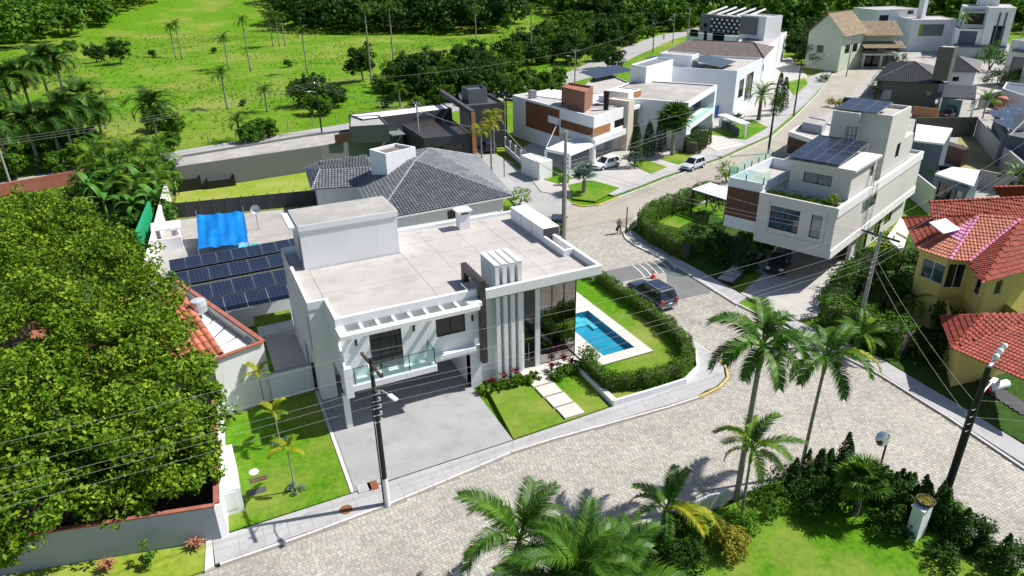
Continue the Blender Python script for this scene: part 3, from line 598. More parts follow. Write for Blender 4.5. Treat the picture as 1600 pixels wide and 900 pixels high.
def deckslab(x0, x1, y0, y1):
    nx, ny = max(1, round((x1-x0)/.9)), max(1, round((y1-y0)/.9))
    for i in range(nx):
        for j in range(ny):
            m_ = MB(); m_.box(x0+(x1-x0)*i/nx+.005, x0+(x1-x0)*(i+1)/nx-.005, y0+(y1-y0)*j/ny+.005, y0+(y1-y0)*(j+1)/ny-.005, .1, ZD+random.uniform(-.002, .002)); m_.build('deck_slab', 'deck_stone', dk)
deckslab(22.82, DX1, DY0, PY0); deckslab(PX1, DX1, PY0, PY1+1.0); deckslab(22.82, PX0, PY0, PY1+1.0); deckslab(22.82, DX1, PY1+1.0, 50.5); deckslab(PX0, PX1, PY1, PY1+1.0)

# ================================================================== neighbouring houses
def block(par, poly, z0, z1, mat='white', holes=None, roof='roof_concrete', ph=.35, t=.2, frame='black_metal', nm='wall', copy_mat=None):
    holes = holes or {}; b = MB(); n = len(poly); hs = {i: [tuple(h) if not hasattr(h[0], '__len__') else (*h[0], *h[1:]) for h in v] for i, v in holes.items()}
    for i in range(n): b.wall(poly[i], poly[(i+1) % n], z0, z1, hs.get(i, ()))
    b.face([(*p[:2], z0) for p in poly][::-1])
    w = b.build(nm, mat, par)
    for i, v in hs.items():
        for h in v:
            c, r_, gm = (list(h[4:])+[2, 1, 'glass_dark'][len(h)-4:]) if len(h) < 7 else h[4:7]
            window(par, poly[i], poly[(i+1) % n], *h[:4], c, r_, gm, frame, name='door' if h[2] < z0+.3 and h[3]-h[2] > 1.9 else 'window')
    if roof:
        q = inset(poly, t); m_ = MB(); m_.prism(q, z1-ph-.2, z1-ph); m_.build('roof', roof, par)
        parapet(poly, z1, z1+.04, t).build('coping', copy_mat or mat, par)
        pm = MB()
        for i in range(n): pm.face([(*q[(i+1) % n], z1-ph), (*q[i], z1-ph), (*q[i], z1), (*q[(i+1) % n], z1)])
        pm.build('parapet', mat, par)
    return w
def rect(p, q, depth):
    """four corners: front edge p->q with the house behind it (to the left of p->q)"""
    p, q = Vector(p[:2]), Vector(q[:2]); e = (q-p).normalized(); n = Vector((-e.y, e.x)); return [tuple(p), tuple(q), tuple(q+n*depth), tuple(p+n*depth)]
def offp(p, q, u, d=0.):
    p, q = Vector(p[:2]), Vector(q[:2]); e = (q-p).normalized(); return tuple(p+e*u+Vector((e.y, -e.x))*d)
def panel(par, p, q, u0, u1, z0, z1, mat, name, d=.05, bars=0, gap=.012):
    """cladding fixed to a wall; bars > 0 splits it into that many boards, each an object of its own"""
    p, q = Vector(p[:2]), Vector(q[:2]); e = (q-p).normalized(); n = Vector((e.y, -e.x)); out = None
    for i in range(max(1, bars)):
        za, zb = z0+(z1-z0)*i/max(1, bars), z0+(z1-z0)*(i+1)/max(1, bars); m_ = MB(); c = p+e*((u0+u1)/2)+n*(d/2)
        m_.obox((c.x, c.y, (za+zb)/2), (e.x, e.y, 0), (n.x, n.y, 0), (0, 0, 1), (u1-u0)/2, d/2+.01, (zb-za)/2-(gap if bars else 0)); out = m_.build(name, mat, par)
    return out
def tile_plane(V, F, poly, w=.23, l=.36, h=.055):
    eave = Vector(poly[1])-Vector(poly[0])
    if len(poly) == 4: eave = Vector(poly[3])-Vector(poly[0]); poly = poly[:3]
    """barrel tiles over a sloping plane; the first two points run along the eave"""
    P = [Vector(p) for p in poly]; n = Vector((0, 0, 0))
    for i in range(len(P)): n += (P[i]-P[0]).cross(P[(i+1) % len(P)]-P[0])
    n.normalize(); n = -n if n.z < 0 else n; s = (eave-n*eave.dot(n)).normalized(); t = n.cross(s); t = -t if t.z < 0 else t
    uv = [((p-P[0]).dot(s), (p-P[0]).dot(t)) for p in P]
    u = np.arange(min(a for a, _ in uv)+w/2, max(a for a, _ in uv), w); v = np.arange(min(b_ for _, b_ in uv)+l/2, max(b_ for _, b_ in uv), l)
    U, W_ = np.meshgrid(u, v); U, W_ = U.ravel(), W_.ravel(); k = inpoly(U, W_, uv); U, W_ = U[k], W_[k]
    if not len(U): return
    A = np.array([-.5, -.28, 0, .28, .5])*w; Hh = np.array([0, .78, 1, .78, 0])*h
    jz = rng.uniform(-.006, .006, len(U)); ju = rng.uniform(-.008, .008, len(U)); base = np.array(P[0]); s_, t_, n_ = np.array(s), np.array(t), np.array(n)
    pts = []
    for tv, lift, kk in ((-.55*l, .035, 1.05), (.5*l, .0, .9)):
        for a, hh in zip(A, Hh): pts.append(base+np.outer(U+a*kk+ju, s_)+np.outer(W_+tv, t_)+np.outer(hh*kk+lift+jz+.01, n_))
    pts = np.stack(pts, 1); off_ = V[0]; N = len(U); b0 = off_+np.arange(N)*10
    V[1].append(pts.reshape(-1, 3)); V[0] += N*10
    for i in range(4): F.append(np.stack([b0+i, b0+i+1, b0+6+i, b0+5+i], 1))
def tile_roof(par, planes, mat, capmat, hips=(), w=.23, l=.36, h=.055, base=True, name='roof_tiles', capr=.13):
    V, F = [0, []], []
    planes = [q for p in planes for q in ([p] if len(p) == 3 else [[p[0], p[1], p[2]]]+[[p[0], p[k], p[k+1], p[1]] for k in range(2, len(p)-1)])]
    for p in planes: tile_plane(V, F, p, w, l, h)
    c = MB()
    for p in planes: c.face(p[:3])
    r = c.build('roof', mat, par)
    loc = np.array(FRM.get(par.name, ((0, 0, 0), 0))[0]); npmesh(name, np.concatenate(V[1])-loc, np.concatenate(F), mat, r, 'stuff')
    for k, (a, b_) in enumerate(hips):
        a, b_ = Vector(a), Vector(b_); L = (b_-a).length; n = max(1, int(L/.4)); m_ = MB(); e = (b_-a)/L
        for i in range(n):
            p, q = a+e*(L*i/n-.03), a+e*(L*(i+1)/n); m_.tube([p+Vector((0, 0, .06)), q+Vector((0, 0, .02))], [capr, capr*.8], 6)
        m_.build('ridge_cap', capmat if isinstance(capmat, str) else capmat[k], r)
    return r
def gutter(par, a, b_, z, mat='white'):
    m_ = MB(); m_.beam((*a[:2], z), (*b_[:2], z), .12, .16); m_.build('gutter', mat, par)
PANEL = None
def solar_array(label, origin, ux, uy, cols, rows, pw=1.1, ph=1.0, gapx=.03, gapy=.05, rowgap=None, skip=()):
    """tilted frame of panels: origin = lower left corner, ux along a row, uy up the slope"""
    global PANEL
    t = thing('solar_array', label, 'solar panels', tuple(origin), 0, 'solar panel arrays on the roofs')
    ux, uy = Vector(ux).normalized(), Vector(uy).normalized(); n = ux.cross(uy).normalized()
    if PANEL is None:
        m_ = MB(); m_.box(-.5, .5, -.5, .5, -.035, 0); m_.cur = 1
        for x0, x1, y0, y1 in ((-.5, -.488, -.5, .5), (.488, .5, -.5, .5), (-.488, .488, -.5, -.49), (-.488, .488, .49, .5)): m_.box(x0, x1, y0, y1, .001, .006)
        o = m_.build('proto', ['solar_cells', 'grey_metal']); PANEL = o.data; bpy.data.objects.remove(o)
    mat3 = Matrix((ux, uy, n)).transposed().to_4x4()
    for i in range(cols):
        for j in range(rows):
            if (i, j) in skip: continue
            o = bpy.data.objects.new('solar_panel', PANEL); COL.objects.link(o); o.parent = t
            p = ux*((pw+gapx)*i+pw/2)+uy*((ph+(rowgap or gapy))*j+ph/2)
            o.matrix_local = Matrix.Translation(p+n*.04) @ mat3 @ Matrix.Diagonal((pw, ph, 1, 1))
    rails = MB(); o0 = Vector(origin)
    for j in range(rows):
        for f in (.22, .78):
            a = o0+uy*((ph+(rowgap or gapy))*j+ph*f)-n*.02; rails.beam(a, a+ux*((pw+gapx)*cols), .05, .06, n)
    for i in (0.1, cols-.1):
        a = o0+ux*((pw+gapx)*i); b_ = a+uy*((ph+(rowgap or gapy))*rows); rails.beam(a-n*.08, b_-n*.08, .05, .05, n); rails.beam(b_-n*.1, Vector((b_.x, b_.y, o0.z-.15)), .04, .04)
    rails.build('mounting_rail', 'alu_frame', t); return t

# ---- red-tiled neighbour on the left, mostly under the big tree
t = thing('red_roof_house', 'red ribbed tile roof with white translucent sheets, half hidden under the big leafy tree', 'house', (-6, 46, 0))
C1, C0, C2 = (2.09,43.0), (-1.1,42.02), (-2.97,56.83)
b = MB(); b.prism([C0, C1, C2, (C2[0]-.2, C2[1]), (C1[0]-.22, C1[1]+.05), (C0[0]-.05, C0[1]+.2)], 0, 4.42); b.build('boundary_wall', 'white', t)
b = MB(); b.beam((*C0, 4.48), (*C1, 4.48), .3, .1); b.beam((*C1, 4.485), (*C2, 4.485), .3, .1); b.build('coping', 'coping_red', t)
b = MB(); b.prism([(C0[0]-.1, C0[1]+.3), (C1[0]-.3, C1[1]+.1), (-3.4, 56), (-12, 56), (-12, 42)], 0, 3.6); b.build('wall', 'cool_white', t); b = MB(); b.prism([(C0[0]-2.6, C0[1]+.6), (C1[0]-4.6, C1[1]+1.5), (-6.2, 56.2), (-12.2, 56.2), (-12.2, 41.8)], 3.6, 3.72); b.build('rear_roof', 'coping_red', t)
E0, E1 = (*(-0.35,43.26), 4.1), (*(-2.33,52.85), 5.0)
tile_roof(t, [[(E0[0]-4.5, E0[1]-1.0, 4.1), E0, E1, (E1[0]-4.5, E1[1]-1.0, 5.0)]], 'salmon_tile', 'coping_red', (), .42, .9, .13)
for k in range(7):
    f0, f1 = k/7+.008, (k+1)/7-.008; a = Vector(C1).lerp(Vector(C2), f0*.9+.06); c = Vector(C1).lerp(Vector(C2), f1*.9+.06); d = Vector(E0[:2]).lerp(Vector(E1[:2]), f1); e = Vector(E0[:2]).lerp(Vector(E1[:2]), f0)
    m_ = MB(); m_.prism([(a.x-.45, a.y), (c.x-.45, c.y), (d.x, d.y), (e.x, e.y)], 3.85-.02*(k % 2), 3.9-.02*(k % 2)); m_.build('translucent_sheet', 'white_sheet', t)
tank = MB(); tank.lathe((*(-1.33,49.74), 4.4), [(.0, .9), (.5, .85), (.55, .5), (.5, 0)], 14); tag(tank.build('water_tank', 'galv'), 'small round grey water tank on the red ribbed roof beside the big tree', 'water tank')
b = MB(); b.lathe((*(1.51,44.57), 3.9), [(.05, 0), (.3, .12), (.42, .3)], 14, 'z'); b.tube([(*(1.51,44.57), 3.6), (*(1.51,44.57), 3.95)], .03, 6); tag(b.build('satellite_dish', 'galv'), 'small grey satellite dish in the corner behind the white boundary wall', 'satellite dish')
# ---- front garden wall of that house
t = thing('garden_wall', 'grey rendered front garden wall with red coping under the big tree', 'wall', (-7, 32.2, 0))
b = MB(); b.prism([(-40, 39.8), (-12.3, 33.3), (-2.25, 31.0), (-2.2, 31.2), (-12.3, 33.5), (-40, 40)], 0, 2.2); b.build('wall', 'greyblue_wall', t)
b = MB(); b.prism([(-2.25, 31.0), (-1.9, 31.1), (-1.15, 42.1), (-1.4, 42.2), (-2.2, 31.2)], 0, 2.19); b.build('side_wall', 'white', t)
b = MB(); b.beam((-40, 39.9, 2.24), (-12.3, 33.4, 2.24), .25, .08); b.beam((-12.3, 33.4, 2.242), (-2.2, 31.1, 2.242), .25, .08); b.beam((-2.1, 31.2, 2.244), (-1.4, 42.0, 2.244), .3, .09); b.build('coping', 'coping_red', t)
t = thing('meter_box', 'white rendered meter box with a flat stained top on the left lawn', 'meter box', (-1.5, 33, 0))
b = MB(); b.box(-2.0, -.95, 32.55, 36.6, 0.1, 1.75); b.build('body', 'white', t, bevel=.015); b = MB(); b.box(-1.85, -1.15, 32.52, 32.55, .5, 1.6); b.build('door', 'white_sheet', t, bevel=.01); b = MB(); b.box(-.95, -.93, 32.7, 33.6, .3, 1.5); b.build('side_door', 'grey_metal', t)
t = thing('low_wall', 'low white courtyard wall between the left lawn and the pink paved yard', 'wall', (3.4, 42.75, 0)); b = MB(); b.box(2.0, 4.78, 42.66, 42.82, 0, 2.15); b.build('wall', 'cool_white', t)
b = MB(); b.box(1.98, 4.78, 42.63, 42.85, 2.15, 2.2); b.build('coping', 'grey_metal', t)
# ---- annexe with solar panels
t = thing('annexe', 'low white annexe behind the white house, its roof covered by dark solar panels', 'annexe', (2, 57, 0))
b = MB(); b.prism([(-3.4, 54.4), (6.75, 54.6), (7.9, 65.4), (-3.2, 65.2)], 0, 2.75); b.build('wall', 'cool_white', t); b = MB(); b.prism([(-3.3, 54.5), (6.7, 54.7), (7.8, 65.3), (-3.1, 65.1)], 2.75, 2.8); b.build('roof', 'dark_grey', t)
for lab, o, n in (('nearest', (-2.86,51.83,3.0), 5), ('second', (-3.56,54.86,3.0), 6), ('third', (-3.47,58.53,3.0), 7), ('farthest', (-3.23,61.97,3.0), 9)):
    q = (7.28,62.31,3.0)
    solar_array('%s row of dark solar panels on the low annexe beside the white house' % lab, (o[0], o[1], 2.95), (1, .03, 0), (0, 1, .12), n, 1, 1.58 if n < 9 else 1.25, 2.25 if n < 9 else 2.1)
t = thing('planter_wall', 'low white wall with a clipped green strip below the annexe wall', 'planter', (4.4, 52.6, 0)); b = MB(); b.box(2.3, 5.0, 52.2, 52.4, 0, .9); b.build('wall', 'cool_white', t)
b = MB(); b.box(2.2, 5.0, 52.45, 53.5, 0, 1.35); b.build('turf', 'lawn', t, bevel=.05)
# ---- tarp, shed, round pool behind the annexe
t = thing('blue_tarp', 'bright blue tarpaulin stretched as a sunshade in the back yard', 'tarpaulin', (2, 77, 0))
n_ = 22; ta, tb, tc, td = [Vector(p) for p in ((-0.35,77.57,2.6), (4.24,76.75,2.6), (3.77,69.69,1.6), (-0.84,70.22,1.6))]
V = []; 
for j in range(n_+1):
    for i in range(n_+1):
        u, v = i/n_, j/n_; p = (ta*(1-u)+tb*u)*(1-v)+(td*(1-u)+tc*u)*v; sag = -.35*math.sin(math.pi*v)*(1-.3*math.sin(math.pi*u))+.06*math.sin(u*17+v*5)+.05*math.sin(u*31)
        V.append((p.x, p.y+.04*math.sin(u*9), p.z+sag))
F = [(j*(n_+1)+i, (j+1)*(n_+1)+i, (j+1)*(n_+1)+i+1, j*(n_+1)+i+1) for j in range(n_) for i in range(n_)]
npmesh('sheet', np.array(V)-np.array((2, 77, 0)), F, 'tarp', t).data.shade_smooth()
b = MB()
for p in (ta, tb): b.tube([(p.x, p.y+.1, 0), (p.x, p.y+.1, p.z+.5)], .05, 6)
for p in (tc, td): b.tube([(p.x, p.y, 0), p], .04, 6)
b.build('pole', 'grey_metal', t)
t = thing('round_pool', 'round turquoise portable pool partly under the blue tarpaulin', 'pool', (3.2, 70.5, 0)); b = MB(); b.lathe((3.2, 70.2, 0), [(2.4, 0), (2.45, .5), (2.3, .55), (2.25, .4), (0.01, .4)], 28); b.build('rim', 'cyan_plastic', t, True)
t = thing('tool_shed', 'small white shed with a sheet roof left of the blue tarpaulin', 'shed', (-3.4, 77, 0)); b = MB(); b.box(-4.6, -2.2, 75.4, 75.55, 0, 1.35); b.box(-4.6, -4.45, 75.55, 78, 0, 2); b.box(-2.35, -2.2, 75.55, 78, 0, 1.3); b.build('wall', 'white', t); b = MB(); b.prism([(-4.8, 75.9), (-2.0, 75.6), (-2.0, 78.3), (-4.8, 78.5)], 2.15, 2.22); b.build('roof', 'white_sheet', t)
b = MB(); b.box(-3, -2.3, 76.2, 76.9, 1.3, 1.6); b.build('pump', 'white_plastic', t)
t = thing('yard_fence', 'dark panel fence between the concrete yard and the dry lawn', 'fence', (5, 84, 0))
for i in range(11):
    x = -2.6+i*1.45; yv = 85.2-.17*x; m_ = MB(); m_.prism([(x, yv), (x+1.4, yv-.24), (x+1.4, yv-.2), (x, yv+.04)], .1, 1.9); m_.build('fence_panel', 'dark_grey', t); m_ = MB(); m_.box(x-.04, x+.04, yv-.04, yv+.06, 0, 2.1); m_.build('post', 'black_metal', t)
t = thing('white_side_wall', 'narrow white boundary wall along the left of the dry back lawn', 'wall', (-3.5, 84, 0)); b = MB(); b.prism([(-5.6, 66), (-5.3, 66), (-2.5, 97), (-2.9, 97)], 0, 2.2); b.build('wall', 'offwhite', t)
b = MB(); b.prism([(-6.1, 74), (-5.9, 74), (-4.7, 84), (-4.9, 84)], 0, 3.0); tag(b.build('mesh_screen', 'green_mesh'), 'green mesh screen beside the banana clump and white boundary wall', 'screen')
t = thing('satellite_dish', 'grey satellite dish on a post beside the blue tarpaulin', 'satellite dish', (*(5.5,77.58), 0)); p = t.location; b = MB(); b.tube([(p.x, p.y, 0), (p.x, p.y, 2.4)], .04, 6); b.build('post', 'grey_metal', t); b = MB(); b.lathe((p.x, p.y, 2.4), [(.02, 0), (.3, -.06), (.5, -.2)], 16, 'y'); b.build('dish', 'galv', t)
for k, (p, x1) in enumerate(((((-1.92,96.21)), 2.9), (((1.64,95.82)), 3.4))):
    t = thing('skip', ('wide' if k else 'tall') + ' black open skip standing against the long grey wall', 'skip', (*p, 0), 0, 'black skips by the grey wall'); x, y_ = p; hgt = 1.9-.5*k
    b = MB(); b.box(x, x+x1, y_, y_+.1, 0, hgt-.3); b.box(x, x+x1, y_+1.5, y_+1.6, 0, hgt); b.box(x, x+.1, y_+.1, y_+1.5, 0, hgt); b.box(x+x1-.1, x+x1, y_+.1, y_+1.5, 0, hgt); b.build('body', 'black_metal', t); b = MB(); b.box(x+.1, x+x1-.1, y_+.1, y_+1.5, .05, .2); b.build('floor', 'soil', t)
# ---- long grey building and black house behind the grey roof
t = thing('grey_workshop', 'long low grey rendered building with a flat concrete roof behind the dry lawn', 'building', (14, 100, 0))
LW = [(-2.22,96.37), (16.84,98.34), (29.58,101.24)]
b = MB(); p0, p1, p2 = [Vector(p) for p in LW]; up = Vector((.5, 8.6))
poly = [tuple(p0), tuple(p1), tuple(p2), tuple(p2+Vector((0, 6))), tuple(p1+Vector((-.3, 8))), tuple(p0+Vector((1.5, 6)))]
block(t, poly, 0, 3.3, 'grey_plaster', roof='old_concrete', ph=.25)
b = MB(); q0 = (22.73,105.0); 
block(t, [(21.3,99.2), (26.63,97.9), (27.23,104.98), (23.12,106.26)], 2.9, 5.3, 'grey_plaster', roof='light_asphalt', ph=.15, copy_mat='dark_grey')
panel(t, (19.0, 98.5), (21.2, 98.9), .0, 2.2, 3.35, 4.6, 'wood_dark', 'cladding', .1)
t = thing('black_house', 'black modern house with a brown timber portal and flat dark garage roof', 'house', (35, 100, 0))
block(t, [(24.2, 103), (38.6, 104.2), (38.6, 108.4), (23.2, 107.6)], 0, 5.3, 'dark_grey', {0: [(8, 12, 4.2, 4.6, 3, 1, 'glass_curtain')]}, roof='white_sheet', ph=.05)
block(t, [(30.2, 93.2), (37.0, 92.6), (38.2, 103.9), (30.2, 103.2)], 0, 3.9, 'dark_grey', {0: [(.6, 5.6, .0, 2.6, 4, 1, 'glass_dark')]}, roof='dark_stone', ph=.08)
block(t, [(37.7, 98.6), (44.8, 98), (46, 109), (41.7, 109)], 0, 6.6, 'dark_grey', roof='dark_grey', ph=.3)
block(t, [(40.2, 101), (43.2, 100.8), (43.8, 104.4), (40.6, 104.8)], 6.3, 8.4, 'grey_plaster', roof='slate_blue', ph=.3, copy_mat='dark_grey')
b = MB(); b.prism([(36.9, 92), (37.5, 92), (39.4, 110), (38.8, 110)], 6.5, 7.2); b.prism([(36.9, 92), (37.5, 92), (37.6, 92.9), (37, 92.9)], 0, 6.5); b.build('portal', 'dark_grey', t)
for k in range(14): panel(t, (36.88, 91.97), (37.48, 91.97), 0, .6, .05+k*.5, .05+k*.5+.47, 'wood_light', 'cladding_block', .06)
for k, zz in enumerate((1.15, 1.45)): 
    q = MB(); q.box(34.4, 34.75, 92.75, 92.8, zz, zz+.2); q.build('house_number', 'white_plastic', t)
b = MB(); b.box(27.5, 29.5, 99.6, 102.5, 3.2, 3.3); b.build('skylight', 'glass_curtain', t)
# ---- grey tiled hip roof house
t = thing('grey_roof_house', 'white house under a large grey tiled hip roof with a square chimney box', 'house', (22, 73, 0))
A_, B_, C_, D_ = (15.0, 63.3, 4), (30.0, 64.1, 4), (33.0, 80.5, 4), (17.5, 86, 4); P1, P2 = (*(22.49,73.01), 6.6), (25.6, 77.2, 6.6)
wl = [(15.9, 64.0), (29.2, 64.8), (31.8, 79.5), (18, 84.5)]
block(t, wl, 0, 3.95, 'white', {0: [(1.0, 1.5, .3, 3.3, 1, 1), (6.9,7.8,2.4,3.4)]}, roof=None)
WA, WB, WC, WP, WQ = (11.82, 76.4, 4), (17.0, 74.6, 4), (13.43, 86, 4), (13.6, 81, 5.0), (20, 78.2, 5.6)
tile_roof(t, [[A_, B_, P1], [B_, C_, P2, P1], [C_, D_, P2], [D_, A_, P1, P2]], 'grey_tile', 'grey_tile_cap', [(A_, P1), (B_, P1), (C_, P2), (P1, P2), (D_, P2)], .34, .4, .12)
tile_roof(t, [[(11.6, 76.6, 3.9), (17.6, 74.9, 3.9), (18.9, 78.0, 5.2), (13.3, 79.6, 5.2)][:2]+[(18.9, 78.0, 5.2), (13.3, 79.6, 5.2)], [(12.6, 85.8, 3.9), (11.6, 76.6, 3.9), (13.3, 79.6, 5.2), (14.0, 82.8, 5.2)], [(18.5, 86.4, 3.9), (12.6, 85.8, 3.9), (14.0, 82.8, 5.2), (19.4, 82.4, 5.4)], [(18.9, 78, 5.2), (13.3, 79.6, 5.2), (14, 82.8, 5.3), (19.4, 82.4, 5.4)]], 'grey_tile', 'grey_tile_cap', [((11.6, 76.6, 3.9), (13.3, 79.6, 5.2)), ((12.6, 85.8, 3.9), (14, 82.8, 5.2))], .34, .4, .12)
block(t, [(12.3, 77.4), (17.2, 76), (18.4, 85), (13.2, 85)], 0, 3.85, 'white', roof=None)
block(t, [(19.26,73.09), (23.07,74.5), (21.59,77.15), (18.22,75.9)], 4.6, 7.7, 'white', roof='brown_tile', ph=.3)
for a, b_ in ((A_, B_), (B_, C_)): gutter(t, a, b_, 3.93)
# ---- white and timber house on the far corner
t = thing('timber_clad_house', 'white two storey corner house with brown timber cladding and a brown roof tower', 'house', (51.36, 83.05, 0))
AL = [(48.69,103.39), (50.29,91.18), (50.29,91.18)]; a3, a2, a0, a4 = (51.36,83.05), (50.37,90.59), (48.69,103.39), (59.46,87.08)
bk = [(54.99,107.19)]
block(t, [a0, a2, (51.36,90.72), (58.62,87.78), (51.05,103.0), (56.5,105.41)], 0, 6.5, 'white', {0: [((6.5,7.1,3.6,4.5)), ]}, roof='roof_concrete', ph=.12)
FR = [a2, a3, a4, (56.39,92.25), (56.32,91.37)]
block(t, FR, 2.9, 6.5, 'white', {0: [(3.4,4.2,4.0,4.9), (5.9,6.6,4.0,4.9)], 1: [(5.6,8.4,3.9,5.0)]}, roof='roof_concrete', ph=.12)
panel(t, a0, a2, 3.79, 12.58, 2.3, 6.2, 'wood', 'timber_board', .06, 16)
panel(t, a0, a2, 9.84, 12.58, 4.0, 5.0, 'white', 'white_panel', .1)
panel(t, a2, a3, .05, 7.5, 3.75, 4.95, 'wood', 'timber_board', .05, 6); panel(t, a3, a4, .05, 4.4, 3.75, 4.95, 'wood_light', 'timber_board', .05, 6)
block(t, [a3, (52.08,83.41), (51.72,84.12), (51.26,83.85)], 0, 2.9, 'white', roof=None); b = MB(); b.prism([(51.45,82.65), (59.24,86.52), (59.06,86.88), (51.27,83.01)], 2.6, 3.4); b.build('balcony_front', 'white', t)
b = MB(); b.wall((56.39,92.25), (59.02,86.97), 0, 2.9); b.wall((56.92,86.81), (56.39,92.25), 0, 2.9); b.build('garage_wall', 'greyblue_wall', t)
block(t, [(59.28,86.43), (60.72,87.14), (59.16,90.28), (57.73,89.57)], 0, 7.3, 'cream', roof='offwhite', ph=.05)
b = MB(); b.wall((60.49,87.59), (65.69,90.17), 0, 6.2, [(.4, 1.6, .3, 5.7), (1.7, 4.7, 2.6, 5.7), (1.9, 4.6, .2, 2.2)]); b.wall((65.69,90.17), (57.68,106.29), 0, 6.2); b.face([(*(60.49,87.59), 6.2), (*(65.69,90.17), 6.2), (*(57.68,106.29), 6.2), (*(52.3,103.62), 6.2)]); b.build('wall', 'white', t)
window(t, (60.49,87.59), (65.69,90.17), .4, 1.6, .3, 5.7, 1, 3, 'glass_teal'); window(t, (60.49,87.59), (65.69,90.17), 1.9, 4.6, .2, 2.2, 2, 1); window(t, (60.49,87.59), (65.69,90.17), 1.7, 4.7, 2.6, 5.7, 2, 1, d=.2); panel(t, (60.49,87.59), (65.69,90.17), 1.9, 3.9, 2.7, 5.6, 'wood_light', 'timber_board', -.05, 9)
b = MB(); b.prism([(65.37,89.46), (66.09,89.81), (65.87,90.26), (65.15,89.91)], 0, 6.3); b.prism([(60.81,87.19), (65.37,89.46), (65.15,89.91), (60.58,87.64)], 5.8, 6.3); b.build('frame', 'white', t)
block(t, [(60.77,88.84), (64.17,90.53), (62.39,94.12), (58.98,92.43)], 6.2, 8.0, 'white', roof='offwhite', ph=.1); panel(t, (60.77,88.84), (64.17,90.53), 1.6, 3.8, 6.3, 7.9, 'wood_light', 'timber_board', .05, 5)
tw = block(t, [(51.15,91.87), (51.97,86.64), (55.36,89.99), (53.97,94.78)], 6.4, 9.25, 'brown', roof='coping_red', ph=.25, nm='roof_tower')
for p in ((55.66,87.12), (55.81,86.77)): 
    b = MB(); b.tube([(*p, 6.3), (*p, 8.6)], .22, 10); b.lathe((*p, 8.6), [(.3, 0), (.3, .35), (.02, .4)], 10); b.build('flue', 'black_metal', t)
b = MB(); b.box(50.18, 51.18, 99.83, 100.83, 6.3, 7.6); b.build('vent', 'grey_metal', t)
g = thing('garden_wall', 'low white garden wall with slatted metal panels beside the timber clad house', 'wall', (40.95, 79.11, 0))
b = MB(); ga, gb = Vector((43.72,95.61)), Vector((40.95,79.11)); b.beam((*ga, .35), (*gb, .35), .25, .7); b.build('wall', 'white', g)
for k in range(6):
    p = ga.lerp(gb, k/6); q = ga.lerp(gb, (k+1)/6); m_ = MB(); m_.beam((*p, .7), (*p, 2.1), .22, .22, (1, 0, 0)); m_.build('pillar', 'white', g)
    m_ = MB(); m_.beam((*p.lerp(q, .06), 1.35), (*p.lerp(q, .95), 1.35), .06, 1.15); m_.build('panel', 'grey_metal', g)
block(g, [tuple(gb), (gb.x+2.2, gb.y+.6), (gb.x+1.2, gb.y+5), (gb.x-.4, gb.y+4.6)], 0, 2.4, 'white', roof='cool_white', ph=.05)
c = thing('carport_canopy', 'pale flat canopy on white posts beside the timber clad house', 'canopy', (49, 82, 0))
cp = [(44.08,83.28), (45.56,79.41), (50.94,82.3), (50.52,87.23)]; b = MB(); b.prism(cp, 2.85, 3.0); b.build('roof', 'cool_white', c)
for p, q in zip(cp, cp[1:]+cp[:1]): m_ = MB(); m_.beam((*p, 2.8), (*q, 2.8), .15, .35); m_.build('edge_beam', 'white', c)
for p in cp[:3]: m_ = MB(); m_.beam((*p, 0), (*p, 2.8), .3, .3, (1, 0, 0)); m_.build('post', 'white', c)
m_ = MB(); m_.beam((*cp[0], 3.0), (*a2, 5.4), .06, .06); m_.beam((*cp[2], 3.0), (*a3, 5.6), .06, .06); m_.build('stay', 'white_plastic', c)
# ---- house with the wide glazed balcony
t = thing('balcony_house', 'white cube house with a wide open framed balcony above its sloping drive', 'house', (66.92, 82.51, 0))
b0, b1, b2, b3 = (66.92,82.51), (80.29,92.19), (71.84,103.35), (58.72,93.86)
b = MB(); b.wall(b3, b0, 0, 7.0); b.wall(b0, b1, 0, 7.0, [(.5, 15.4, 3.6, 6.3), (2.5, 15.4, .0, 2.7)], depth=2.2); b.wall(b1, b2, 0, 7); b.wall(b2, b3, 0, 7); b.build('wall', 'cool_white', t)
window(t, b0, b1, .5, 15.4, 3.6, 6.3, 6, 1, d=2.2); window(t, b0, b1, 2.5, 15.4, 0, 2.7, 4, 1, d=2.2, name='garage_door')
for k in range(4): 
    u = .5+k*3.72; panel(t, b0, b1, u+.05, u+3.66, 3.62, 4.6, 'clear_glass', 'glass_panel', .02)
q = inset([b0, b1, b2, b3], .35); b = MB(); cpt = ((q[0][0]+q[2][0])/2, (q[0][1]+q[2][1])/2); [b.face([(*q[i], 6.85), (*q[(i+1) % 4], 6.85), (*cpt, 7.35)]) for i in range(4)]; b.build('roof', 'old_concrete', t); parapet([b0, b1, b2, b3], 7.0, 7.05, .35).build('coping', 'white', t)
block(t, [(70.81,103.22), (71.3,99.48), (80.52,104.52), (80.14,108.7)], 5, 9.6, 'white', roof='grey_metal', ph=.15)
block(t, [(62.42,105.95), (63.33,91.9), (64.54,86.16), (72.63,102.8), (76.87,122.03)], 0, 5.8, 'greyblue_wall', roof='roof_concrete', ph=.2)
solar_array('dark solar panels on the low grey roof behind the brown roof tower', (69.26,111.58,6.4), (.95, .35, 0), (-.3, .95, .15), 6, 1, 1.9, 4.2)
for k in range(6): sheet('drive_strip', [(69.89,87.01), (71.35,79.13), (75.53,81.15), (76.01,90.47)], .1, 'pale_paver', .1) if k == 0 else None
t = thing('bin_shelter', 'small white framed shelter on the verge in front of the balcony house', 'shelter', (*(82.99,88.11), 0)); p, q = Vector((81.47,91.63)), Vector((79.95,84.27)); b = MB()
for a in (p, q): b.beam((*a, 0), (*a, 2.1), .3, .3, (1, 0, 0))
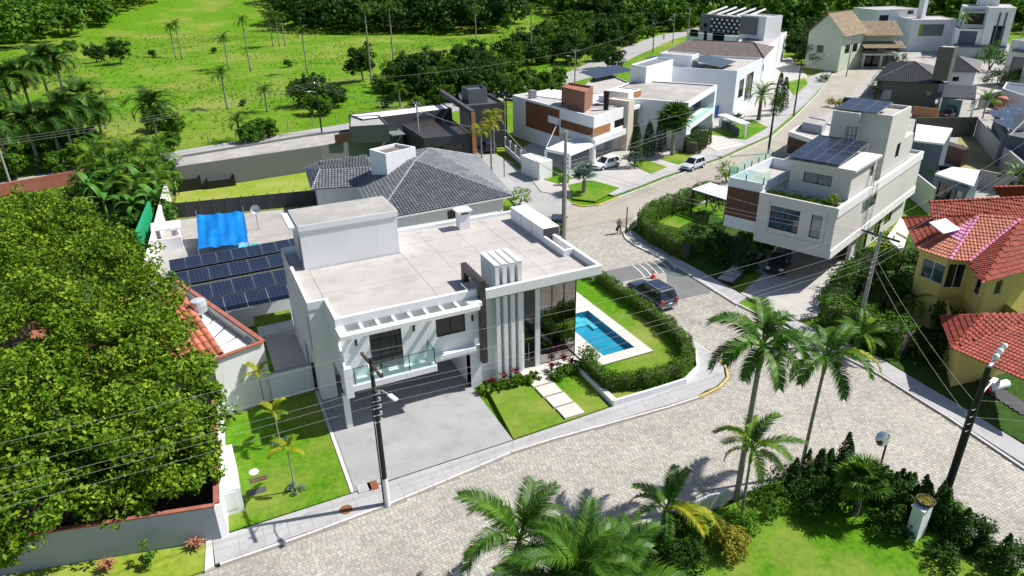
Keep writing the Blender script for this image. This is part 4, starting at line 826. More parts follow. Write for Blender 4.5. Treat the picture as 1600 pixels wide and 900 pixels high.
b.beam((*p, 2.2), (*q, 2.2), 1.6, .25); b.build('frame', 'white', t); b = MB(); b.beam((*(p+Vector((.5, 1))), .7), (*(q+Vector((-.3, 1))), .7), .1, 1.2); b.build('back_panel', 'slate_blue', t)
t = thing('blue_skip', 'bright blue covered skip beside the grey side wall', 'skip', (*(88.4,99.46), 0)); p = Vector((86.45,98.69)); b = MB(); b.prism([tuple(p), (p.x+3, p.y+1.5), (p.x+2.2, p.y+3.2), (p.x-.8, p.y+1.7)], 0, 2.0); b.build('body', 'tarp', t); b = MB(); b.prism([(p.x-.1, p.y-.1), (p.x+3.1, p.y+1.5), (p.x+2.2, p.y+3.3), (p.x-.9, p.y+1.7)], 2, 2.15); b.build('lid', 'cool_white', t)
# ---- grey and white house with solar panels
t = thing('tall_grey_house', 'tall white and grey house with rooftop solar panels behind the balcony house', 'house', (88.4, 96.87, 0))
c0, c1 = (88.4,96.87), (103.24,106.59); c2, c3 = (95.92,117.34), (80.18,109.42)
block(t, [c0, c1, c2, c3], 0, 8.0, 'cool_white', {0: [(2.5,5.62,2.88,6.04), (6.98,12.02,1.61,6.4)], 3: [(3, 6, 3.3, 4.1, 1, 1)]}, roof='roof_concrete', ph=.3)
block(t, [(82.02,110.63), (84.58,104.53), (87.93,106.72), (85.2,112.71)], 7.6, 9.9, 'cool_white', roof='roof_concrete', ph=.1)
solar_array('row of solar panels on the roof of the tall grey house', (87.73,100.06,8.3), (.86, .5, 0), (-.5, .86, .15), 4, 2, 1.9, 3.0); block(t, [(83.97,118.22), (85.75,109.5), (95.78,120.32), (94.12,124.75)], 0, 6.5, 'greyblue_wall', roof='roof_concrete', ph=.2)
solar_array('pair of solar panels on the low roof left of the tall grey house', (88.55,118.32,7.0), (.95, .3, 0), (-.3, .95, .1), 5, 1, 2.2, 4.5)
# ---- brown tiled roof and the patterned house
t = thing('brown_roof_house', 'house with a broad low brown tiled roof behind the tall grey house', 'house', (120, 125, 0))
D0, D1, D2, D3, DR0, DR1 = [(*p[:2], z) for p, z in (((99.68,133.45), 6.5), ((111.5,114.94), 6.5), ((127.08,128.08), 6.5), ((118.93,149.09), 6.5), ((109.32,135.45), 8.3), ((117.18,124.27), 8.3))]
tile_roof(t, [[D0, D1, DR1, DR0], [D1, D2, DR1], [D2, D3, DR0, DR1], [D3, D0, DR0]], 'brown_tile', 'black_metal', [(DR0, DR1), (D1, DR1), (D0, DR0)], .35, .5, .07, capr=.18)
block(t, [D0[:2], D1[:2], D2[:2], D3[:2]], 0, 6.4, 'cool_white', {1: [(1, 3, 3.5, 5, 2, 1)]}, roof=None)
t = thing('patterned_house', 'grey and white terrace house with a black zigzag wall panel and open pergola roof', 'house', (*(128.94,142.94), 0))
pa, pb = (128.3,161.53), (132.12,133.88)
hh = lambda x, z: None
block(t, [pa, (130.63,144.69), (144.5,146.61), (142.17,163.45)], 0, 6.97, 'white', {0: [(1,4,6.0,7.8), (6,7.2,5.2,7.8), (9,13,5.6,7.6)]}, roof='old_concrete', ph=.2)
z1, z2 = 11.04, 12.17
u0, u1, u2, u3 = -1.32, 12.64, 17.49, 25.17
qa, qb = (134.24,162.35), (138.35,132.63)
block(t, rect(offp(qa, qb, u0), offp(qa, qb, u1), 9), 4, z1, 'grey_plaster', {0: [(1.5, 2.6, z1-3.2, z1-2.2, 1, 1)]}, roof='old_concrete', ph=.5)
k = 0
for i in range(12):
    for j in range(5):
        if (i+j) % 2 == 0: panel(t, qa, qb, u0+4+i*.85, u0+4.75+i*.85, z1-1.2-j*.9, z1-.7-j*.9, 'white' if 1 else '', 'wall_tile', .06)
panel(t, qa, qb, u0+3.9, u0+14.3, z1-5.2, z1-.5, 'black_metal', 'zigzag_panel', .03)
block(t, rect(offp(pa, pb, u2), offp(pa, pb, u3), 6), 0, z2, 'white', {0: [(1, 6.5, z2-8.2, z2-5.2, 3, 1, 'glass_curtain')]}, roof='roof_concrete', ph=.2); panel(t, pa, pb, u2+.3, u3-2.2, z2-4.3, z2-.4, 'grey_plaster', 'facade_panel', .3)
for i in range(5):
    a = offp(qa, qb, u0+2+i*3.2, -8); b_ = offp(qa, qb, u0+4+i*3.2, 1.5); m_ = MB(); m_.beam((*a, z1+1.6), (*b_, z1+.4), .3, .4); m_.build('pergola_beam', 'white', t)
block(t, [(120.62,123.98), (149.66,147.09), (135.98,146.43), (115.64,130.24)], 0, 7, 'white', {0: [(2, 6, 3.6, 5.4, 2, 1), (10, 14, 3.6, 5.4, 2, 1)]}, roof='roof_concrete', ph=.3)

# ================================================================== houses on the right
t = thing('tall_greige_house', 'three storey greige house overhanging its carport, with roof solar panels and timber balcony box', 'house', (48, 42, 0))
f0, f1, fb = (45.1,44.8), (47.6,38.5), (69.86,47.47); fbl = (67.36,53.77)
block(t, [f0, f1, fb, fbl], 3.0, 7.5, 'greige', {0: [(1.17,3.8,4.54,6.6,2,2,'glass_blue'), (4.8,5.69,4.55,6.58,1,1,'glass_curtain')], 1: [(6.5, 8.3, 5.2, 6.4, 1, 1, 'glass_curtain'), (8.5, 10.4, 5.2, 6.4, 1, 1)]}, roof='roof_concrete', ph=.25)
panel(t, f0, f1, .9, 6.0, 4.0, 4.12, 'greige', 'sill_band', .06); panel(t, f0, f1, .9, 1.05, 4.12, 6.9, 'greige', 'sill_band', .06); panel(t, f0, f1, 5.9, 6.05, 4.12, 6.9, 'greige', 'sill_band', .06)
panel(t, f1, fb, .02, 24, 6.7, 7.52, 'white', 'white_band', .08); panel(t, f1, fb, .02, 24, 3.0, 3.75, 'white', 'white_band', .08)
b = MB(); b.wall((54.81,42.03), (69.65,48.01), 0, 3.0, [(1.0, 4.4, .1, 2.5), (6, 8.2, .1, 2.6), (9.2, 11.5, .9, 2.5)]); b.wall((52.52,47.79), (54.81,42.03), 0, 3, [(.4, 2.4, .1, 2.5)]); b.wall((67.36,53.77), (52.52,47.79), 0, 3); b.build('ground_wall', 'offwhite', t)
for u0, u1, z0, z1 in ((1.0, 4.4, .1, 2.5), (6, 8.2, .1, 2.6), (9.2, 11.5, .9, 2.5)): window(t, (54.81,42.03), (69.65,48.01), u0, u1, z0, z1, 2, 1)
panel(t, (52.52,47.79), (54.81,42.03), 2.6, 6.1, .1, 2.8, 'wood_dark', 'timber_board', .05, 8)
for p in ((53.92,41.56), (53.33,44.67)): b = MB(); b.tube([(*p, 0), (*p, 3.0)], .16, 10); b.build('column', 'white', t)
# timber balcony box on the left
l0, l1 = (44.35,48.05), (45.56,44.98)
block(t, [l0, l1, (53.91,48.35), (52.69,51.42)], 3.5, 8.15, 'cool_white', roof='roof_concrete', ph=.9)
for k in range(9): 
    m_ = MB(); u = .05+k*.355; e = (Vector(l1)-Vector(l0)).normalized(); n = Vector((e.y, -e.x)); c = Vector(l0)+e*(u+.178)+n*.03; m_.obox((c.x, c.y, 5.97), (e.x, e.y, 0), (n.x, n.y, 0), (0, 0, 1), .174, .04, 1.36); m_.build('timber_board', 'wood_red', t)
rl = MB(); pts = [(52.69,51.42), l0, l1, (46.86,45.51)]
for p, q in zip(pts, pts[1:]):
    p, q = Vector(p), Vector(q); L = (q-p).length; n = max(1, round(L/1.4))
    for i in range(n):
        a, c = p.lerp(q, i/n), p.lerp(q, (i+1)/n-.02); rl.beam((*a, 8.1), (*a, 8.75), .07, .07, (1, 0, 0)); g_ = MB(); g_.beam((*a, 8.7), (*c, 8.7), .015, .95); g_.build('glass_panel', 'clear_glass', t)
rl.build('railing_post', 'black_metal', t)
# upper storey with eaves and tower
u0_, u1_, ue, ub = (48.39,44.8), (50.33,39.92), (56.17,42.27), (54.23,47.15)
block(t, [u0_, u1_, ue, ub], 7.2, 9.95, 'greige', {0: [(*(1.22,3.67,8.29,9.2), 2, 1, 'glass_curtain')], 1: [(4.6, 5.7, 8.3, 9.3, 1, 1, 'glass_curtain')]}, roof='roof_concrete', ph=.02)
b = MB(); b.prism([(47.79,45.09), (50.04,39.42), (56.3,41.95), (54.07,47.57)], 9.95, 10.15); b.build('eaves_slab', 'offwhite', t)
solar_array('sloping blue solar panels above the greige upper storey', (*(48.0,44.96), 10.35), (0.37,-0.93,0), (0.93,0.37,0.1), 4, 4, 1.1, 1.65)
block(t, [(56.97,45.4), (57.93,42.98), (63.13,45.08), (61.28,49.72), (55.35,47.33), (56.23,45.1)], 7.2, 13.2, 'greige', {1: [(3.4, 4.6, 8.6, 10.0, 1, 1)]}, roof='roof_concrete', ph=.3)
b = MB(); b.prism([(63.13,45.08), (65.82,46.16), (63.97,50.81), (61.28,49.72)], 7.2, 10.2); b.build('rear_block', 'offwhite', t)
panel(t, (57.93,42.98), (63.13,45.08), .02, 5.58, 7.5, 13.15, 'offwhite', 'rendered_panel', .03) if False else None
solar_array('small blue solar array on top of the greige tower', (*(55.76,47.39), 13.35), (0.37,-0.93,0), (0.93,0.37,0.1), 3, 2, 1.2, 2.0)
b = MB(); cgr = (55.99,45.43)
for k in range(8):
    a = math.pi*2*k/8; b.tube([(cgr[0]+.45*math.cos(a), cgr[1]+.45*math.sin(a), 10.1), (cgr[0]+.45*math.cos(a), cgr[1]+.45*math.sin(a), 12.0)], .025, 4)
for z in (10.6, 11.3, 12.0): b.tube([(cgr[0]+.45*math.cos(a*math.pi/8), cgr[1]+.45*math.sin(a*math.pi/8), z) for a in range(17)], .025, 4)
b.build('ladder_cage', 'black_metal', t)
b = MB(); lp = Vector((54.93,41.45)); 
for dx in (0, .5): b.tube([(lp.x+dx*sd_x, lp.y+dx*.37, .5) if False else (lp.x+dx*.93, lp.y+dx*.37, .6), (lp.x+dx*.93, lp.y+dx*.37, 9.2)], .025, 5)
for k in range(30): b.tube([(lp.x, lp.y, .7+k*.28), (lp.x+.46, lp.y+.18, .7+k*.28)], .018, 4)
for z in (3.2, 4.7, 6.2, 7.7, 9.1): b.tube([(lp.x+.23+.5*math.cos(a), lp.y+.1+.5*math.sin(a), z) for a in np.linspace(-2.9, .6, 9)], .022, 4)
for a in (-2.2, -1.2, -.2): b.tube([(lp.x+.23+.5*math.cos(a), lp.y+.1+.5*math.sin(a), 3.2), (lp.x+.23+.5*math.cos(a), lp.y+.1+.5*math.sin(a), 9.1)], .018, 4)
b.build('ladder', 'grey_metal', t)
# planter on the front ledge
b = MB(); b.prism([(45.44,44.61), (47.77,38.76), (49.02,39.26), (46.7,45.11)], 7.2, 7.42); b.build('roof_planter', 'soil', t)
sheet('terrace_paving', [(45.29,44.87), (47.79,38.57), (55.02,41.49), (52.52,47.79)], .1, 'light_asphalt', .15)
sheet('driveway', [(41.2, 35.4), (43.5, 35.2), (55.5, 41.2), (53.6, 47.3), (47.6, 44.4), (40.9, 41.2)], .12, 'pale_paver', .15)
sheet('pavement', [(39.1, 39.7), (39.3, 45), (39.5, 50.2), (39.1, 55), (39.4, 57), (41.2, 58.6), (40.8, 53), (40.9, 46), (40.8, 40.4)], .125, 'sidewalk', .15)
wlk = sheet('garden_path', [(41.0, 44.3), (41.7, 42.9), (49, 46.8), (48.3, 48.2)], .14, 'soil', .1)
for k in range(7):
    a, c = Vector((41.0, 44.4)).lerp(Vector((48.3, 48.1)), k/7+.012), Vector((41.0, 44.4)).lerp(Vector((48.3, 48.1)), (k+1)/7-.012); d = Vector((.62, -1.22)); m_ = MB(); m_.prism([tuple(a), tuple(a+d), tuple(c+d), tuple(c)], .1, .2); m_.build('path_slab', 'pale_paver', wlk)
sheet('lawn', [(41, 44.6), (48.3, 48.4), (52, 52), (52, 60), (43.5, 58.2), (41.2, 55)], .13, 'shade_painted_grass', .2)  # greige house's shadow painted into this lawn by the darker grass
sheet('lawn', [(45.19,58.25), (45.99,56.51), (49.12,57.78), (49.14,60.63)], .14, 'lawn', .05)
sheet('pavement', [(40.4, 35.6), (41.4, 35.2), (42.4, 28.6), (41.9, 21.2), (41.2, 14), (39.6, 14), (40.3, 21.5), (40.75, 27), (40.1, 33)], .125, 'sidewalk', .15)
sheet('pavement', [(45.3, 62.1), (54.8, 63.8), (64.3, 66.8), (72.8, 70.3), (86.3, 76.3), (101, 85.2), (121.5, 98.2), (121.5, 96.5), (101.5, 83.5), (87, 74.6), (73.4, 68.6), (64.5, 65.2), (55, 62.2), (45.6, 60.6), (41, 58.4)], .125, 'sidewalk', .15)
sheet('pavement', [(121.5, 109), (116.2, 105.4), (97, 92), (83.5, 83.2), (68.2, 76.7), (55.6, 72.8), (50.2, 70.7), (46, 69.3), (45.3, 71), (50, 72.5), (55, 74.6), (67.6, 78.5), (82.8, 85), (96.2, 93.8), (120, 111)], .125, 'sidewalk', .15)
# pergola at the back of that garden
t = thing('garden_pergola', 'white slatted pergola over a dark frame beside the timber balcony box', 'pergola', (51.5, 57.5, 0)); pg = [Vector(p) for p in ((50.35,59.96), (51.17,55.43), (53.61,57.95), (53.24,60.86))]
for k in range(6): m_ = MB(); m_.beam((*pg[0].lerp(pg[3], k/5), 2.85), (*pg[1].lerp(pg[2], k/5), 2.85), .42, .12); m_.build('slat', 'white', t)
m_ = MB()
for p in pg: m_.beam((*p, 0), (*p, 2.8), .15, .15, (1, 0, 0))
for p, q in zip(pg, pg[1:]+pg[:1]): m_.beam((*p, 2.68), (*q, 2.68), .12, .2)
m_.build('frame', 'black_metal', t)
# ---- small blue-grey house, walls and yard behind
t = thing('blue_grey_house', 'small dark blue-grey house with a white ribbed roof behind the greige house', 'house', (73, 54, 0))
block(t, [(79.58,55.55), (81.18,52.88), (89.28,57.49), (87.66,61.37)], 0, 5.6, 'slate_blue', {0: [(3.0,4.2,2.6,3.2,1,1)]}, roof=None); rp = [Vector(p) for p in ((79.58,55.55), (81.18,52.88), (89.28,57.49), (87.66,61.37))]
b = MB(); b.prism([tuple(p) for p in rp], 5.6, 5.75); b.build('roof', 'white_sheet', t)
for k in range(22): m_ = MB(); m_.beam((*rp[0].lerp(rp[1], k/22+.02), 5.78), (*rp[3].lerp(rp[2], k/22+.02), 5.78), .16, .06); m_.build('roof_rib', 'white_sheet', t)
b = MB(); q = [(77.46,50.59), (76.66,45.46), (83.08,49.04), (81.58,51.39)]; b.prism(q, 3.1, 3.3); b.build('flat_roof', 'white_sheet', t)
block(t, [(q[0][0]+.4, q[0][1]+.3), (q[1][0]-.4, q[1][1]+.3), (q[2][0]-.5, q[2][1]-.5), (q[3][0]+.3, q[3][1]-.5)], 0, 3.1, 'slate_blue', {0: [(1, 3.2, .2, 2.5, 2, 1), (3.8, 4.8, 1, 2.4, 1, 1, 'glass_curtain')]}, roof=None)
sheet('sandy_yard', [(91.71,57.7), (95.61,53.21), (110.75,67.61), (109.52,69.26)], .05, 'sand_lawn', .1)
def free_wall(label, pts, h, mat, w=.18, name='boundary_wall', cat='wall', cope=None):
    t = thing(name, label, cat, (*pts[0], 0)); m_ = MB()
    for p, q in zip(pts, pts[1:]): m_.beam((*p, h/2), (*q, h/2), w, h)
    m_.build('wall', mat, t)
    if cope:
        m_ = MB()
        for p, q in zip(pts, pts[1:]): m_.beam((*p, h+.03), (*q, h+.03), w+.1, .08)
        m_.build('coping', cope, t)
    return t
free_wall('grey-green boundary wall behind the sandy yard', [(103.0,72.41), (111.36,68.23)], 3.0, 'olive')
t = free_wall('stained old concrete wall along the right of the sandy yard', [(111.53,68.14), (98.38,55.84)], 2.8, 'old_wall', cope='old_concrete'); free_wall('stained concrete wall beside the tiled house at the right edge', [(97.86,55.41), (90.24,47.48), (83.65,40.71)], 2.8, 'old_wall', cope='old_concrete')
free_wall('dark stained wall below the sandy yard', [(87.17,51.46), (88.05,47.25)], 2.2, 'old_wall'); free_wall('plain grey rendered wall between the greige house and the red roofs', [(77.87,54.1), (73.28,47.37)], 3.0, 'offwhite')
b = MB(); p = Vector((93.42,57.82)); b.prism([tuple(p), (p.x+1.6, p.y+.4), (p.x+3.2, p.y+6.5), (p.x+1.4, p.y+6.6)], .05, 2.4); tag(b.build('wood_store', 'wood_dark'), 'dark open store built against the blue-grey house beside the sandy yard', 'shed')
# ---- dark tiled house with the green chimney block
t = thing('dark_roof_house', 'olive walled house with a dark tiled hip roof and a tall grey-green chimney block', 'house', (*(123.25,86.04), 0))
z = 4.6; A_, B_, C_, D_ = (*(117.34,92.57), z), (*(124.76,84.07), z), (*(140.56,94.92), z), (*(139.69,107.21), z); P1 = (*(129.83,94.43), 6.9)
tile_roof(t, [[A_, B_, P1], [B_, C_, P1], [C_, D_, P1], [D_, A_, P1]], 'dark_tile', 'dark_tile', [(A_, P1), (B_, P1)], .3, .42, .06)
w_ = inset([A_[:2], B_[:2], C_[:2], D_[:2]], .6); block(t, w_, 0, 4.5, 'olive', {0: [(8.2,9.2,2.2,3.2,1,1,'glass_curtain'), (1, 2.8, 1.0, 3.0, 1, 1, 'glass_curtain')]}, roof=None)
block(t, rect((123.14,85.37), (124.1,83.12), 3), 5.2, 10.86, 'olive', roof='roof_concrete', ph=.05)
z = 5; A_, B_, C_, D_ = (*(135.56,90.91), z), (*(139.58,87.52), z), (*(154.41,96.78), z), (*(153.55,103.16), z); P1 = (*(143.0,94.98), 7)
tile_roof(t, [[A_, B_, P1], [B_, C_, P1], [C_, D_, P1]], 'dark_tile', 'dark_tile', [(B_, P1)], .3, .42, .06); block(t, inset([A_[:2], B_[:2], C_[:2], D_[:2]], .5), 0, 4.9, 'white', {0: [(.5, 1.6, 3.2, 4, 1, 1)]}, roof=None)
c = thing('glazed_carport', 'glazed carport with a dark roof beside the dark tiled house', 'carport', (*(120.7,78.01), 0)); q = [(120.21,80.65), (122.8,76.44), (135.12,84.52), (131.6,88.24)]; b = MB(); b.prism(q, 3.1, 3.3); b.build('roof', 'dark_tile', c)
b = MB()
for p in q: b.beam((*p, 0), (*p, 3.1), .25, .25, (1, 0, 0))
b.build('post', 'white', c); panel(c, (q[0][0]+.2, q[0][1]+2.5), (q[1][0]-.2, q[1][1]+2.5), 1.5, 5.2, .3, 2.8, 'glass_teal', 'glass_screen', .05, 0)
free_wall('brick-topped low wall beside the glazed carport', [(115.5,82.16), (116.94,78.37)], 1.9, 'wood_light'); free_wall('pale yard wall right of the glazed carport', [(130.62,80.48), (137.25,81.4), (134.33,74.51)], 2.6, 'grey_plaster')
t = thing('wavy_figure', 'pink and orange round lantern shaped ornament standing by the yard wall', 'ornament', (*(131.65,77.3), 0)); p = t.location; b = MB(); b.lathe((p.x, p.y, 0), [(.1, 0), (.8, .5), (.9, 1.1), (.5, 1.7), (.9, 2.0), (1.1, 2.4), (.6, 2.8), (.05, 2.9)], 14); b.build('body', 'salmon_tile', t, True)
# ---- tiled house with solar panels at the right edge
t = thing('solar_tile_house', 'grey tiled house with large blue solar panels at the right edge', 'house', (*(107.83,58.26), 0)); z = 4.4
A_, B_, C_, D_ = (*(97.54,55.11), z), (*(97.87,47.34), z), (*(119.18,59.33), 5.8), (*(108.66,65.05), z); P1 = (*(103.84,56.64), 6.3)
tile_roof(t, [[A_, B_, C_, P1], [D_, A_, P1]], 'grey_tile', 'grey_tile_cap', [(A_, P1)], .28, .4, .06); block(t, [(A_[0]+.7, A_[1]+1), (B_[0], B_[1]+1), (C_[0], C_[1]), (D_[0]+.9, D_[1]-.3)], 0, 4.3, 'slate_blue', {3: [(1, 2, 1, 3, 1, 1)]}, roof=None)
solar_array('large blue solar panels on the grey tiles at the right edge', (*(97.71,55.44), 4.9), (3.84,0.46,0), (7.66,7.35,1.0), 3, 2, 3.0, 4.2, .15, .15)
t = thing('hanging_cloth', 'blue and white striped cloth hung on the wall of the tiled house', 'cloth', (*(109.1,63.91), 1.0)); p = Vector((109.81,64.87)); b = MB()
for k in range(6): b.face([(p.x+k*.35, p.y+.08*(k % 2), 1.2), (p.x+(k+1)*.35, p.y+.08*((k+1) % 2), 1.2), (p.x+(k+1)*.35, p.y+.08*((k+1) % 2), 3.2), (p.x+k*.35, p.y+.08*(k % 2), 3.2)])
b.build('fabric', 'tarp', t)
# ---- tan shingle house
t = thing('tan_roof_house', 'pale green two storey house with a tan shingle gable roof and balcony', 'house', (*(146.65,125.99), 0))
h1 = 8.62; n0, n1 = (143.66,133.99), (144.06,124.04); hp = 12.7
b = MB(); hm = h1-.1; pk = Vector(n0).lerp(Vector(n1), .5); dpt = Vector((154.61,127.15))-Vector(n1); dirf = dpt.normalized()
nb0, nb1 = Vector(n0)+dirf*11, Vector(n1)+dirf*11
b.wall(n0, n1, 0, hm, [(3, 5, 4, 5.6)]); b.wall(n1, nb1, 0, hm, [(2, 4.5, 4, 6), (6, 8.5, 4, 6)]); b.wall(nb1, nb0, 0, hm); b.wall(nb0, n0, 0, hm); pkb = pk+dirf*11
b.face([(*n0, hm), (*n1, hm), (*pk, hp)]); b.face([(*nb1, hm), (*nb0, hm), (*pkb, hp)]); b.build('wall', 'pale_green', t); window(t, n0, n1, 3, 5, 4, 5.6); window(t, n1, nb1, 2, 4.5, 4, 6); window(t, n1, nb1, 6, 8.5, 4, 6)
o_ = (Vector(n1)-Vector(n0)).normalized()*.9; e1, e2, e3, e4 = Vector(n1)+o_-dirf*.7, nb1+o_+dirf*.7, Vector(n0)-o_-dirf*.7, nb0-o_+dirf*.7; k1, k2 = pk-dirf*.7, pkb+dirf*.7; ze = hm-.35
tile_roof(t, [[(*e1, ze), (*e2, ze), (*k2, hp+.15), (*k1, hp+.15)], [(*e4, ze), (*e3, ze), (*k1, hp+.15), (*k2, hp+.15)]], 'tan_shingle', 'tan_shingle', [((*k1, hp+.2), (*k2, hp+.2))], .4, .45, .03)
m0, m1 = (155.18,128.15), (162.16,123.84); q = rect(m0, m1, 9); hb = 8.14
block(t, q, 0, hb-.6, 'pale_green', {0: [(.8, 4.2, 3.8, 6, 2, 1), (6, 9, 3.8, 6, 2, 1), (1, 8.6, 0.05, 2.7, 3, 1)]}, roof=None)
qa = [Vector(p) for p in q]; f_ = (qa[1]-qa[0]).normalized(); g_ = (qa[3]-qa[0]).normalized()
tile_roof(t, [[(*(qa[0]-g_*1.5-f_*.5), hb-.7), (*(qa[1]-g_*1.5+f_*.8), hb-.7), (*(qa[1]+g_*5+f_*.8), hb+2.0), (*(qa[0]+g_*5-f_*.5), hb+2.0)], [(*(qa[0]-g_*4.2-f_*.3), hb-3.3), (*(qa[1]-g_*4.2+f_*1.2), hb-3.3), (*(qa[1]-g_*.2+f_*1.2), hb-2.1), (*(qa[0]-g_*.2-f_*.3), hb-2.1)]], 'tan_shingle', 'tan_shingle', [], .4, .45, .03)
b = MB(); b.prism([tuple(qa[0]-g_*3), tuple(qa[1]-g_*3), tuple(qa[1]), tuple(qa[0])], 3.0, 3.5); b.build('balcony', 'pale_green', t); b = MB()
for k in range(16): p = (qa[0]-g_*2.95).lerp(qa[1]-g_*2.95, k/15); b.beam((*p, 3.5), (*p, 4.6), .06, .06, (1, 0, 0))
b.beam((*(qa[0]-g_*2.95), 4.6), (*(qa[1]-g_*2.95), 4.6), .1, .1); b.build('railing', 'black_metal', t)
for f in (.05, .55, .98): p = (qa[0]-g_*2.8).lerp(qa[1]-g_*2.8, f); b = MB(); b.beam((*p, 0), (*p, 3.0), .4, .4, (1, 0, 0)); b.build('post', 'pale_green', t)
# ---- white modern houses at top right
t = thing('white_box_house', 'white box house with a wide picture window reflecting trees', 'house', (*(184.94,136.5), 0))
x0, x1 = (190.15,141.36), (199.87,135.11); zt = 8.34; zw = (2.18,8.58,4.1,7.16)
block(t, rect(x0, x1, 12), 0, zt, 'white', {0: [(*zw, 1, 1, 'mirror_glass')]}, roof='roof_concrete', ph=.1)
panel(t, x0, x1, zw[0]+3.2, zw[1]-3.2, zw[2]+3.0, zw[3]-.4, 'tarp', 'blind', -.06)
block(t, rect((187.97,151.55), (201.51,148.28), 11), 0, 10.42, 'white', {0: [(1, 4, 7, 9, 2, 1), (10, 12, 9, 10, 1, 1)]}, roof='roof_concrete', ph=.1)
b = MB(); ch_ = Vector((199.87,135.11))+Vector((-3, 9)); b.box(ch_.x-.8, ch_.x+.8, ch_.y-.8, ch_.y+.8, zt-1, zt+5); b.build('chimney', 'white', t)
t = thing('white_villa', 'tall white villa with curved balcony, blue-grey bands and a central tower at top right', 'house', (*(193.44,120.54), 0))
z0_, z1_ = (190.41,128.37), (200.02,116.4); hv = 12.16
block(t, rect(z0_, offp(z0_, z1_, 6.18), 13), 0, hv-5.2, 'white', {0: [(1, 5, 3, 6.5, 1, 1, 'slate_blue'), (7, 11, 3, 8, 2, 3, 'glass_curtain')]}, roof='roof_concrete', ph=1.0)
block(t, rect(offp(z0_, z1_, 1, -5), offp(z0_, z1_, 6.18, -5), 8), hv-5.4, hv, 'white', {0: [(1, 6, hv-4.4, hv-1.6, 3, 1), (8, 10, hv-4.4, hv-1.8, 1, 1)]}, roof='roof_concrete', ph=.1); panel(t, offp(z0_, z1_, 1, -5), offp(z0_, z1_, 6.18, -5), 0, 4.98, hv-1.3, hv-.5, 'greyblue_wall', 'band', .1)
block(t, rect(offp(z0_, z1_, 6.18, .6), offp(z0_, z1_, 12.08, .6), 14), 0, 12.29, 'white', {0: [(2, 4.5, 2, 8.0, 1, 1)]}, roof='roof_concrete', ph=.1); block(t, rect(offp(z0_, z1_, 4.68, -8), offp(z0_, z1_, 9.08, -8), 8), 8, 15.9, 'white', roof='roof_concrete', ph=.1)
for k in (0, 1.4): panel(t, offp(z0_, z1_, 6.18, .6), offp(z0_, z1_, 12.08, .6), 2.5+k, 2.9+k, 1, hv-1, 'slate_blue', 'pilaster', .25)
panel(t, z0_, z1_, 0.18, 12.08, hv-9.6, hv-9.0, 'slate_blue', 'band', 1.2)
t = thing('apartment_house', 'pale apartment house with recessed balconies at the right edge', 'house', (160.98, 95.96, 0)); jh = 8.89
block(t, rect((160.98,95.96), (159.83,87.58), 14), 0, jh, 'offwhite', {0: [(1.4, 4.2, jh-7.8, jh-3.2, 1, 1), (1, 3.4, .6, jh-9, 2, 1)], 3: [(2, 6, 4, 8, 2, 1)]}, roof='roof_concrete', ph=.2); panel(t, (160.98,95.96), (159.83,87.58), 1.2, 4.6, jh-2.2, jh-1.7, 'slate_blue', 'balcony_shade', .6)
t = thing('flat_roof_annexe', 'low white flat roofed annexe at the right edge behind the yard wall', 'annexe', (*(149.8,85.22), 0)); block(t, [(136.95,80.87), (129.25,68.17), (143.95,76.73), (144.09,84.7)], 0, 3.2, 'white', roof='slate_blue', ph=.2)
t = thing('roof_terrace_house', 'white roofed low house between the street and the greige house', 'house', (*(92.79,82.62), 0)); block(t, [(78.61,74.24), (77.95,68.56), (87.38,73.04), (88.69,79.37)], 0, 3.2, 'white', roof='roof_concrete', ph=.25); block(t, [(81.45,74.59), (81.99,71.44), (85.42,73.81), (85.03,77.07)], 3, 4.2, 'greyblue_wall', roof='old_concrete', ph=.1)
panel(t, (78.61,74.24), (77.95,68.56), .2, 6, .2, 2.6, 'wood_dark', 'timber_board', .05, 8)
# ---- red roofed yellow house
t = thing('yellow_house', 'yellow house with stepped red clay tile roofs, some tiles painted pink', 'house', (*(53.34,29.39), 0))
A1_, A2_, A3_, A4_ = (*(48.71,31.75), 6.2), (*(48.94,29.27), 6.2), (*(49.83,28.41), 6.2), (*(53.64,36.89), 6.2)
K1, K2 = (*(53.84,31.0), 8.2), (*(55.91,29.1), 8.2); E5, E6 = (*(47.64,25.95), 6.0), (*(56.09,25.55), 6.0)
tile_roof(t, [[A4_, A1_, K1]], 'terracotta', 'terracotta', [(A4_, K1)], .24, .36, .06); m1_, m2_ = tuple(Vector(A1_).lerp(Vector(K1), .45)), tuple(Vector(A2_).lerp(Vector(K1), .4)); tile_roof(t, [[A1_, A2_, m2_, m1_]], 'salmon_tile', 'salmon_tile', [(A1_, K1)], .24, .36, .06); tile_roof(t, [[m1_, m2_, K1]], 'pink_tile', 'salmon_tile', [], .24, .36, .06); tile_roof(t, [[A2_, A3_, K2, K1]], 'salmon_tile', ['pink_tile', 'salmon_tile'], [(A2_, K1), (K1, K2)], .24, .36, .06)
tile_roof(t, [[E5, E6, (E6[0]+3, E6[1]+4, 8.2), K2, A3_][:5]], 'terracotta', 'pink_tile', [(A3_, K2)], .24, .36, .06)
R1, R2, R3, R4 = (*(53.06,34.55), 8.4), (*(63.83,30.67), 8.4), (*(59.85,27.99), 7.0), (*(52.35,33.21), 7.0)
tile_roof(t, [[R4, R3, R2, R1]], 'terracotta', 'terracotta', [(R1, R2)], .24, .36, .06); tile_roof(t, [[(*(62.77,34.5), 7), (*(66.48,31.75), 7), (*(66.69,32.3), 8.4), (*(61.22,34.62), 8.4)]], 'terracotta', 'terracotta', [((*(61.22,34.62), 8.4), (*(66.69,32.3), 8.4))], .24, .36, .06)
yp = [(49.6,31.95), (49.5,29.76), (51.03,28.83), (49.64,26.6), (58.32,26.64), (73.24,35.3), (56.9,36.9)]
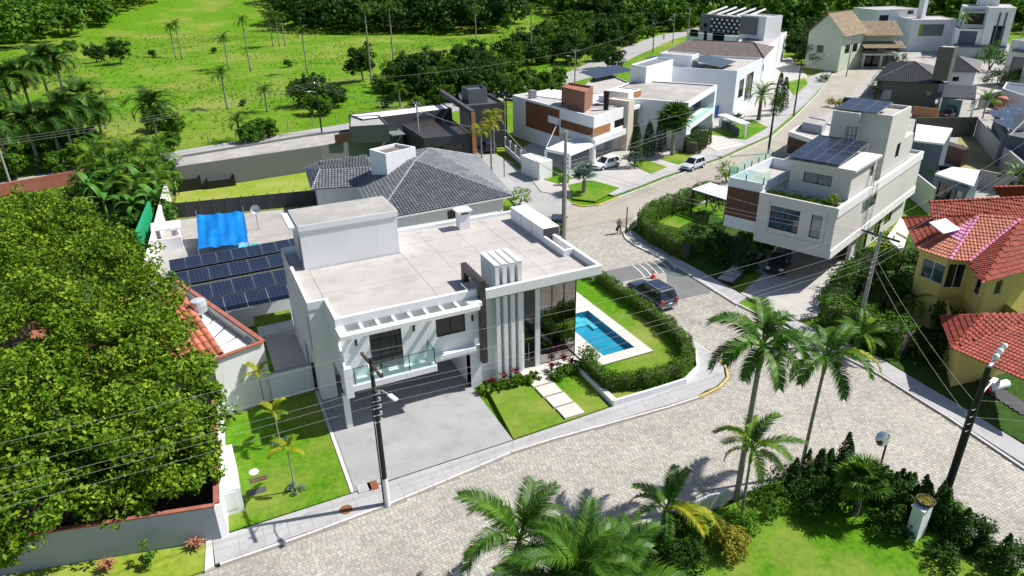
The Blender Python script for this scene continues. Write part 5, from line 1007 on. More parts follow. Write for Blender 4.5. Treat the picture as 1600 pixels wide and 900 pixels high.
block(t, yp, 0, 6.0, 'yellow', {0: [(0.3,2.2,3.8,5.4,2,1,'glass_blue')], 1: [(0.2,1.5,3.6,5.6,2,1)], 2: [(1.0, 1.8, 3.8, 5.3, 1, 1)], 3: [(1, 1.9, 4, 5.2, 1, 1)]}, roof=None, frame='alu_frame')
J1, J2, J3, J4, J5 = (*(42.99,24.04), 3.0), (*(43.46,18.19), 3.0), (*(50.82,22.86), 4.3), (*(46.82,24.69), 4.4), (*(46.65,27.57), 3.0)
tile_roof(t, [[J1, J2, J3, J4], [J5, J1, J4]], 'terracotta', 'terracotta', [(J1, J4)], .24, .36, .06); block(t, [(J1[0]+6.5, J1[1]+5.0), (J2[0], J2[1]+5.5), (J3[0], J3[1]), (J5[0]+6.6, J5[1]+.3)], 0, 2.95, 'yellow', {0: [(2, 4, .1, 2.3, 2, 1)], 3: [(1, 2, .8, 2.2, 1, 1)]}, roof=None)
b = MB(); p = Vector((50.9,31.51)); b.obox((p.x, p.y, 7.75), (1, 0, 0), (0, .94, .34), (0, -.34, .94), .95, .7, .04); b.build('skylight', 'lamp_glass', t, bevel=.01)
b = MB(); b.wall((57.79,40.02), (57.32,38.46), 0, 3.2); b.build('side_wall', 'yellow', t)
b = MB(); b.prism([(56.07,39.65), (54.33,36.63), (62.06,41.65), (61.94,42.75)], 2.9, 3.05); b.build('lean_to_roof', 'offwhite', t)
for k in range(9):
    u = k/9; a = Vector((44.92,22.46)).lerp(Vector((44.31,19.33)), u); m_ = MB(); m_.prism([tuple(a), (a.x+.62, a.y-.5), (a.x+1.6, a.y+.6), (a.x+1.0, a.y+1.1)], .05, .16+random.uniform(-.01, .01)); m_.build('flagstone', 'dark_grey', t)

# ================================================================== plants
def leaf_quads(P, N, size, asp=.5, jit=.6):
    """one pointed four-sided leaf (or leaf spray) per point, facing roughly along N"""
    n = len(P); N = N+rng.normal(0, jit, (n, 3)); N /= np.linalg.norm(N, axis=1, keepdims=True)+1e-9
    T = rng.normal(0, 1, (n, 3)); T -= N*(T*N).sum(1, keepdims=True); T /= np.linalg.norm(T, axis=1, keepdims=True)+1e-9; B = np.cross(N, T)
    s = size*rng.uniform(.6, 1.3, (n, 1)); w = s*asp
    V = np.stack([P-T*s*.5, P+B*w*.5+T*s*.05-N*s*.06, P+T*s*.5-N*s*.1, P-B*w*.5+T*s*.05-N*s*.06], 1).reshape(-1, 3)
    return V, np.arange(n*4).reshape(n, 4)
def sphere_pts(n):
    v = rng.normal(0, 1, (n, 3)); return v/np.linalg.norm(v, axis=1, keepdims=True)
def crown_pts(c, r, clusters, per, cr=.3, low=-.35, hollow=.55):
    """leaf points grouped in clumps spread over an uneven ellipsoid"""
    c, r = np.array(c, float), np.array(r if hasattr(r, '__len__') else (r, r, r*.75), float); D = sphere_pts(clusters*3); D = D[D[:, 2] > low][:clusters]
    k = len(D); rad = rng.uniform(hollow, 1.0, (k, 1)); C = c+D*r*rad; R_ = r.mean()*cr*rng.uniform(.6, 1.25, k)
    idx = np.repeat(np.arange(k), per); L = sphere_pts(len(idx)); P = C[idx]+L*(R_[idx]*rng.uniform(.35, 1, len(idx))**.5)[:, None]*np.array([1, 1, .75])
    return P, L*.7+D[idx]*.5+np.array([0, 0, .45])
def foliage(name, P, N, size, mat, parent=None, asp=.5, kind=None, jit=.6):
    V, F = leaf_quads(P, N, size, asp, jit)
    if parent is not None: V = V-np.array(FRM.get(parent.name, ((0, 0, 0), 0))[0])
    return npmesh(name, V, F, mat, parent, kind)
def trunk_mesh(par, base, tops, r=.25, mat='bark', name='trunk'):
    b = MB(); base = Vector(base)
    for k, tp in enumerate(tops):
        tp = Vector(tp); m_ = base.lerp(tp, .45)+Vector((random.uniform(-.3, .3), random.uniform(-.3, .3), .2)); b.tube([base, m_, tp], [r*(1 if k == 0 else .75), r*.6, r*.22], 7)
    return b.build(name, mat, par, True)
def ztr(x, y): return float(TZ(x, y))

# ---- the big tree mass at the left: four broad crowns
def big_tree(label, base, crowns, dens=1.0):
    t = thing('leafy_tree', label, 'tree', (*base, 0), 0, 'broad leafy trees in the left garden'); Ps, Ns = [], []
    for c, r in crowns:
        k = int(max(12, 6.5*r*r*dens)); P, N = crown_pts(c, (r, r, r*.8), k, 76, .82/max(r, 1.7), -.3, .45); Ps.append(P); Ns.append(N)
    foliage('crown', np.concatenate(Ps), np.concatenate(Ns), .28, 'leaf_big', t, .55, None, 1.05)
    trunk_mesh(t, (*base, 0), [c for c, _ in crowns], .3); return t
big_tree('broad leafy green tree in the left garden, the nearest one along the grey front wall', (-5.5, 35.5), [((-2.65,35.28,4.2), 2.0), ((-5.15,35.15,4.8), 3.4), ((-4.32,32.88,3.2), 1.5), ((-6.71,33.79,3.0), 1.9), ((-1.88,39.0,3.6), 1.3), ((-2.98,34.24,2.8), 1.0), ((-3.59,33.25,2.3), .8), ((-2.53,35.85,3.0), 1.2), ((-2.7,33.54,2.5), 1.15), ((-2.45,34.88,2.7), 1.0), ((-5.23,32.98,2.4), 1.0)], 1.2)
big_tree('broad leafy green tree at the lower left edge, hanging over the grey front wall', (-10, 36), [((-9.0,37.08,5.6), 4.2), ((-9.78,32.68,4.0), 2.6), ((-8.49,35.07,3.6), 2.2), ((-11.76,35.89,5.0), 4), ((-10.93,31.71,2.6), 1.2)], 1.2)
big_tree('broad leafy green tree in the middle of the left garden beside the red ribbed roof', (-6, 46), [((-3.45,38.96,5.2), 2.6), ((-6.39,41.72,6.2), 4.4), ((-3.76,45.0,5.6), 2.3), ((-10.53,45.55,6.6), 5), ((-2.26,41.34,4.6), 1.2)], 1.1)
big_tree('broad leafy green tree at the back of the left garden near the banana clump', (-10, 62), [((-12.28,64.16,6.2), 5.5), ((-7.34,55.93,6.2), 4.2), ((-4.68,50.02,5.6), 2.9), ((-15.16,57.34,6.0), 6), ((-15.71,75.23,5.4), 3.6), ((-9.7,69.02,5.0), 2.6)], 1.0)
sheet('garden_soil', [(-40, 40), (-12.4, 33.6), (-2.3, 31.3), (-1.6, 42.4), (-4, 64), (-40, 64)], -.02, 'soil', .1)
sheet('shade_lawn', [(-40, 64.2), (-4, 64.2), (-5.4, 70), (-4.8, 92), (-9, 104), (-24, 101), (-40, 95)], -.02, 'shade_painted_grass', .1)

# ---- hedges
def hedge(label, path, w, h, z0=.3, mat='leaf_hedge', dens=300, size=.15, rough=.12):
    t = thing('hedge', label, 'hedge', (*path[0], z0)); Ps, Ns = [], []; core = MB()
    for a, b_ in zip(path[:-1], path[1:]):
        a, b_ = np.array(a, float), np.array(b_, float); L = np.hypot(*(b_-a)); e = (b_-a)/L; m_ = np.array([-e[1], e[0]]); n = int(L*(w+2*h)*dens)
        u = rng.uniform(-.2, L+.2, n); s = rng.uniform(0, w+2*h, n); lump = 1+rough*np.sin(u*2.1+s)+rough*.8*np.sin(u*5.3)
        d = np.where(s < h, -w/2, np.where(s < h+w, s-h-w/2, w/2)); z = np.where(s < h, s, np.where(s < h+w, h*1.0, 2*h+w-s)); d = d*lump+rng.normal(0, .05, n); z = z*(1+.6*(lump-1))+rng.normal(0, .06, n)+np.where((s > h) & (s < h+w), rng.exponential(.07, n), 0)
        P = np.c_[a[0]+e[0]*u+m_[0]*d, a[1]+e[1]*u+m_[1]*d, z0+np.clip(z, .03, None)]
        N = np.c_[m_[0]*np.sign(d)*np.where((s < h) | (s > h+w), 1, .1), m_[1]*np.sign(d)*np.where((s < h) | (s > h+w), 1, .1), np.where((s > h) & (s < h+w), 1, .35)]
        Ps.append(P); Ns.append(N); core.beam((*a, z0+h*.42), (*b_, z0+h*.42), w*.66, h*.78)
    core.build('stems', 'bark', t); foliage('leaves', np.concatenate(Ps), np.concatenate(Ns), size, mat, t, .5); return t
hedge('trimmed green hedge around the pool lawn corner above the white planter wall', [(22.55, 36.2), (22.5, 33.6), (24.8, 32.75), (27.6, 32.65), (29.2, 33.5), (30.3, 35.2), (30.9, 38)], .8, .95, .4)
hedge('long trimmed green hedge beside the pool lawn behind the parked navy car', [(30.95, 38.2), (31.1, 43), (31.1, 48.6)], .75, .95, .3); hedge('short hedge piece at the far end of the pool lawn beyond the gate post', [(31.1, 50), (31.0, 53.5)], .75, 1.0, .3)
b = MB(); b.box(30.85, 31.35, 48.95, 49.45, .2, 1.5); b.box(30.8, 31.4, 48.9, 49.5, 1.5, 1.58); tag(b.build('gate_post', 'white'), 'white rendered gate post between two hedge pieces beside the pool lawn', 'post')
t = thing('planter_wall', 'low white retaining wall with white pebbles around the corner hedge of the pool lawn', 'wall', (21.9, 32, 0)); pw = [(22.05, 36.6), (21.95, 31.95), (24.8, 31.9), (27.8, 31.95), (29.6, 32.9), (30.9, 34.8), (31.5, 38), (31.55, 48.9)]
b = MB()
for p, q in zip(pw, pw[1:]): b.beam((*p, .28), (*q, .28), .16, .56)
b.build('wall', 'white', t); b = MB(); b.box(22.1, 22.3, 32.1, 36.3, .4, .52); b.build('pebbles', 'gravel_white', t)
hedge('tall clipped hedge around the shaded front garden of the greige house', [(41.5, 49.5), (41.4, 55.2), (42.6, 58.2), (46, 60.6), (52, 62.2), (56, 63.8)], 1.3, 1.7, .1, dens=170, size=.19)
hedge('dense dark hedge beside the sloping drive of the balcony house', [(66.5, 80.6), (72.5, 85)], 2.2, 1.9, .1, 'leaf_dark', 110, .25); hedge('low clipped yellow green hedge rows on the verge of the brown roofed house', [(103, 101.5), (109, 106)], 1.2, .9, .1, 'leaf_lime', 60, .3)
hedge('dark hedge along the driveway edge of the greige house', [(45.2, 35.2), (50, 37.6), (56, 40.4)], 2.0, 1.6, .1, 'leaf_dark', 130, .22); hedge('leafy shrubbery behind the pavement beside the crossarm pole', [(43.6, 34), (44.6, 28)], 2.4, 2.0, .1, 'leaf_tree', 110, .26)
# ---- shrubs
def shrub(label, p, r, h, mat, n=700, size=.2, asp=.45, z0=.1, group=None, name='shrub', cl=22):
    t = thing(name, label, 'shrub' if name == 'shrub' else 'plant', (*p[:2], z0), 0, group); P, N = crown_pts((p[0], p[1], z0+h*.5), (r, r, h*.55), cl, max(8, n//cl), .38, -.6, .45); foliage('leaves', P, N, size, mat, t, asp)
    trunk_mesh(t, (p[0], p[1], z0), [(p[0]+.2*r, p[1], z0+h*.6), (p[0]-.3*r, p[1]+.1, z0+h*.55)], .04*h+.01, name='stem'); return t
def rosette(label, p, L, mat, n=26, z0=.1, up=.7, w=.09, group=None, name='spiky_plant'):
    """strap leaves from one point"""
    t = thing(name, label, 'plant', (*p[:2], z0), 0, group); b = MB(); o = Vector((p[0], p[1], z0))
    for k in range(n):
        a = k*2.4+random.uniform(-.3, .3); f = random.uniform(.35, 1.0); d = Vector((math.cos(a), math.sin(a), 0)); s_ = d.cross(Vector((0, 0, 1)))*w; l_ = L*random.uniform(.7, 1.1)
        p1, p2 = o+d*l_*.45*f+Vector((0, 0, l_*up*.75)), o+d*l_*f+Vector((0, 0, l_*(up-.35*f)))
        b.face([o-s_*.5, o+s_*.5, p1+s_, p1-s_]); b.face([p1-s_, p1+s_, p2])
    b.build('leaves', mat, t); return t
k = 0
for px_, z0, lab in (((16.79,37.69,0.5), .2, 'leftmost red leaved cordyline in the flower bed under the white fins'), ((17.68,37.71,0.6), .2, 'middle red leaved cordyline in the flower bed under the white fins'), ((15.74,37.5,0.4), .2, 'red leaved cordyline at the driveway end of the flower bed'), ((20.3,37.32,0.5), .2, 'red leaved cordyline beside the first stepping stone'), ((21.53,37.77,0.6), .2, 'tall red leaved cordyline in front of the dark glass corner'), ((21.84,37.21,0.5), .2, 'red leaved cordyline nearest the pool hedge')):
    rosette(lab, px_, .62, 'leaf_red', 22, z0+.25, .8, .06, 'red cordylines in the front flower beds', 'cordyline')
for i in range(13):
    x = 14.9+i*.33; shrub('low leafy green bedding plant in front of the white fins', (x+random.uniform(-.1, .1), 37.1+random.uniform(-.5, .35)), .42, .6, random.choice(['leaf_tree', 'leaf_palm', 'leaf_lime', 'leaf_tree']), 150, .2, .5, .2, 'bedding plants under the fins', 'bedding_plant', 8)
for i in range(14):
    x = 19.9+i*.2; shrub('low leafy green bedding plant in front of the dark glass corner', (x+random.uniform(-.1, .1), 36.5+.02*i+random.uniform(-.4, .5)), .42, .65, random.choice(['leaf_tree', 'leaf_hedge', 'leaf_palm']), 150, .19, .5, .2, 'bedding plants under the dark glass', 'bedding_plant', 8)
shrub('yellow green tuft beside the stepping stone nearest the door', (18.3, 36.9), .5, .6, 'leaf_lime', 260, .18, .4, .2, None, 'bedding_plant', 8)
shrub('dense green bush at the house end of the corner hedge', (22.9, 36.8), .8, 1.7, 'leaf_hedge', 900, .15, .5, .3)
# garden beside the greige house (in shade) and along the right
for lab, p, r, h, mt in (('leafy shrub in the shaded garden below the timber balcony box', (44.15,50.04), 1.1, 1.4, 'leaf_palm'), ('broad leaved shrub beside the shaded garden path', (43.81,52.1), 1.0, 1.2, 'leaf_tree'), ('dark shrub against the carport of the greige house', (49.12,47.46), 1.0, 1.2, 'leaf_dark'), ('dark spreading shrub between garden path and driveway', (45.06,45.2), 1.2, 1.0, 'leaf_dark'), ('tall dark bush under the white slatted pergola', (53.06,59.3), 1.4, 2.2, 'leaf_dark'),
    ('sunlit bush on the corner of the tall clipped hedge', (61.76,67.27), 1.6, 2.6, 'leaf_lime'), ('round green bush behind the pavement below the crossarm pole', (44.15,34.27), 1.5, 2.0, 'leaf_tree'), ('large leafy bush between the greige house and the crossarm pole', (49.31,37.6), 1.9, 2.8, 'leaf_tree'), ('dark leafy bush right of the crossarm pole', (49.65,33.99), 2.0, 3.0, 'leaf_dark'), ('leafy bush under the yellow bay of the red roofed house', (54.88,36.95), 2.0, 3.2, 'leaf_tree'), ('pale green bush beside the pale lean-to roof', (58.69,40.69), 1.5, 2.6, 'leaf_lime'),
    ('dark bush in the shaded lawn of the red roofed house', (45.19,27.12), 1.3, 1.6, 'leaf_dark'), ('tall leafy bush hiding the foot of the yellow bay', (54.72,33.83), 2.3, 4.2, 'leaf_dark'), ('bushy dark shrub below the yellow wall by the lower red roof', (52.13,30.2), 1.6, 3.0, 'leaf_dark'), ('dark leafy bush in front of the porch under the lower red roof', (47.06,25.97), 1.5, 2.2, 'leaf_dark'), ('broad dark bush left of the porch under the lower red roof', (48.62,28.52), 1.7, 2.6, 'leaf_dark'), ('golden shrub in the shade below the red lower roof', (45.55,25.0), .9, 1.2, 'leaf_gold'), ('dark bush at the back of the shaded right lawn', (51.1,30.73), 1.6, 2.4, 'leaf_dark'),
    ('small round bush on the verge by the blue grey fan palm', (42.72,75.94), .8, 1.2, 'leaf_tree'), ('two tone bush behind the roof box of the white house', (34.28,71.3), 1.5, 2.4, 'leaf_lime'), ('small bush beside the middle concrete pole', (33.1,60.3), .7, 1.6, 'leaf_lime'),
    ('bush on the street corner by the parked dark pickup', (110.99,94.45), 1.8, 1.6, 'leaf_gold'), ('green bush beside the white framed bin shelter', (81.2,89.12), 1.3, 1.4, 'leaf_tree'), ('round bush left of the date palm by the tall grey house', (86.98,94.17), 1.2, 1.5, 'leaf_tree'), ('bush at the foot of the pale green gable house', (130.7,116.02), 1.6, 1.6, 'leaf_tree'), ('dark wide bush against the pale green gable wall', (145.23,133.02), 4.0, 6.5, 'leaf_dark'), ('dark conical bush right of the tan roofed balcony', (156.3,117.72), 2.2, 5.0, 'leaf_dark'), ('dark bush at the street corner by the olive house', (118.05,92.48), 1.6, 5.5, 'leaf_dark'),
    ('leafy tree by the white villa at top right', (175.83,108.11), 4.2, 6.0, 'leaf_tree'), ('bright bush below the white villa', (157.01,93.67), 3.2, 3.5, 'leaf_palm'), ('bush behind the pink ornament at the yard wall', (143.03,81.61), 2.4, 2.6, 'leaf_palm'), ('green bush at the bottom of the sandy yard wall', (89.59,47.83), 1.8, 2.4, 'leaf_palm'), ('bush on the roof edge planter of the greige house', (48.21,39.68), .6, .9, 'leaf_lime')):
    z_ = 7.42 if 'planter of' in lab else .1; shrub(lab, p, r, h, mt, int(520*max(.5, r)), .16+.06*r, .5, z_)
P = np.c_[rng.uniform(0, 1, (900, 2)), rng.exponential(.12, 900)]; q0, q1 = np.array((45.66,44.48)), np.array((47.87,38.91)); q2 = np.array((46.68,44.89))
for i, p in enumerate(((43.2, 46.9), (44.6, 48.3), (46.5, 49.2), (45.2, 51.0), (47.6, 51.2), (43.0, 50.0), (48.8, 53.6), (44.4, 45.2), (46.2, 46.2), (49.6, 50.4), (46.8, 54.6), (43.8, 53.2))):
    shrub('dark leafy plant in the shaded garden bed of the greige house', p, 1.0, 1.1, ['leaf_dark', 'leaf_tree', 'leaf_dark', 'leaf_palm_dark'][i % 4], 420, .24, .5, .1, 'plants in the shaded garden bed')
t = thing('roof_plants', 'trailing green plants in the roof planter of the greige house', 'plants', (*q0, 7.4)); foliage('leaves', np.c_[q0+(q1-q0)*P[:, :1]+(q2-q0)*P[:, 1:2], 7.45+P[:, 2]], np.tile((0, 0, 1.), (900, 1)), .17, 'leaf_tree', t)
for lab, p, h in (('dark columnar conifer nearest the beige pillar of the timber clad house', (55.4,78.49), 5.6), ('dark columnar conifer beside the wooden bay of the timber clad house', (60.04,82.06), 4.8), ('slim dark conifer left of the round palm crown', (63.27,83.57), 5.4), ('dark tall conifer beside the tall black pole at the grey house', (96.59,94.79), 7.0), ('dark slim conifer by the verge of the brown roofed house', (100.83,97.57), 5.5)):
    t = thing('conifer', lab, 'tree', (*p, 0), 0, 'dark columnar conifers along the far pavement'); n = 1300; z = rng.uniform(0, 1, n); a = rng.uniform(0, 6.28, n); r = (1.0*(1-z)**.6+.1)*rng.uniform(.7, 1.05, n); foliage('crown', np.c_[p[0]+r*np.cos(a), p[1]+r*np.sin(a), .4+z*h], np.c_[np.cos(a), np.sin(a), .8+0*a], .34, 'leaf_dark', t, .4); trunk_mesh(t, (*p, 0), [(*p, h*.8)], .12)

# ---- palms
def frond_mesh(name, L, droop, nl, lw, ll, mat, a0=.75, seg=2, hang=.5, ragged=.12, vee=.35):
    """feather leaf growing along +X from the origin; droop bends it down, leaflets on both sides"""
    V, F = [], []; n = 10; pts = []; a = a0; p = np.zeros(3)
    for i in range(n+1):
        pts.append(p.copy()); p = p+np.array([math.cos(a), 0, math.sin(a)])*L/n; a -= droop/n*(1+.8*i/n)
    pts = np.array(pts)
    for i in range(n):   # midrib
        w0, w1 = .018*L*(1-i/n*.85), .018*L*(1-(i+1)/n*.85); k = len(V)
        V += [pts[i]+(0, -w0, 0), pts[i]+(0, w0, 0), pts[i+1]+(0, w1, 0), pts[i+1]+(0, -w1, 0), pts[i]+(0, 0, -w0*1.5), pts[i+1]+(0, 0, -w1*1.5)]; F += [(k, k+1, k+2, k+3), (k, k+3, k+5, k+4), (k+1, k+4, k+5, k+2)]
    for j in range(nl):
        s = .16+.84*(j+.5)/nl; f = s*n; i = min(int(f), n-1); c = pts[i]+(pts[i+1]-pts[i])*(f-i); d = pts[i+1]-pts[i]; d = d/np.linalg.norm(d); up = np.array([-d[2], 0, d[0]])
        l_ = ll*L*(math.sin(math.pi*(.12+.8*s))**.7)*rng.uniform(1-ragged, 1+ragged)
        for sg in (-1, 1):
            fw = .45+.5*s; dr = np.array([0, sg, 0])+d*fw+up*(vee+rng.uniform(-.15, .15)); dr /= np.linalg.norm(dr); q0 = c; q1 = c+dr*l_*.5; dd = dr+np.array([0, 0, -hang*rng.uniform(.6, 1.4)]); dd /= np.linalg.norm(dd); q2 = q1+dd*l_*.5; w = d*lw*L
            k = len(V)
            if seg == 2: V += [q0-w*.35, q0+w*.35, q1+w*.5, q1-w*.5, q2+w*.06, q2-w*.06]; F += [(k, k+1, k+2, k+3), (k+3, k+2, k+4, k+5)]
            else: V += [q0-w*.4, q0+w*.4, q2+w*.1, q2-w*.1]; F += [(k, k+1, k+2, k+3)]
    me = bpy.data.meshes.new(name); me.from_pydata([tuple(v) for v in V], [], F); me.materials.append(MATS[mat]); return me
def fan_mesh(name, L, mat, n=26, stalk=1.0):
    V, F = [], []; o = np.array([stalk*.75, 0, stalk*.62]); k = 0; V += [(0, -.02, 0), (0, .02, 0), tuple(o+(0, .02, 0)), tuple(o+(0, -.02, 0))]; F.append((0, 1, 2, 3))
    d0 = np.array([.8, 0, .35]); d0 /= np.linalg.norm(d0); up = np.array([-.35, 0, .8])
    for i in range(n):
        a = -2.35+4.7*i/(n-1); da = .095; l_ = L*(.72+.28*math.cos(a))*rng.uniform(.9, 1.05); k = len(V)
        dv = lambda t, r: o+(d0*math.cos(t)+np.array([0, 1, 0])*math.sin(t))*r
        fold = up*.05*L*(1 if i % 2 else -1)*.6; drop = np.array([0, 0, -.25*L*rng.uniform(.5, 1.4)])
        V += [tuple(o), tuple(dv(a-da, l_*.55)), tuple(dv(a, l_*.6)+fold), tuple(dv(a+da, l_*.55)), tuple(dv(a, l_)+drop)]; F += [(k, k+1, k+2), (k, k+2, k+3), (k+1, k+4, k+2), (k+2, k+4, k+3)]
    me = bpy.data.meshes.new(name); me.from_pydata([tuple(v) for v in V], [], F); me.materials.append(MATS[mat]); return me
def palm(label, base, h, fronds, n, name='palm_tree', tr=.16, lean=(0, 0), shaft=1.1, group=None, z0=0., cat='palm tree', seedlift=(.9, -.5), tmat='palm_bark', roll=.25, hubr=.05):
    """trunk, green crownshaft and every frond an object of its own (fronds share a few meshes)"""
    t = thing(name, label, cat, (*base[:2], z0), 0, group); b = MB(); n_ = 9; rr = []
    ps = [Vector((base[0]+lean[0]*(i/n_)**1.6, base[1]+lean[1]*(i/n_)**1.6, z0+(h-shaft)*i/n_)) for i in range(n_+1)]
    b.tube(ps, [tr*(1.25 if i == 0 else 1.0-.25*i/n_) for i in range(n_+1)], 10); b.build('trunk', tmat, t, True); tp = ps[-1]; d = (ps[-1]-ps[-2]).normalized(); hub = tp+d*shaft
    if shaft > .2:
        b = MB(); b.tube([tp, tp+d*shaft*.35, tp+d*shaft*.8, hub], [tr*.95, tr*1.15, tr*.8, tr*.4], 10); b.build('crownshaft', 'crownshaft', t, True)
    for k in range(n):
        f = (k+.5)/n; a = k*2.3999+random.uniform(-.2, .2); tilt = seedlift[0]+(seedlift[1]-seedlift[0])*f
        o = bpy.data.objects.new('frond', random.choice(fronds)); COL.objects.link(o); o.parent = t; s = random.uniform(.88, 1.08)*(.8+.35*math.sin(math.pi*min(1, f+.15)))
        o.matrix_local = Matrix.Translation(hub-Vector((base[0], base[1], z0))-d*random.uniform(0, .15)) @ Matrix.Rotation(a, 4, 'Z') @ Matrix.Rotation(-tilt, 4, 'Y') @ Matrix.Rotation(random.uniform(-roll, roll), 4, 'X') @ Matrix.Translation((hubr, 0, 0)) @ Matrix.Scale(s, 4)
    return t
KF = [frond_mesh('frond', 3.0, 1.4, 56, .021, .26, 'leaf_palm', .35, 2, .8), frond_mesh('frond', 2.9, 1.9, 56, .021, .26, 'leaf_palm', .45, 2, 1.1), frond_mesh('frond', 2.8, 1.1, 52, .021, .25, 'leaf_palm', .3, 2, .7)]
KY = KF[:2]+[frond_mesh('frond', 3.0, 1.5, 44, .024, .2, 'leaf_yellow', .4, 2, .6)]
palm('tall king palm with a full dark crown in front of the street corner', (23.18,21.61), 9.78, KF, 15, tr=.17, lean=(.12, 0), shaft=1.3, seedlift=(1.0, -.55), group='king palms along the low front wall')
palm('slim king palm with a thin trunk and yellowing fronds right of the tallest palm', (27.86,21.66), 7.69, KY, 10, tr=.11, lean=(.2, 0), shaft=1.0, seedlift=(.95, -.45), group='king palms along the low front wall')
SF = [frond_mesh('frond', 2.3, 1.2, 38, .028, .24, 'leaf_palm', .4, 2, .5), frond_mesh('frond', 2.2, .8, 36, .028, .24, 'leaf_palm', .4, 2, .4), frond_mesh('frond', 2.2, 1.5, 36, .028, .22, 'leaf_lime', .35, 2, .6)]
palm('short young king palm with bright fronds growing behind the low stone wall', (22.6,20.56), 4.52, SF, 12, tr=.09, shaft=.9, seedlift=(1.05, -.4), group='king palms along the low front wall')
BF = [frond_mesh('frond', 3.4, 1.3, 66, .0155, .27, 'leaf_palm', .5, 2, .8), frond_mesh('frond', 3.2, 1.7, 66, .0155, .27, 'leaf_palm', .55, 2, 1.0), frond_mesh('frond', 3.1, .9, 62, .0155, .26, 'leaf_palm', .4, 2, .6)]
palm('big fresh green palm crown rising from the bottom edge over the cobbled street', (10.99,17.7), 4.2, BF, 22, tr=.16, shaft=1.0, seedlift=(1.15, -.35), group='palms at the bottom edge')
palm('smaller palm with a pale green crownshaft left of the big bottom edge palm', (9.9,20.98), 3.8, BF, 12, tr=.12, shaft=1.1, seedlift=(1.0, -.4), group='palms at the bottom edge')
palm('third palm at the bottom edge, mostly out of frame below the big crown', (9.92,17.61), 3.3, BF, 11, tr=.13, shaft=.9, seedlift=(1.0, -.3), group='palms at the bottom edge')
palm('leafy palm crown at the bottom edge right of the big crown', (12.83,17.62), 3.2, BF, 11, tr=.12, shaft=.8, seedlift=(1.0, -.4), group='palms at the bottom edge')
palm('small loose palm with a yellow hanging frond beside the low white wall', (18.05,21.08), 2.1, SF[:2]+KY[2:], 9, tr=.08, shaft=.5, seedlift=(1.1, -.5))
FANS = [fan_mesh('frond', .95, 'leaf_palm', 26, .9), fan_mesh('frond', .9, 'leaf_lime', 24, 1.0)]
palm('fan palm with wide green and yellow fans behind the dark conifer hedge', (28.0,18.05), 2.0, [FANS[0]]*2+[FANS[1]], 26, 'fan_palm', .2, shaft=.1, seedlift=(1.0, -.7), cat='palm tree')
FB = [fan_mesh('frond', 1.9, 'leaf_palm', 24, 1.3)]; palm('dense round fan palm beside the sloping drive of the balcony house', (63.73,81.25), 4.73, FB, 64, 'fan_palm', .3, shaft=.1, seedlift=(1.3, -1.0))
FBL = [fan_mesh('frond', 1.5, 'leaf_blue', 24, 1.1)]; palm('silvery blue fan palm on the corner lawn of the timber clad house', (43.4,71.97), 1.6, FBL, 16, 'fan_palm', .28, shaft=.1, seedlift=(1.2, -.3))
DF = [frond_mesh('frond', 3.6, 1.6, 30, .03, .15, 'leaf_palm', .5, 1, .5), frond_mesh('frond', 3.4, 1.2, 30, .03, .15, 'leaf_lime', .4, 1, .5)]
palm('bushy date palm on the verge in front of the tall grey house', (91.0,93.08), 4.2, DF, 30, tr=.35, shaft=.1, seedlift=(1.2, -.6), tmat='bark')
YF = [frond_mesh('frond', 1.15, 1.5, 22, .05, .26, 'leaf_yellow', .5, 2, .5), frond_mesh('frond', 1.05, 1.1, 22, .05, .26, 'leaf_lime', .6, 2, .4)]
for lab, p, h in (('young palm with lime fronds nearest the white boundary wall on the left lawn', (1.39,41.98), 2.7), ('young palm with golden drooping fronds in the middle of the left lawn', (1.68,37.72), 2.3), ('young palm with yellow fronds and a ring of gravel nearest the pavement', (1.77,32.94), 2.9)):
    palm(lab, p, h, YF, 7, 'young_palm', .05, shaft=.3, group='young palms on the left lawn', z0=.15, seedlift=(1.0, -.2))
    if 'lime' not in lab: shrub('pale grey green tuft around the foot of the %s palm' % ('gravel ringed' if 'gravel' in lab else 'middle young'), p, .55, .45, 'leaf_blue', 420, .14, .35, .12, None, 'grass_tuft', 10)
YL = [frond_mesh('frond', 1.9, 1.9, 26, .035, .3, 'leaf_yellow', .6, 1, .9)]
for lab, p, tpx in (('yellow crowned palm nearest the street by the black house', (37.23,86.2), 6.38), ('yellow crowned palm closest to the brown timber portal', (37.34,89.79), 4.79), ('yellow green palm behind the two street palms of the black house', (41.42,94.74), 5.68)):
    palm(lab, p, tpx, YL, 15, 'street_palm', .13, shaft=.9, group='yellow crowned street palms', seedlift=(1.0, -.4))
for lab, p, h, s in (('small palm behind the glazed carport of the olive house', (124.82,75.67), 3.2, DF), ('dark leaved palm between the greige and blue-grey houses', (81.4,55.16), 2.6, SF), ('small palm with arching fronds in the shade below the yellow bay', (52.42,32.57), 2.4, SF), ('lower palm with arching fronds left of the shaded golden shrub', (49.54,31.52), 1.8, SF), ('thin palm with a loose crown beside the white box house', (191.23,127.85), 9.5, DF), ('palm with a round crown at the top right corner', (229.01,134.03), 10, DF), ('small palm sprouting on the street side of the crossarm pole', (41.62,29.73), 1.6, SF), ('bushy palm under the sandy yard wall at the right edge', (88.93,48.19), 2.0, SF)):
    palm(lab, p, h, s, 14, tr=.12, shaft=.4, seedlift=(1.0, -.5))

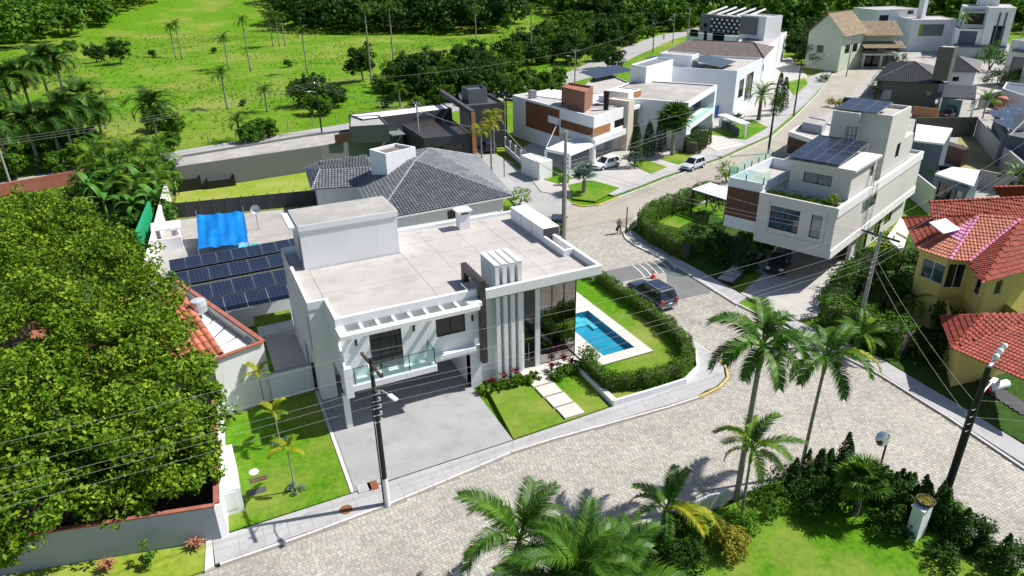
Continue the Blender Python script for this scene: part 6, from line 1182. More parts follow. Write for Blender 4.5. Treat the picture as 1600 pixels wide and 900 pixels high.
# ---- banana and palm clump behind the left garden
BL = []
for k in range(3):
    V, F = [], []; n = 9; a = .9; p = np.zeros(3); L = 2.6
    for i in range(n+1):
        s = i/n; w = .36*math.sin(math.pi*min(1, .08+s*.95))**.6*(1 if s > .12 else .12); d = np.array([math.cos(a), 0, math.sin(a)]); V += [tuple(p+(0, -w, -.10*w)), tuple(p), tuple(p+(0, w, -.10*w))]; p = p+d*L/n; a -= (1.1+.5*k)/n*(1+s)
    for i in range(n):
        for c in (0, 1): F.append((i*3+c, i*3+c+1, i*3+c+4, i*3+c+3))
    me = bpy.data.meshes.new('frond'); me.from_pydata(V, [], F); me.materials.append(MATS['leaf_banana']); BL.append(me)
for k, (p, h) in enumerate((((-9.57,88.73), 2.4), ((-6.57,85.96), 2.2), ((-4.26,85.93), 2.6), ((-8.03,93.78), 3.2), ((-5.43,91.59), 3.2), ((-11.1,93.29), 3.0))):
    palm('banana plant with broad split leaves in the clump behind the left garden', p, h, BL, 9, 'banana_plant', .16, shaft=.1, group='banana plants in the clump', cat='banana plant', tmat='crownshaft', seedlift=(.9, -.5))
CF_ = [frond_mesh('frond', 3.2, 1.5, 30, .03, .22, 'leaf_lime', .55, 1, .6), frond_mesh('frond', 3.0, 1.9, 30, .03, .22, 'leaf_palm', .6, 1, .7), frond_mesh('frond', 3.0, 1.7, 30, .03, .22, 'leaf_palm', .6, 1, .8)]
for k, (p, h) in enumerate((((-10.78,101.55), 4.2), ((-7.45,102.89), 4.6), ((-4.05,97.95), 4.4), ((-9.19,97.74), 3.2), ((-4.84,94.01), 3.4), ((-5.92,98.95), 5.4), ((-9.76,104.13), 5.2), ((-3.16,97.47), 3.6), ((-3.81,91.54), 3.0), ((-7.66,92.78), 3.4), ((-6.12,89.37), 2.8), ((-3.36,102.31), 4.6))):
    palm('clumping palm with drooping green fronds in the clump behind the left garden', p, h, CF_, 18, 'clump_palm', .14, shaft=.3, group='palms in the clump', seedlift=(1.1, -.6))
for lab, p, r, h in (('large leafy shrub on the left side of the banana clump', (-10.26,97.74), 3.6, 4.6), ('large leafy shrub in the middle of the banana clump', (-6.87,97.96), 4.0, 5.8), ('low leafy shrub at the front of the banana clump', (-6.57,85.96), 2.2, 2.2), ('low leafy shrub in front of the banana clump by the green mesh', (-3.93,85.75), 1.6, 2.2), ('large leafy shrub at the wall side of the banana clump', (-3.95,95.52), 2.8, 5.0)): shrub(lab, p, r, h, 'leaf_palm', 3600, .45, .5, .0, None, 'shrub', 60)
b = MB(); b.beam((-26, 104.2, .8), (-6, 110.5, .8), .25, 1.7); tag(b.build('brown_wall', 'coping_red'), 'brown rendered wall below the country road at the left edge', 'wall')

# ---- pasture: palms and trees
LP = [frond_mesh('frond', 3.0, 1.5, 15, .055, .26, 'leaf_pasture_palm', .55, 1, .6), frond_mesh('frond', 2.8, 1.9, 15, .055, .26, 'leaf_pasture_palm', .6, 1, .7)]
BP = [frond_mesh('frond', 4.4, 1.6, 26, .05, .33, 'leaf_palm_dark', .6, 1, .6), frond_mesh('frond', 4.0, 2.0, 26, .05, .33, 'leaf_palm', .6, 1, .9)]
def far_palm(px_, h, lab, grp, fr=LP, n=15, tr=.2, sl=(1.1, -.5)):
    z = ztr(*px_); return palm(lab, px_, h, fr, n, 'pasture_palm', tr, shaft=.9, group=grp, z0=z, seedlift=sl, tmat='palm_bark')
PG = 'slender palms scattered over the pasture'; PL = 'slender palm with a pale trunk standing alone in the bright pasture'
for p, h in (((2.7,240.68),8.45), ((4.35,238.01),9.44), ((14.84,212.11),7.89), ((19.81,206.34),12.5), ((32.5,252.63),9.24), ((34.35,251.42),9.23), ((36.31,252.18),9.08), ((41.36,163.36),15.86), ((48.65,169.44),15.74), ((96.04,232.25),9.5), ((60.05,179.04),5.03), ((54.08,180.18),4.22), ((8.92,149.58),6.66), ((15.59,143.67),3.73), ((8.37,122.11),3.12), ((32.19,192.3),9.81), ((40.06,137.48),3.34), ((151.07,284.23),4.61), ((90.87,180.59),13.63), ((151.98,269.13),3.2), ((75.16,167.3),3.09)): far_palm(p, h, PL, PG)
LG = 'dark palms along the country road at the left'
for p, h in (((-24.94,133.41),8.44), ((-22.88,133.66),10.14), ((-21.09,135.99),10.64), ((-18.67,139.68),11.96), ((-16.59,141.16),12.14), ((-14.82,118.19),8.12), ((-12.69,125.33),8.58), ((-16.39,117.51),6.62), ((-19.27,117.56),6.92), ((-3.82,128.88),5.7), ((-22.5,116.05),7.12), ((-13.55,124.92),6.36), ((-24.99,122.95),8.31), ((-11.44,127.35),5.72)): far_palm(p, h, 'dark feathery palm in the row along the country road', LG, BP, 22, .24, (1.2, -.8))
# broadleaf trees, six built once and copied with their crowns and trunks
TREES = []
for k, (r, h, mt) in enumerate(((3.2, 5.5, 'leaf_tree'), (2.6, 6.5, 'leaf_tree'), (3.6, 6.0, 'leaf_dark'), (2.2, 4.0, 'leaf_forest'), (3.0, 7.5, 'leaf_dark'), (2.8, 5.0, 'leaf_forest'))):
    t = thing('pasture_tree', 'x', 'tree', (0, 0, 0)); Ps, Ns = [], []
    for j in range(4): 
        a = j*1.7+k; P, N = crown_pts((math.cos(a)*r*.45, math.sin(a)*r*.45, h*.52+random.uniform(-.8, .9)), (r*.75, r*.75, h*.4), 22, 34, .34, -.9, .5); Ps.append(P); Ns.append(N)
    foliage('crown', np.concatenate(Ps), np.concatenate(Ns), .5, mt, t, .6); trunk_mesh(t, (0, 0, -.3), [(.5, .3, h*.7), (-.7, .2, h*.6)], .2); TREES.append(t)
index_children(); used = set()
def far_tree(p, k, s, lab, grp='leafy trees in the pasture', rz=None):
    rz = random.uniform(0, 6.28) if rz is None else rz; loc = (p[0], p[1], ztr(*p)-.05)
    if k not in used:
        used.add(k); t = TREES[k]; t.location = loc; t.rotation_euler[2] = rz; t.scale = (s,)*3; t['label'] = lab; t['group'] = grp; return t
    return dup(TREES[k], loc, rz, lab, grp, s)
TL = 'leafy green tree standing in the open pasture'
for p, k, s in ((((41.07,169.69)), 4, 1.15), (((-18.27,244.28)), 2, .9), (((-11.59,229.8)), 4, 1.0), (((-28.25,285.92)), 0, .8), (((28.25,144.3)), 2, .8), (((24.28,146.59)), 2, 1.1), (((24.3,137.33)), 0, .8), (((41.27,153.06)), 0, .75), (((44.96,146.55)), 1, .95), (((47.44,143.42)), 2, .9), (((53.55,150.38)), 0, 1.0), (((59.39,161.9)), 5, 1.1), (((64.78,166.46)), 1, 1.1), (((63.59,156.2)), 4, 1.1), (((63.74,149.08)), 2, 1.2), (((54.98,140.69)), 2, 1.15), (((57.91,137.31)), 0, 1.05), (((47.96,135.17)), 0, .8), (((78.83,167.54)), 5, .9), (((84.0,180.49)), 2, 1.15), (((91.49,187.89)), 4, 1.1), (((112.7,214.64)), 2, 1.2), (((89.26,174.36)), 2, 1.0), (((103.25,188.59)), 0, 1.3), (((99.07,175.45)), 4, 1.2), (((113.96,194.03)), 5, 1.3), (((98.25,168.78)), 2, 1.2), (((123.94,203.06)), 0, 1.5), (((120.44,189.85)), 4, 1.4), (((132.59,201.51)), 2, 1.5), (((100.59,156.71)), 2, 1.1), (((106.89,170.54)), 0, .9), (((134.07,196.4)), 1, 1.4), (((148.7,248.71)), 4, 1.6), (((156.74,252.41)), 1, 1.6), (((135.02,230.14)), 0, 1.5), (((151.67,226.64)), 5, 1.7), (((158.92,227.09)), 2, 1.6), (((150.31,233.04)), 4, 1.5), (((174.98,245.93)), 0, 1.8), (((63.71,135.58)), 3, 1.0), (((69.27,139.27)), 3, 1.1), (((72.97,138.9)), 3, .9), (((80.8,145.9)), 3, .8), (((71.19,131.21)), 5, .7), (((12.81,122.14)), 3, .8), (((10.04,120.2)), 5, .7), (((30.41,210.96)), 3, .5), (((13.82,245.62)), 3, .4), (((-3.35,244.49)), 3, .5), (((-34.63,259.24)), 3, .7), (((-1.08,129.88)), 3, .9), (((-2.91,136.24)), 5, .9), (((-1.85,120.7)), 3, .7), (((12.22,153.55)), 3, .35), (((40.31,128.2)), 3, .8), (((37.83,138.77)), 3, .5)): far_tree(p, k, s, TL if k != 3 else 'low leafy bush growing in the bright pasture')
def scatter(poly, n, seed):
    r_ = random.Random(seed); xs, ys = [p[0] for p in poly], [p[1] for p in poly]; out = []
    while len(out) < n:
        x, yv = r_.uniform(min(xs), max(xs)), r_.uniform(min(ys), max(ys))
        if inpoly(np.array([x]), np.array([yv]), poly)[0] and all((x-a)**2+(yv-b_)**2 > 9 for a, b_ in out): out.append((x, yv))
    return out
for poly, n, sd__ in (([(39.01,150.03), (57.4,131.24), (75.16,167.3), (63.99,174.13), (45.37,157.09)], 26, 1), ([(77.23,166.04), (92.46,172.37), (126.86,185.7), (164.6,223.16), (168.29,287.19), (123.35,220.9), (90.33,191.84)], 52, 2), ([(-26.27,131.91), (-15.84,133.09), (-11.95,128.55), (-13.03,115.68), (-23.71,113.94)], 16, 3), ([(58.51,130.59), (72.9,130.2), (79.74,142.49), (67.65,143.9)], 7, 4)):
    for p in scatter(poly, n, sd__): far_tree(p, random.choice([0, 2, 4, 5, 1, 3] if sd__ < 3 else [3, 5]), random.uniform(.7, 1.25) if sd__ < 3 else random.uniform(.55, .9), TL if sd__ < 3 else 'low leafy bush growing in the bright pasture')
for p, k, s in ((((182.23,247.42)), 2, 1.8), (((198.91,256.82)), 0, 2.0), (((225.01,279.1)), 4, 1.9), (((235.4,237.58)), 1, 1.8), (((251.02,246.08)), 2, 1.8), (((262.78,250.22)), 4, 1.6), (((281.28,254.66)), 0, 1.7), (((301.26,254.01)), 5, 1.8), (((200.44,198.41)), 2, 1.3), (((173.4,222.65)), 0, 1.7), (((193.44,239.38)), 2, 1.8), (((220.29,213.64)), 2, 1.5), (((192.55,179.07)), 2, 1.2), (((329.42,270.49)), 2, 1.8), (((329.08,258.95)), 0, 1.7), (((347.68,255.46)), 2, 1.9), (((335.53,203.27)), 0, 1.8), (((274.54,160.46)), 2, 1.6), (((171.01,162.58)), 2, 1.2), (((158.9,148.36)), 2, 1.1), (((149.9,143.59)), 4, 1.0), (((148.57,137.49)), 2, .9), (((210.96,145.88)), 0, 1.1), (((224.18,182.01)), 2, 1.2)): far_tree(p, k, s, 'tall leafy tree at the wood edge behind the far houses', 'trees behind the far houses')
# the woods beyond: far crowns that run together
def forest(name, polys, gap, rmin, rmax, mat, per, size, maxn, zoff=0.):
    Ps, Ns = [], []
    for poly in polys:
        xs, ys = [p[0] for p in poly], [p[1] for p in poly]; nx, ny = int((max(xs)-min(xs))/gap)+1, int((max(ys)-min(ys))/gap)+1
        U, W_ = np.meshgrid(min(xs)+gap*np.arange(nx), min(ys)+gap*np.arange(ny)); U = U.ravel()+rng.uniform(-.4, .4, nx*ny)*gap; W_ = W_.ravel()+rng.uniform(-.4, .4, nx*ny)*gap; k = inpoly(U, W_, poly); U, W_ = U[k], W_[k]; o = np.argsort(np.hypot(U, W_))[:maxn]
        for x, yv in zip(U[o], W_[o]):
            r = rng.uniform(rmin, rmax); h = r*rng.uniform(1.5, 2.3); P, N = crown_pts((x, yv, ztr(x, yv)+h*.62), (r, r, h*.52), 14, per, .45, -.8, .6); Ps.append(P); Ns.append(N)
    return foliage(name, np.concatenate(Ps), np.concatenate(Ns), size, mat, None, .7, 'stuff')
o = forest('forest', [[(-68.37,285.44), (-49.54,295.64), (-32.92,320.42), (-16.76,348.47), (16.78,427.87), (48.93,516.73), (60, 700), (-350, 640)]], 8.5, 4, 7, 'leaf_forest', 26, 1.5, 330); tag(o, 'dense sunlit wood on the slope beyond the pasture at top left', 'wood')
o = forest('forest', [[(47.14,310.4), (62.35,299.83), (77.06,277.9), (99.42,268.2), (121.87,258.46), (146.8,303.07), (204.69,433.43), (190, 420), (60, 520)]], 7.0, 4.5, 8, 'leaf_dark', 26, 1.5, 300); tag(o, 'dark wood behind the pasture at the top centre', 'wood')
o = forest('forest', [[(157.86,271.96), (151.27,232.38), (168.27,226.22), (184.89,232.48), (211.92,213.34), (330, 420), (170, 380)], [(191.14,191.9), (205.79,194.71), (239.07,200.26), (254.26,195.74), (268.85,185.27), (269.91,166.52), (258.3,134.85), (520, 260), (640, 420), (330, 420)]], 8.5, 4.5, 8, 'leaf_forest', 24, 1.7, 420); tag(o, 'dense green wood behind the far houses at top right', 'wood')

# ---- foreground garden at the bottom right
sheet('lawn', [(10, 8), (31.8, 4), (32, 14.8), (31.2, 17.4), (30, 19.6), (28, 21.6), (20.6, 21.4), (16.9, 21.1), (10, 20)], .1, 'lawn', .3)
t = thing('low_wall', 'low pale stone wall between the cobbled street and the bottom garden', 'wall', (20, 21.6, 0))
wp = [(8, 19.3), (12, 20.2), (15, 20.9), (16.9, 21.4), (20.6, 21.7), (22.6, 21.75)]; n = 0
for a, b_ in zip(wp+[(23.4, 21.8)], wp[1:]+[(28.1, 21.95)]):
    if a == wp[-1]: continue
    a, b_ = Vector(a), Vector(b_); L = (b_-a).length; m = max(1, round(L/.8))
    for i in range(m): p, q = a.lerp(b_, i/m+.004), a.lerp(b_, (i+1)/m-.004); m_ = MB(); m_.beam((*p, .5), (*q, .5), .22, 1.0+random.uniform(-.02, .02)); m_.build('stone_block', 'offwhite', t)
t = thing('conifer_hedge', 'dark spiky conifer hedge between the cobbled street and the bottom lawn', 'hedge', (30, 18, 0)); Ps, Ns = [], []; pth = [(26.6, 21.3), (28.2, 21.2), (29.2, 20.4), (30.2, 19.3), (30.9, 18.0), (31.3, 16.6), (31.4, 15.0)]
for a, b_ in zip(pth[:-1], pth[1:]):
    for i in range(7):
        c = np.array(a)+(np.array(b_)-np.array(a))*(i/3+rng.uniform(-.05, .05)); c = c+rng.normal(0, .42, 2)-np.array([.25, .35]); h = rng.uniform(1.2, 2.7); n = 700; z = rng.uniform(0, 1, n); an = rng.uniform(0, 6.28, n); r = (.62*(1-z**1.3)+.04)*rng.uniform(.55, 1.05, n); Ps.append(np.c_[c[0]+r*np.cos(an), c[1]+r*np.sin(an), .1+z*h]); Ns.append(np.c_[np.cos(an), np.sin(an), 1.0+0*an])
foliage('leaves', np.concatenate(Ps), np.concatenate(Ns), .2, 'leaf_dark', t, .35); b = MB()
for p, q in zip(pth, pth[1:]): b.beam((*p, .6), (*q, .6), .3, 1.1)
b.build('stems', 'bark', t)
for lab, p, r, h, mt, n in (('golden leaved shrub at the bottom beside the lawn', (20.18,19.12), 1.1, 1.3, 'leaf_gold', 2600), ('green creeper shrub against the low wall near the twin palm trunks', (24.13,20.23), 1.0, 1.3, 'leaf_tree', 1300), ('dark green shrub by the lawn under the conifer hedge', (26.24,19.18), 1.3, 1.5, 'leaf_dark', 1500), ('green shrub behind the low wall left of the golden shrub', (19.06,20.71), 1.1, 1.5, 'leaf_tree', 1600), ('dark leafy shrub at the bottom edge below the low wall', (17.18,19.78), 1.2, 1.5, 'leaf_dark', 1500), ('bright bushy shrub beside the small loose palm', (19.91,21.02), .7, 1.1, 'leaf_palm', 900), ('dark shrub at the foot of the fan palm', (28.49,16.3), 1.2, 1.3, 'leaf_dark', 1500), ('wide dark juniper bush right of the black street pole', (31.62,14.04), 1.4, 1.3, 'leaf_dark', 2200), ('dark juniper bush at the lower right edge', (31.77,12.39), 1.2, 1.1, 'leaf_dark', 1700), ('loose leafy shrub at the foot of the black street pole', (31.78,15.17), .8, 1.4, 'leaf_tree', 700), ('low dark bush between the white pillar and the bottom edge', (28.95,13.99), 1.0, .9, 'leaf_dark', 1000), ('dark bush behind the twin palm trunks by the low wall', (25.78,20.77), 1.2, 1.5, 'leaf_dark', 1600), ('dark bush in the middle of the conifer bank', (27.52,19.08), 1.3, 1.7, 'leaf_dark', 1800), ('dark bush left of the white pillar', (30.15,17.25), 1.3, 1.8, 'leaf_dark', 1800), ('green bush under the short young king palm', (21.68,19.9), 1.0, 1.2, 'leaf_tree', 1300), ('dark low bush at the bottom edge left of the golden shrub', (17.91,18.98), 1.3, 1.2, 'leaf_dark', 1500), ('dark bush by the low wall at the bottom edge palms', (15.53,20.37), 1.2, 1.3, 'leaf_dark', 1500)): shrub(lab, p, r, h, mt, n, .17, .45)
rosette('spiky pink leaved plant on the verge by the grey wall, nearest the corner', (-3.46,30.94), .7, 'leaf_pink', 40, .1, .8, .05, 'pink spiky plants on the verge'); rosette('spiky pink leaved plant on the verge at the bottom edge', (-7.46,31.31), .8, 'leaf_pink', 40, .1, .8, .05, 'pink spiky plants on the verge')
shrub('small leafy sapling on the verge in front of the grey wall', (-5.7,30.8), .5, 1.3, 'leaf_palm', 220, .2, .5, .1, None, 'sapling', 8)

LMK = (('the black house', 36, 100), ('the long grey workshop', 6, 102), ('the timber clad house', 54, 92), ('the dark centre wood', 85, 275), ('the sunlit wood at top left', -30, 315), ('the bend of the country road', 128, 182), ('the country road lamp pole', 22, 122), ('the patterned house', 150, 165))
ORD = ('nearest', 'second nearest', 'third nearest', 'fourth nearest', 'fifth nearest', 'sixth nearest', 'seventh nearest', 'eighth nearest', 'ninth nearest', 'tenth nearest', 'eleventh nearest', 'twelfth nearest', 'thirteenth nearest', 'fourteenth nearest', 'fifteenth nearest', 'sixteenth nearest', 'seventeenth nearest', 'eighteenth nearest')
def rank_labels(group, stem, marks=LMK):
    """tells look-alikes apart by the landmark they stand closest to"""
    by = {}
    for o in bpy.data.objects:
        if o.get('group') == group and o.parent is None and o['label'].startswith(stem[0]):
            d, nm = min((math.hypot(o.location.x-x, o.location.y-y_), n_) for n_, x, y_ in marks); by.setdefault(nm, []).append((d, o))
    for nm, L in by.items():
        for i, (d, o) in enumerate(sorted(L, key=lambda q: q[0])): o['label'] = '%s, %s to %s' % (stem[1], (ORD[i] if i < 18 else '%dth nearest' % (i+1)), nm)
rank_labels('bedding plants under the fins', ('low', 'low green bedding plant under the white fins'), (('the driveway', 14.6, 37),)); rank_labels('bedding plants under the dark glass', ('low', 'low green bedding plant under the dark glass'), (('the stepping stones', 19.2, 37),))
rank_labels('palms in the clump', ('clumping', 'clumping palm with drooping green fronds'), (('the green mesh screen', -5.5, 79), ('the brown rendered wall', -14, 107))); rank_labels('banana plants in the clump', ('banana', 'banana plant with broad leaves'), (('the green mesh screen', -5.5, 79),))
rank_labels('plants in the shaded garden bed', ('dark', 'dark leafy plant in the shaded garden'), (('the slim corner post', 40.3, 58), ('the timber balcony box', 44, 47)))
rank_labels('trees behind the far houses', ('tall', 'tall leafy wood edge tree'), (('the patterned house', 150, 165), ('the tan roofed house', 150, 130), ('the white villa', 205, 125)))
rank_labels(PG, ('slender', 'slender pale trunked pasture palm')); rank_labels(LG, ('dark', 'dark feathery roadside palm'))
rank_labels('leafy trees in the pasture', ('leafy', 'leafy green pasture tree')); rank_labels('leafy trees in the pasture', ('low', 'low leafy pasture bush'))

# rough tussocks over the pasture
n = 26000; x, y = rng.uniform(-75, 190, n), rng.uniform(118, 320, n); k = (y > np.interp(x, [-130, -60, -23, 3, 36, 62, 94, 121, 155, 190], [68, 98, 117, 124, 131, 144, 162, 186, 215, 235])) & (vnoise(x, y, 17, 5)+rng.normal(0, .5, n) > .1)
x, y = x[k], y[k]; P = np.c_[x, y, TZ(x, y)+.12]; P = np.repeat(P, 3, 0)+rng.normal(0, .16, (len(P)*3, 3))*np.array([1, 1, .25])
grass_o = foliage('grass', P, np.tile((.2, -.2, .6), (len(P), 1)), .42, 'leaf_tree', None, .5, 'stuff'); tag(grass_o, 'rough grass tussocks growing over the bright pasture', 'grass')

# ================================================================== street furniture, cars, people
def insulators(par, a, b_, n, mat='pole_concrete'):
    for k in range(n):
        p = Vector(a).lerp(Vector(b_), (k+.5)/n); m_ = MB(); m_.lathe(p, [(.03, 0), (.07, .06), (.04, .12), (.07, .18), (.02, .26)], 8); m_.build('insulator', mat, par)
def lamp(par, p, d, L=1.5, rise=.45):
    p, d = Vector(p), Vector((*d, 0)).normalized(); m_ = MB(); e = p+d*L+Vector((0, 0, rise)); m_.tube([p, p+d*L*.5+Vector((0, 0, rise*.8)), e], .035, 8); a = m_.build('lamp_arm', 'galv', par)
    m_ = MB(); s_ = d.cross(Vector((0, 0, 1))); m_.obox(e+d*.25, d, s_, (0, 0, 1), .32, .13, .06); m_.build('lamp_head', 'lamp_glass', a, bevel=.05)
def pole(label, base, h, arm=None, armdir=(1, 0), mat='pole_black', r=.15, lampdir=None, lampz=.75, white=0, n=3, topm=None, gear=0, name='utility_pole', lean=(0, 0)):
    t = thing(name, label, 'utility pole', (*base, 0), 0, 'utility poles along the streets'); x, y = base; top = (x+lean[0], y+lean[1], h); b = MB()
    b.tube([(x, y, 0), ((x+top[0])/2, (y+top[1])/2, h/2), top], [r, r*.85, r*.66], 10); b.build('shaft', mat, t)
    if white: b = MB(); b.tube([(x, y, 0), (x+lean[0]*white/h, y+lean[1]*white/h, white)], [r*1.06, r*1.04], 10); b.build('painted_base', 'pole_white', t)
    d = Vector((*armdir, 0)).normalized(); tp = Vector(top)
    if arm:
        a, c = tp-d*arm/2-Vector((0, 0, .35)), tp+d*arm/2-Vector((0, 0, .35)); b = MB(); b.beam(a, c, .11, .13); ca = b.build('crossarm', topm or mat, t); insulators(ca, a+Vector((0, 0, .06)), c+Vector((0, 0, .06)), n)
        b = MB(); b.beam(a.lerp(c, .25), tp-Vector((0, 0, 1.0)), .05, .03); b.beam(a.lerp(c, .75), tp-Vector((0, 0, 1.0)), .05, .03); b.build('brace', 'galv', t)
    if lampdir: lamp(t, tp*lampz+Vector((x, y, 0))*(1-lampz), lampdir)
    for k in range(gear):
        z = h*.6+.42*k; b = MB(); b.tube([(x+.22, y, z), (x+.22, y, z+.12)], .06, 8); b.tube([(x-.2, y-.1, z), (x+.26, y-.1, z)], .02, 5); b.build('bracket', 'galv', t)
    if gear: b = MB(); b.tube([(x-r-.04, y, .1), (x-r-.03, y, h*.75)], .035, 6); b.build('conduit', 'pole_black', t)
    return t
pole('black utility pole with a white painted base and street lamp in front of the driveway', (6.11,29.67), 9.3, 2.6, (.12, -1), lampdir=(.3, -1), lampz=.8, white=1.9, gear=5, topm='leather', n=3)
pole('tall black utility pole with a white top bracket and lamp at the lower right', (32.18,16.25), 8.9, None, r=.2, lampdir=(1, .25), lampz=.78, gear=4, lean=(.25, 0))
t = thing('top_bracket', 'white bracket with three round insulators on top of the lower right pole', 'bracket', (33, 16.6, 8.7)); a, c = Vector((32.38, 16.25, 8.75)), Vector((34.18, 16.75, 9.15)); b = MB(); b.beam(a, c, .12, .1); b.build('arm', 'galv', t)
for k in range(3): p = a.lerp(c, .45+.26*k); b = MB(); b.lathe((p.x, p.y, p.z), [(.05, 0), (.14, .08), (.16, .2), (.12, .32), (.02, .36)], 12); b.build('insulator', 'lamp_glass', t, True)
t = thing('white_tank', 'white cylinder with a red band lying in the shade beside the red lower roof', 'tank', (*(44.94,22.29), 0)); p = t.location; b = MB(); b.tube([(p.x+.25, p.y, .3), (p.x+1.9, p.y-.2, .3)], .3, 12); b.build('body', 'white_plastic', t); b = MB(); b.tube([(p.x, p.y+.03, .3), (p.x+.25, p.y, .3)], .305, 12); b.build('band', 'red_plastic', t)
pole('grey crossarm pole behind the palms in front of the greige house', (43.04,31.13), 8.8, 2.8, (.15, -1), 'pole_concrete', .18, gear=4, topm='pole_black', lean=(.3, 0))
pole('thick grey concrete pole with transformer gear beside the corner lawn', (32.92,58.18), 11.63, None, mat='pole_concrete', r=.22, gear=6)
pole('tall dark pole with a crossarm beside the pavement opposite the balcony house', (76.49,75.47), 10.2, 2.2, (.5, -.85), r=.17, lampdir=None)
for lab, p, h, m, ld in (('dark street pole on the verge of the brown roofed house', (99.3,93.24), 9, 'pole_black', (-.5, .9)), ('pole with a crossarm beside the pale green gable house', (140.58,118.34), 8.5, 'pole_concrete', None), ('dark pole with a street lamp on the country road by the pasture', (21.42,121.53), 8.8, 'pole_black', (-.8, -.6)), ('slim concrete pole with a lamp beside the black house', (30.88,97.62), 8.2, 'pole_concrete', (1, .3)), ('concrete lamp pole behind the grey roof with solar panels', (82.82,142.65), 7.4, 'pole_concrete', (-1, .2)), ('dark pole on the bend of the country road', (128.97,177.25), 8.5, 'pole_black', None), ('concrete lamp pole further along the country road bend', (147.11,191.93), 9.0, 'pole_concrete', (-1, 0)), ('far concrete pole at the end of the country road', (166.36,208.79), 9, 'pole_concrete', (-1, 0)), ('black pole with dark brackets at the corner of the timber clad house', (44.37,96.57), 8.3, 'pole_black', None), ('pale leaning post on the country road at the left edge', (-21.86,109.98), 6.5, 'pole_concrete', None)):
    pole(lab, p, h, 1.8, (.4, -1), m, .15, ld)
for lab, p, h in (('slim dark post on the side street pavement nearest the grey roof', (37.5,82.61), 3.6), ('slim dark post on the pavement corner behind the walking person', (40.3,57.99), 2.9)):
    t = thing('slim_post', lab, 'post', (*p, 0)); b = MB(); b.tube([(*p, 0), (*p, h)], .06, 8); b.build('shaft', 'pole_black', t); b = MB(); b.tube([(*p, h), (*p, h+.08)], .075, 8); b.build('cap', 'pole_concrete', t)
# overhead cables
def cable(pts, sag=.5, r=.008, n=14, lab='thin overhead cable strung between the utility poles', mat='pole_concrete'):
    P = []
    for a, b_ in zip(pts[:-1], pts[1:]):
        a, b_ = Vector(a), Vector(b_)
        for i in range(n+1):
            u = i/n; P.append(a.lerp(b_, u)-Vector((0, 0, sag*4*u*(1-u))))
    m_ = MB(); m_.tube(P, r, 4); o = m_.build('overhead_cable', mat); tag(o, lab, 'cable', 'overhead cables between the poles')
PA_, PB_, PC_ = Vector((*(6.11,29.67), 0)), Vector((*(43.04,31.13), 0)), Vector((*(32.18,16.25), 0))
for nm_, dy, z, z2 in (('topmost far side', 1.0, 9.1, 8.6), ('topmost near side', -1.0, 9.1, 8.6), ('third', -.2, 7.7, 7.2), ('fourth', -.2, 7.3, 6.9), ('lowest', -.2, 6.7, 6.3)):
    cable([(-34, 31+dy, z), PA_+Vector((.1*dy, dy, z)), PB_+Vector((.3, dy, z2)), PB_+Vector((40, 12+dy, z2))], .55, lab=nm_+' overhead cable from the driveway pole to the crossarm pole')
for k, z in enumerate((6.9, 5.9)): cable([PB_+Vector((.2, -.3*k, z)), PC_+Vector((.2, .2, z)), PC_+Vector((25, -14, z))], .4, lab=('upper', 'lower')[k]+' slack cable from the crossarm pole past the lower right pole')
M_, N_ = Vector((*(32.92,58.18), 0)), Vector((*(76.49,75.47), 0))
for nm_, z in (('upper', 10.8), ('middle', 8.6), ('lower', 8.2)): cable([PB_+Vector((0, 0, min(8.5, z))), M_+Vector((0, 0, z)), N_+Vector((0, 0, min(9.8, z+.4)))], .6, .012, lab=nm_+' cable from the crossarm pole by the thick pole to the tall dark pole')
cable([(30.88, 97.62, 7.2), (38.5, 84, 6.0), M_+Vector((0, 0, 7.2))], .8, .035, lab='thick pale cable from the thick concrete pole over the grey roof house'); cable([N_+Vector((0, 0, 9.8)), (*(99.3,93.24), 8.5), (*(140.58,118.34), 8)], .4, .014, lab='thin cable along the verge from the tall dark pole to the gable house')
rp = [(-60, 95, 8), (*(-21.86,109.98), 6.3), (*(21.42,121.53), 8.4), (*(30.88,97.62), 7.8)]
for k in range(3): cable([(a, b_, c-.35*k) for a, b_, c in rp], .7, .016, lab=('top', 'middle', 'bottom')[k]+' cable along the country road past the left edge post')
cable([(*(21.42,121.53), 8.2), (*(82.82,142.65), 7), (*(128.97,177.25), 8.2), (*(147.11,191.93), 8.7)], .8, .016, lab='thin cable along the country road towards the far bend')
# fence posts along the country road
for k in range(40):
    f = k/39; x = -40+170*f; y = float(np.interp(x, [-60, -23, 3, 36, 62, 94, 121, 155], [99, 115.5, 123.5, 130.5, 143, 161, 185, 212])); b = MB(); b.tube([(x, y, -.2), (x+.05, y, 1.7)], .08, 6); tag(b.build('fence_post', 'pole_concrete'), 'pale fence post in the row along the pasture side of the country road', 'fence post', 'fence posts along the country road')

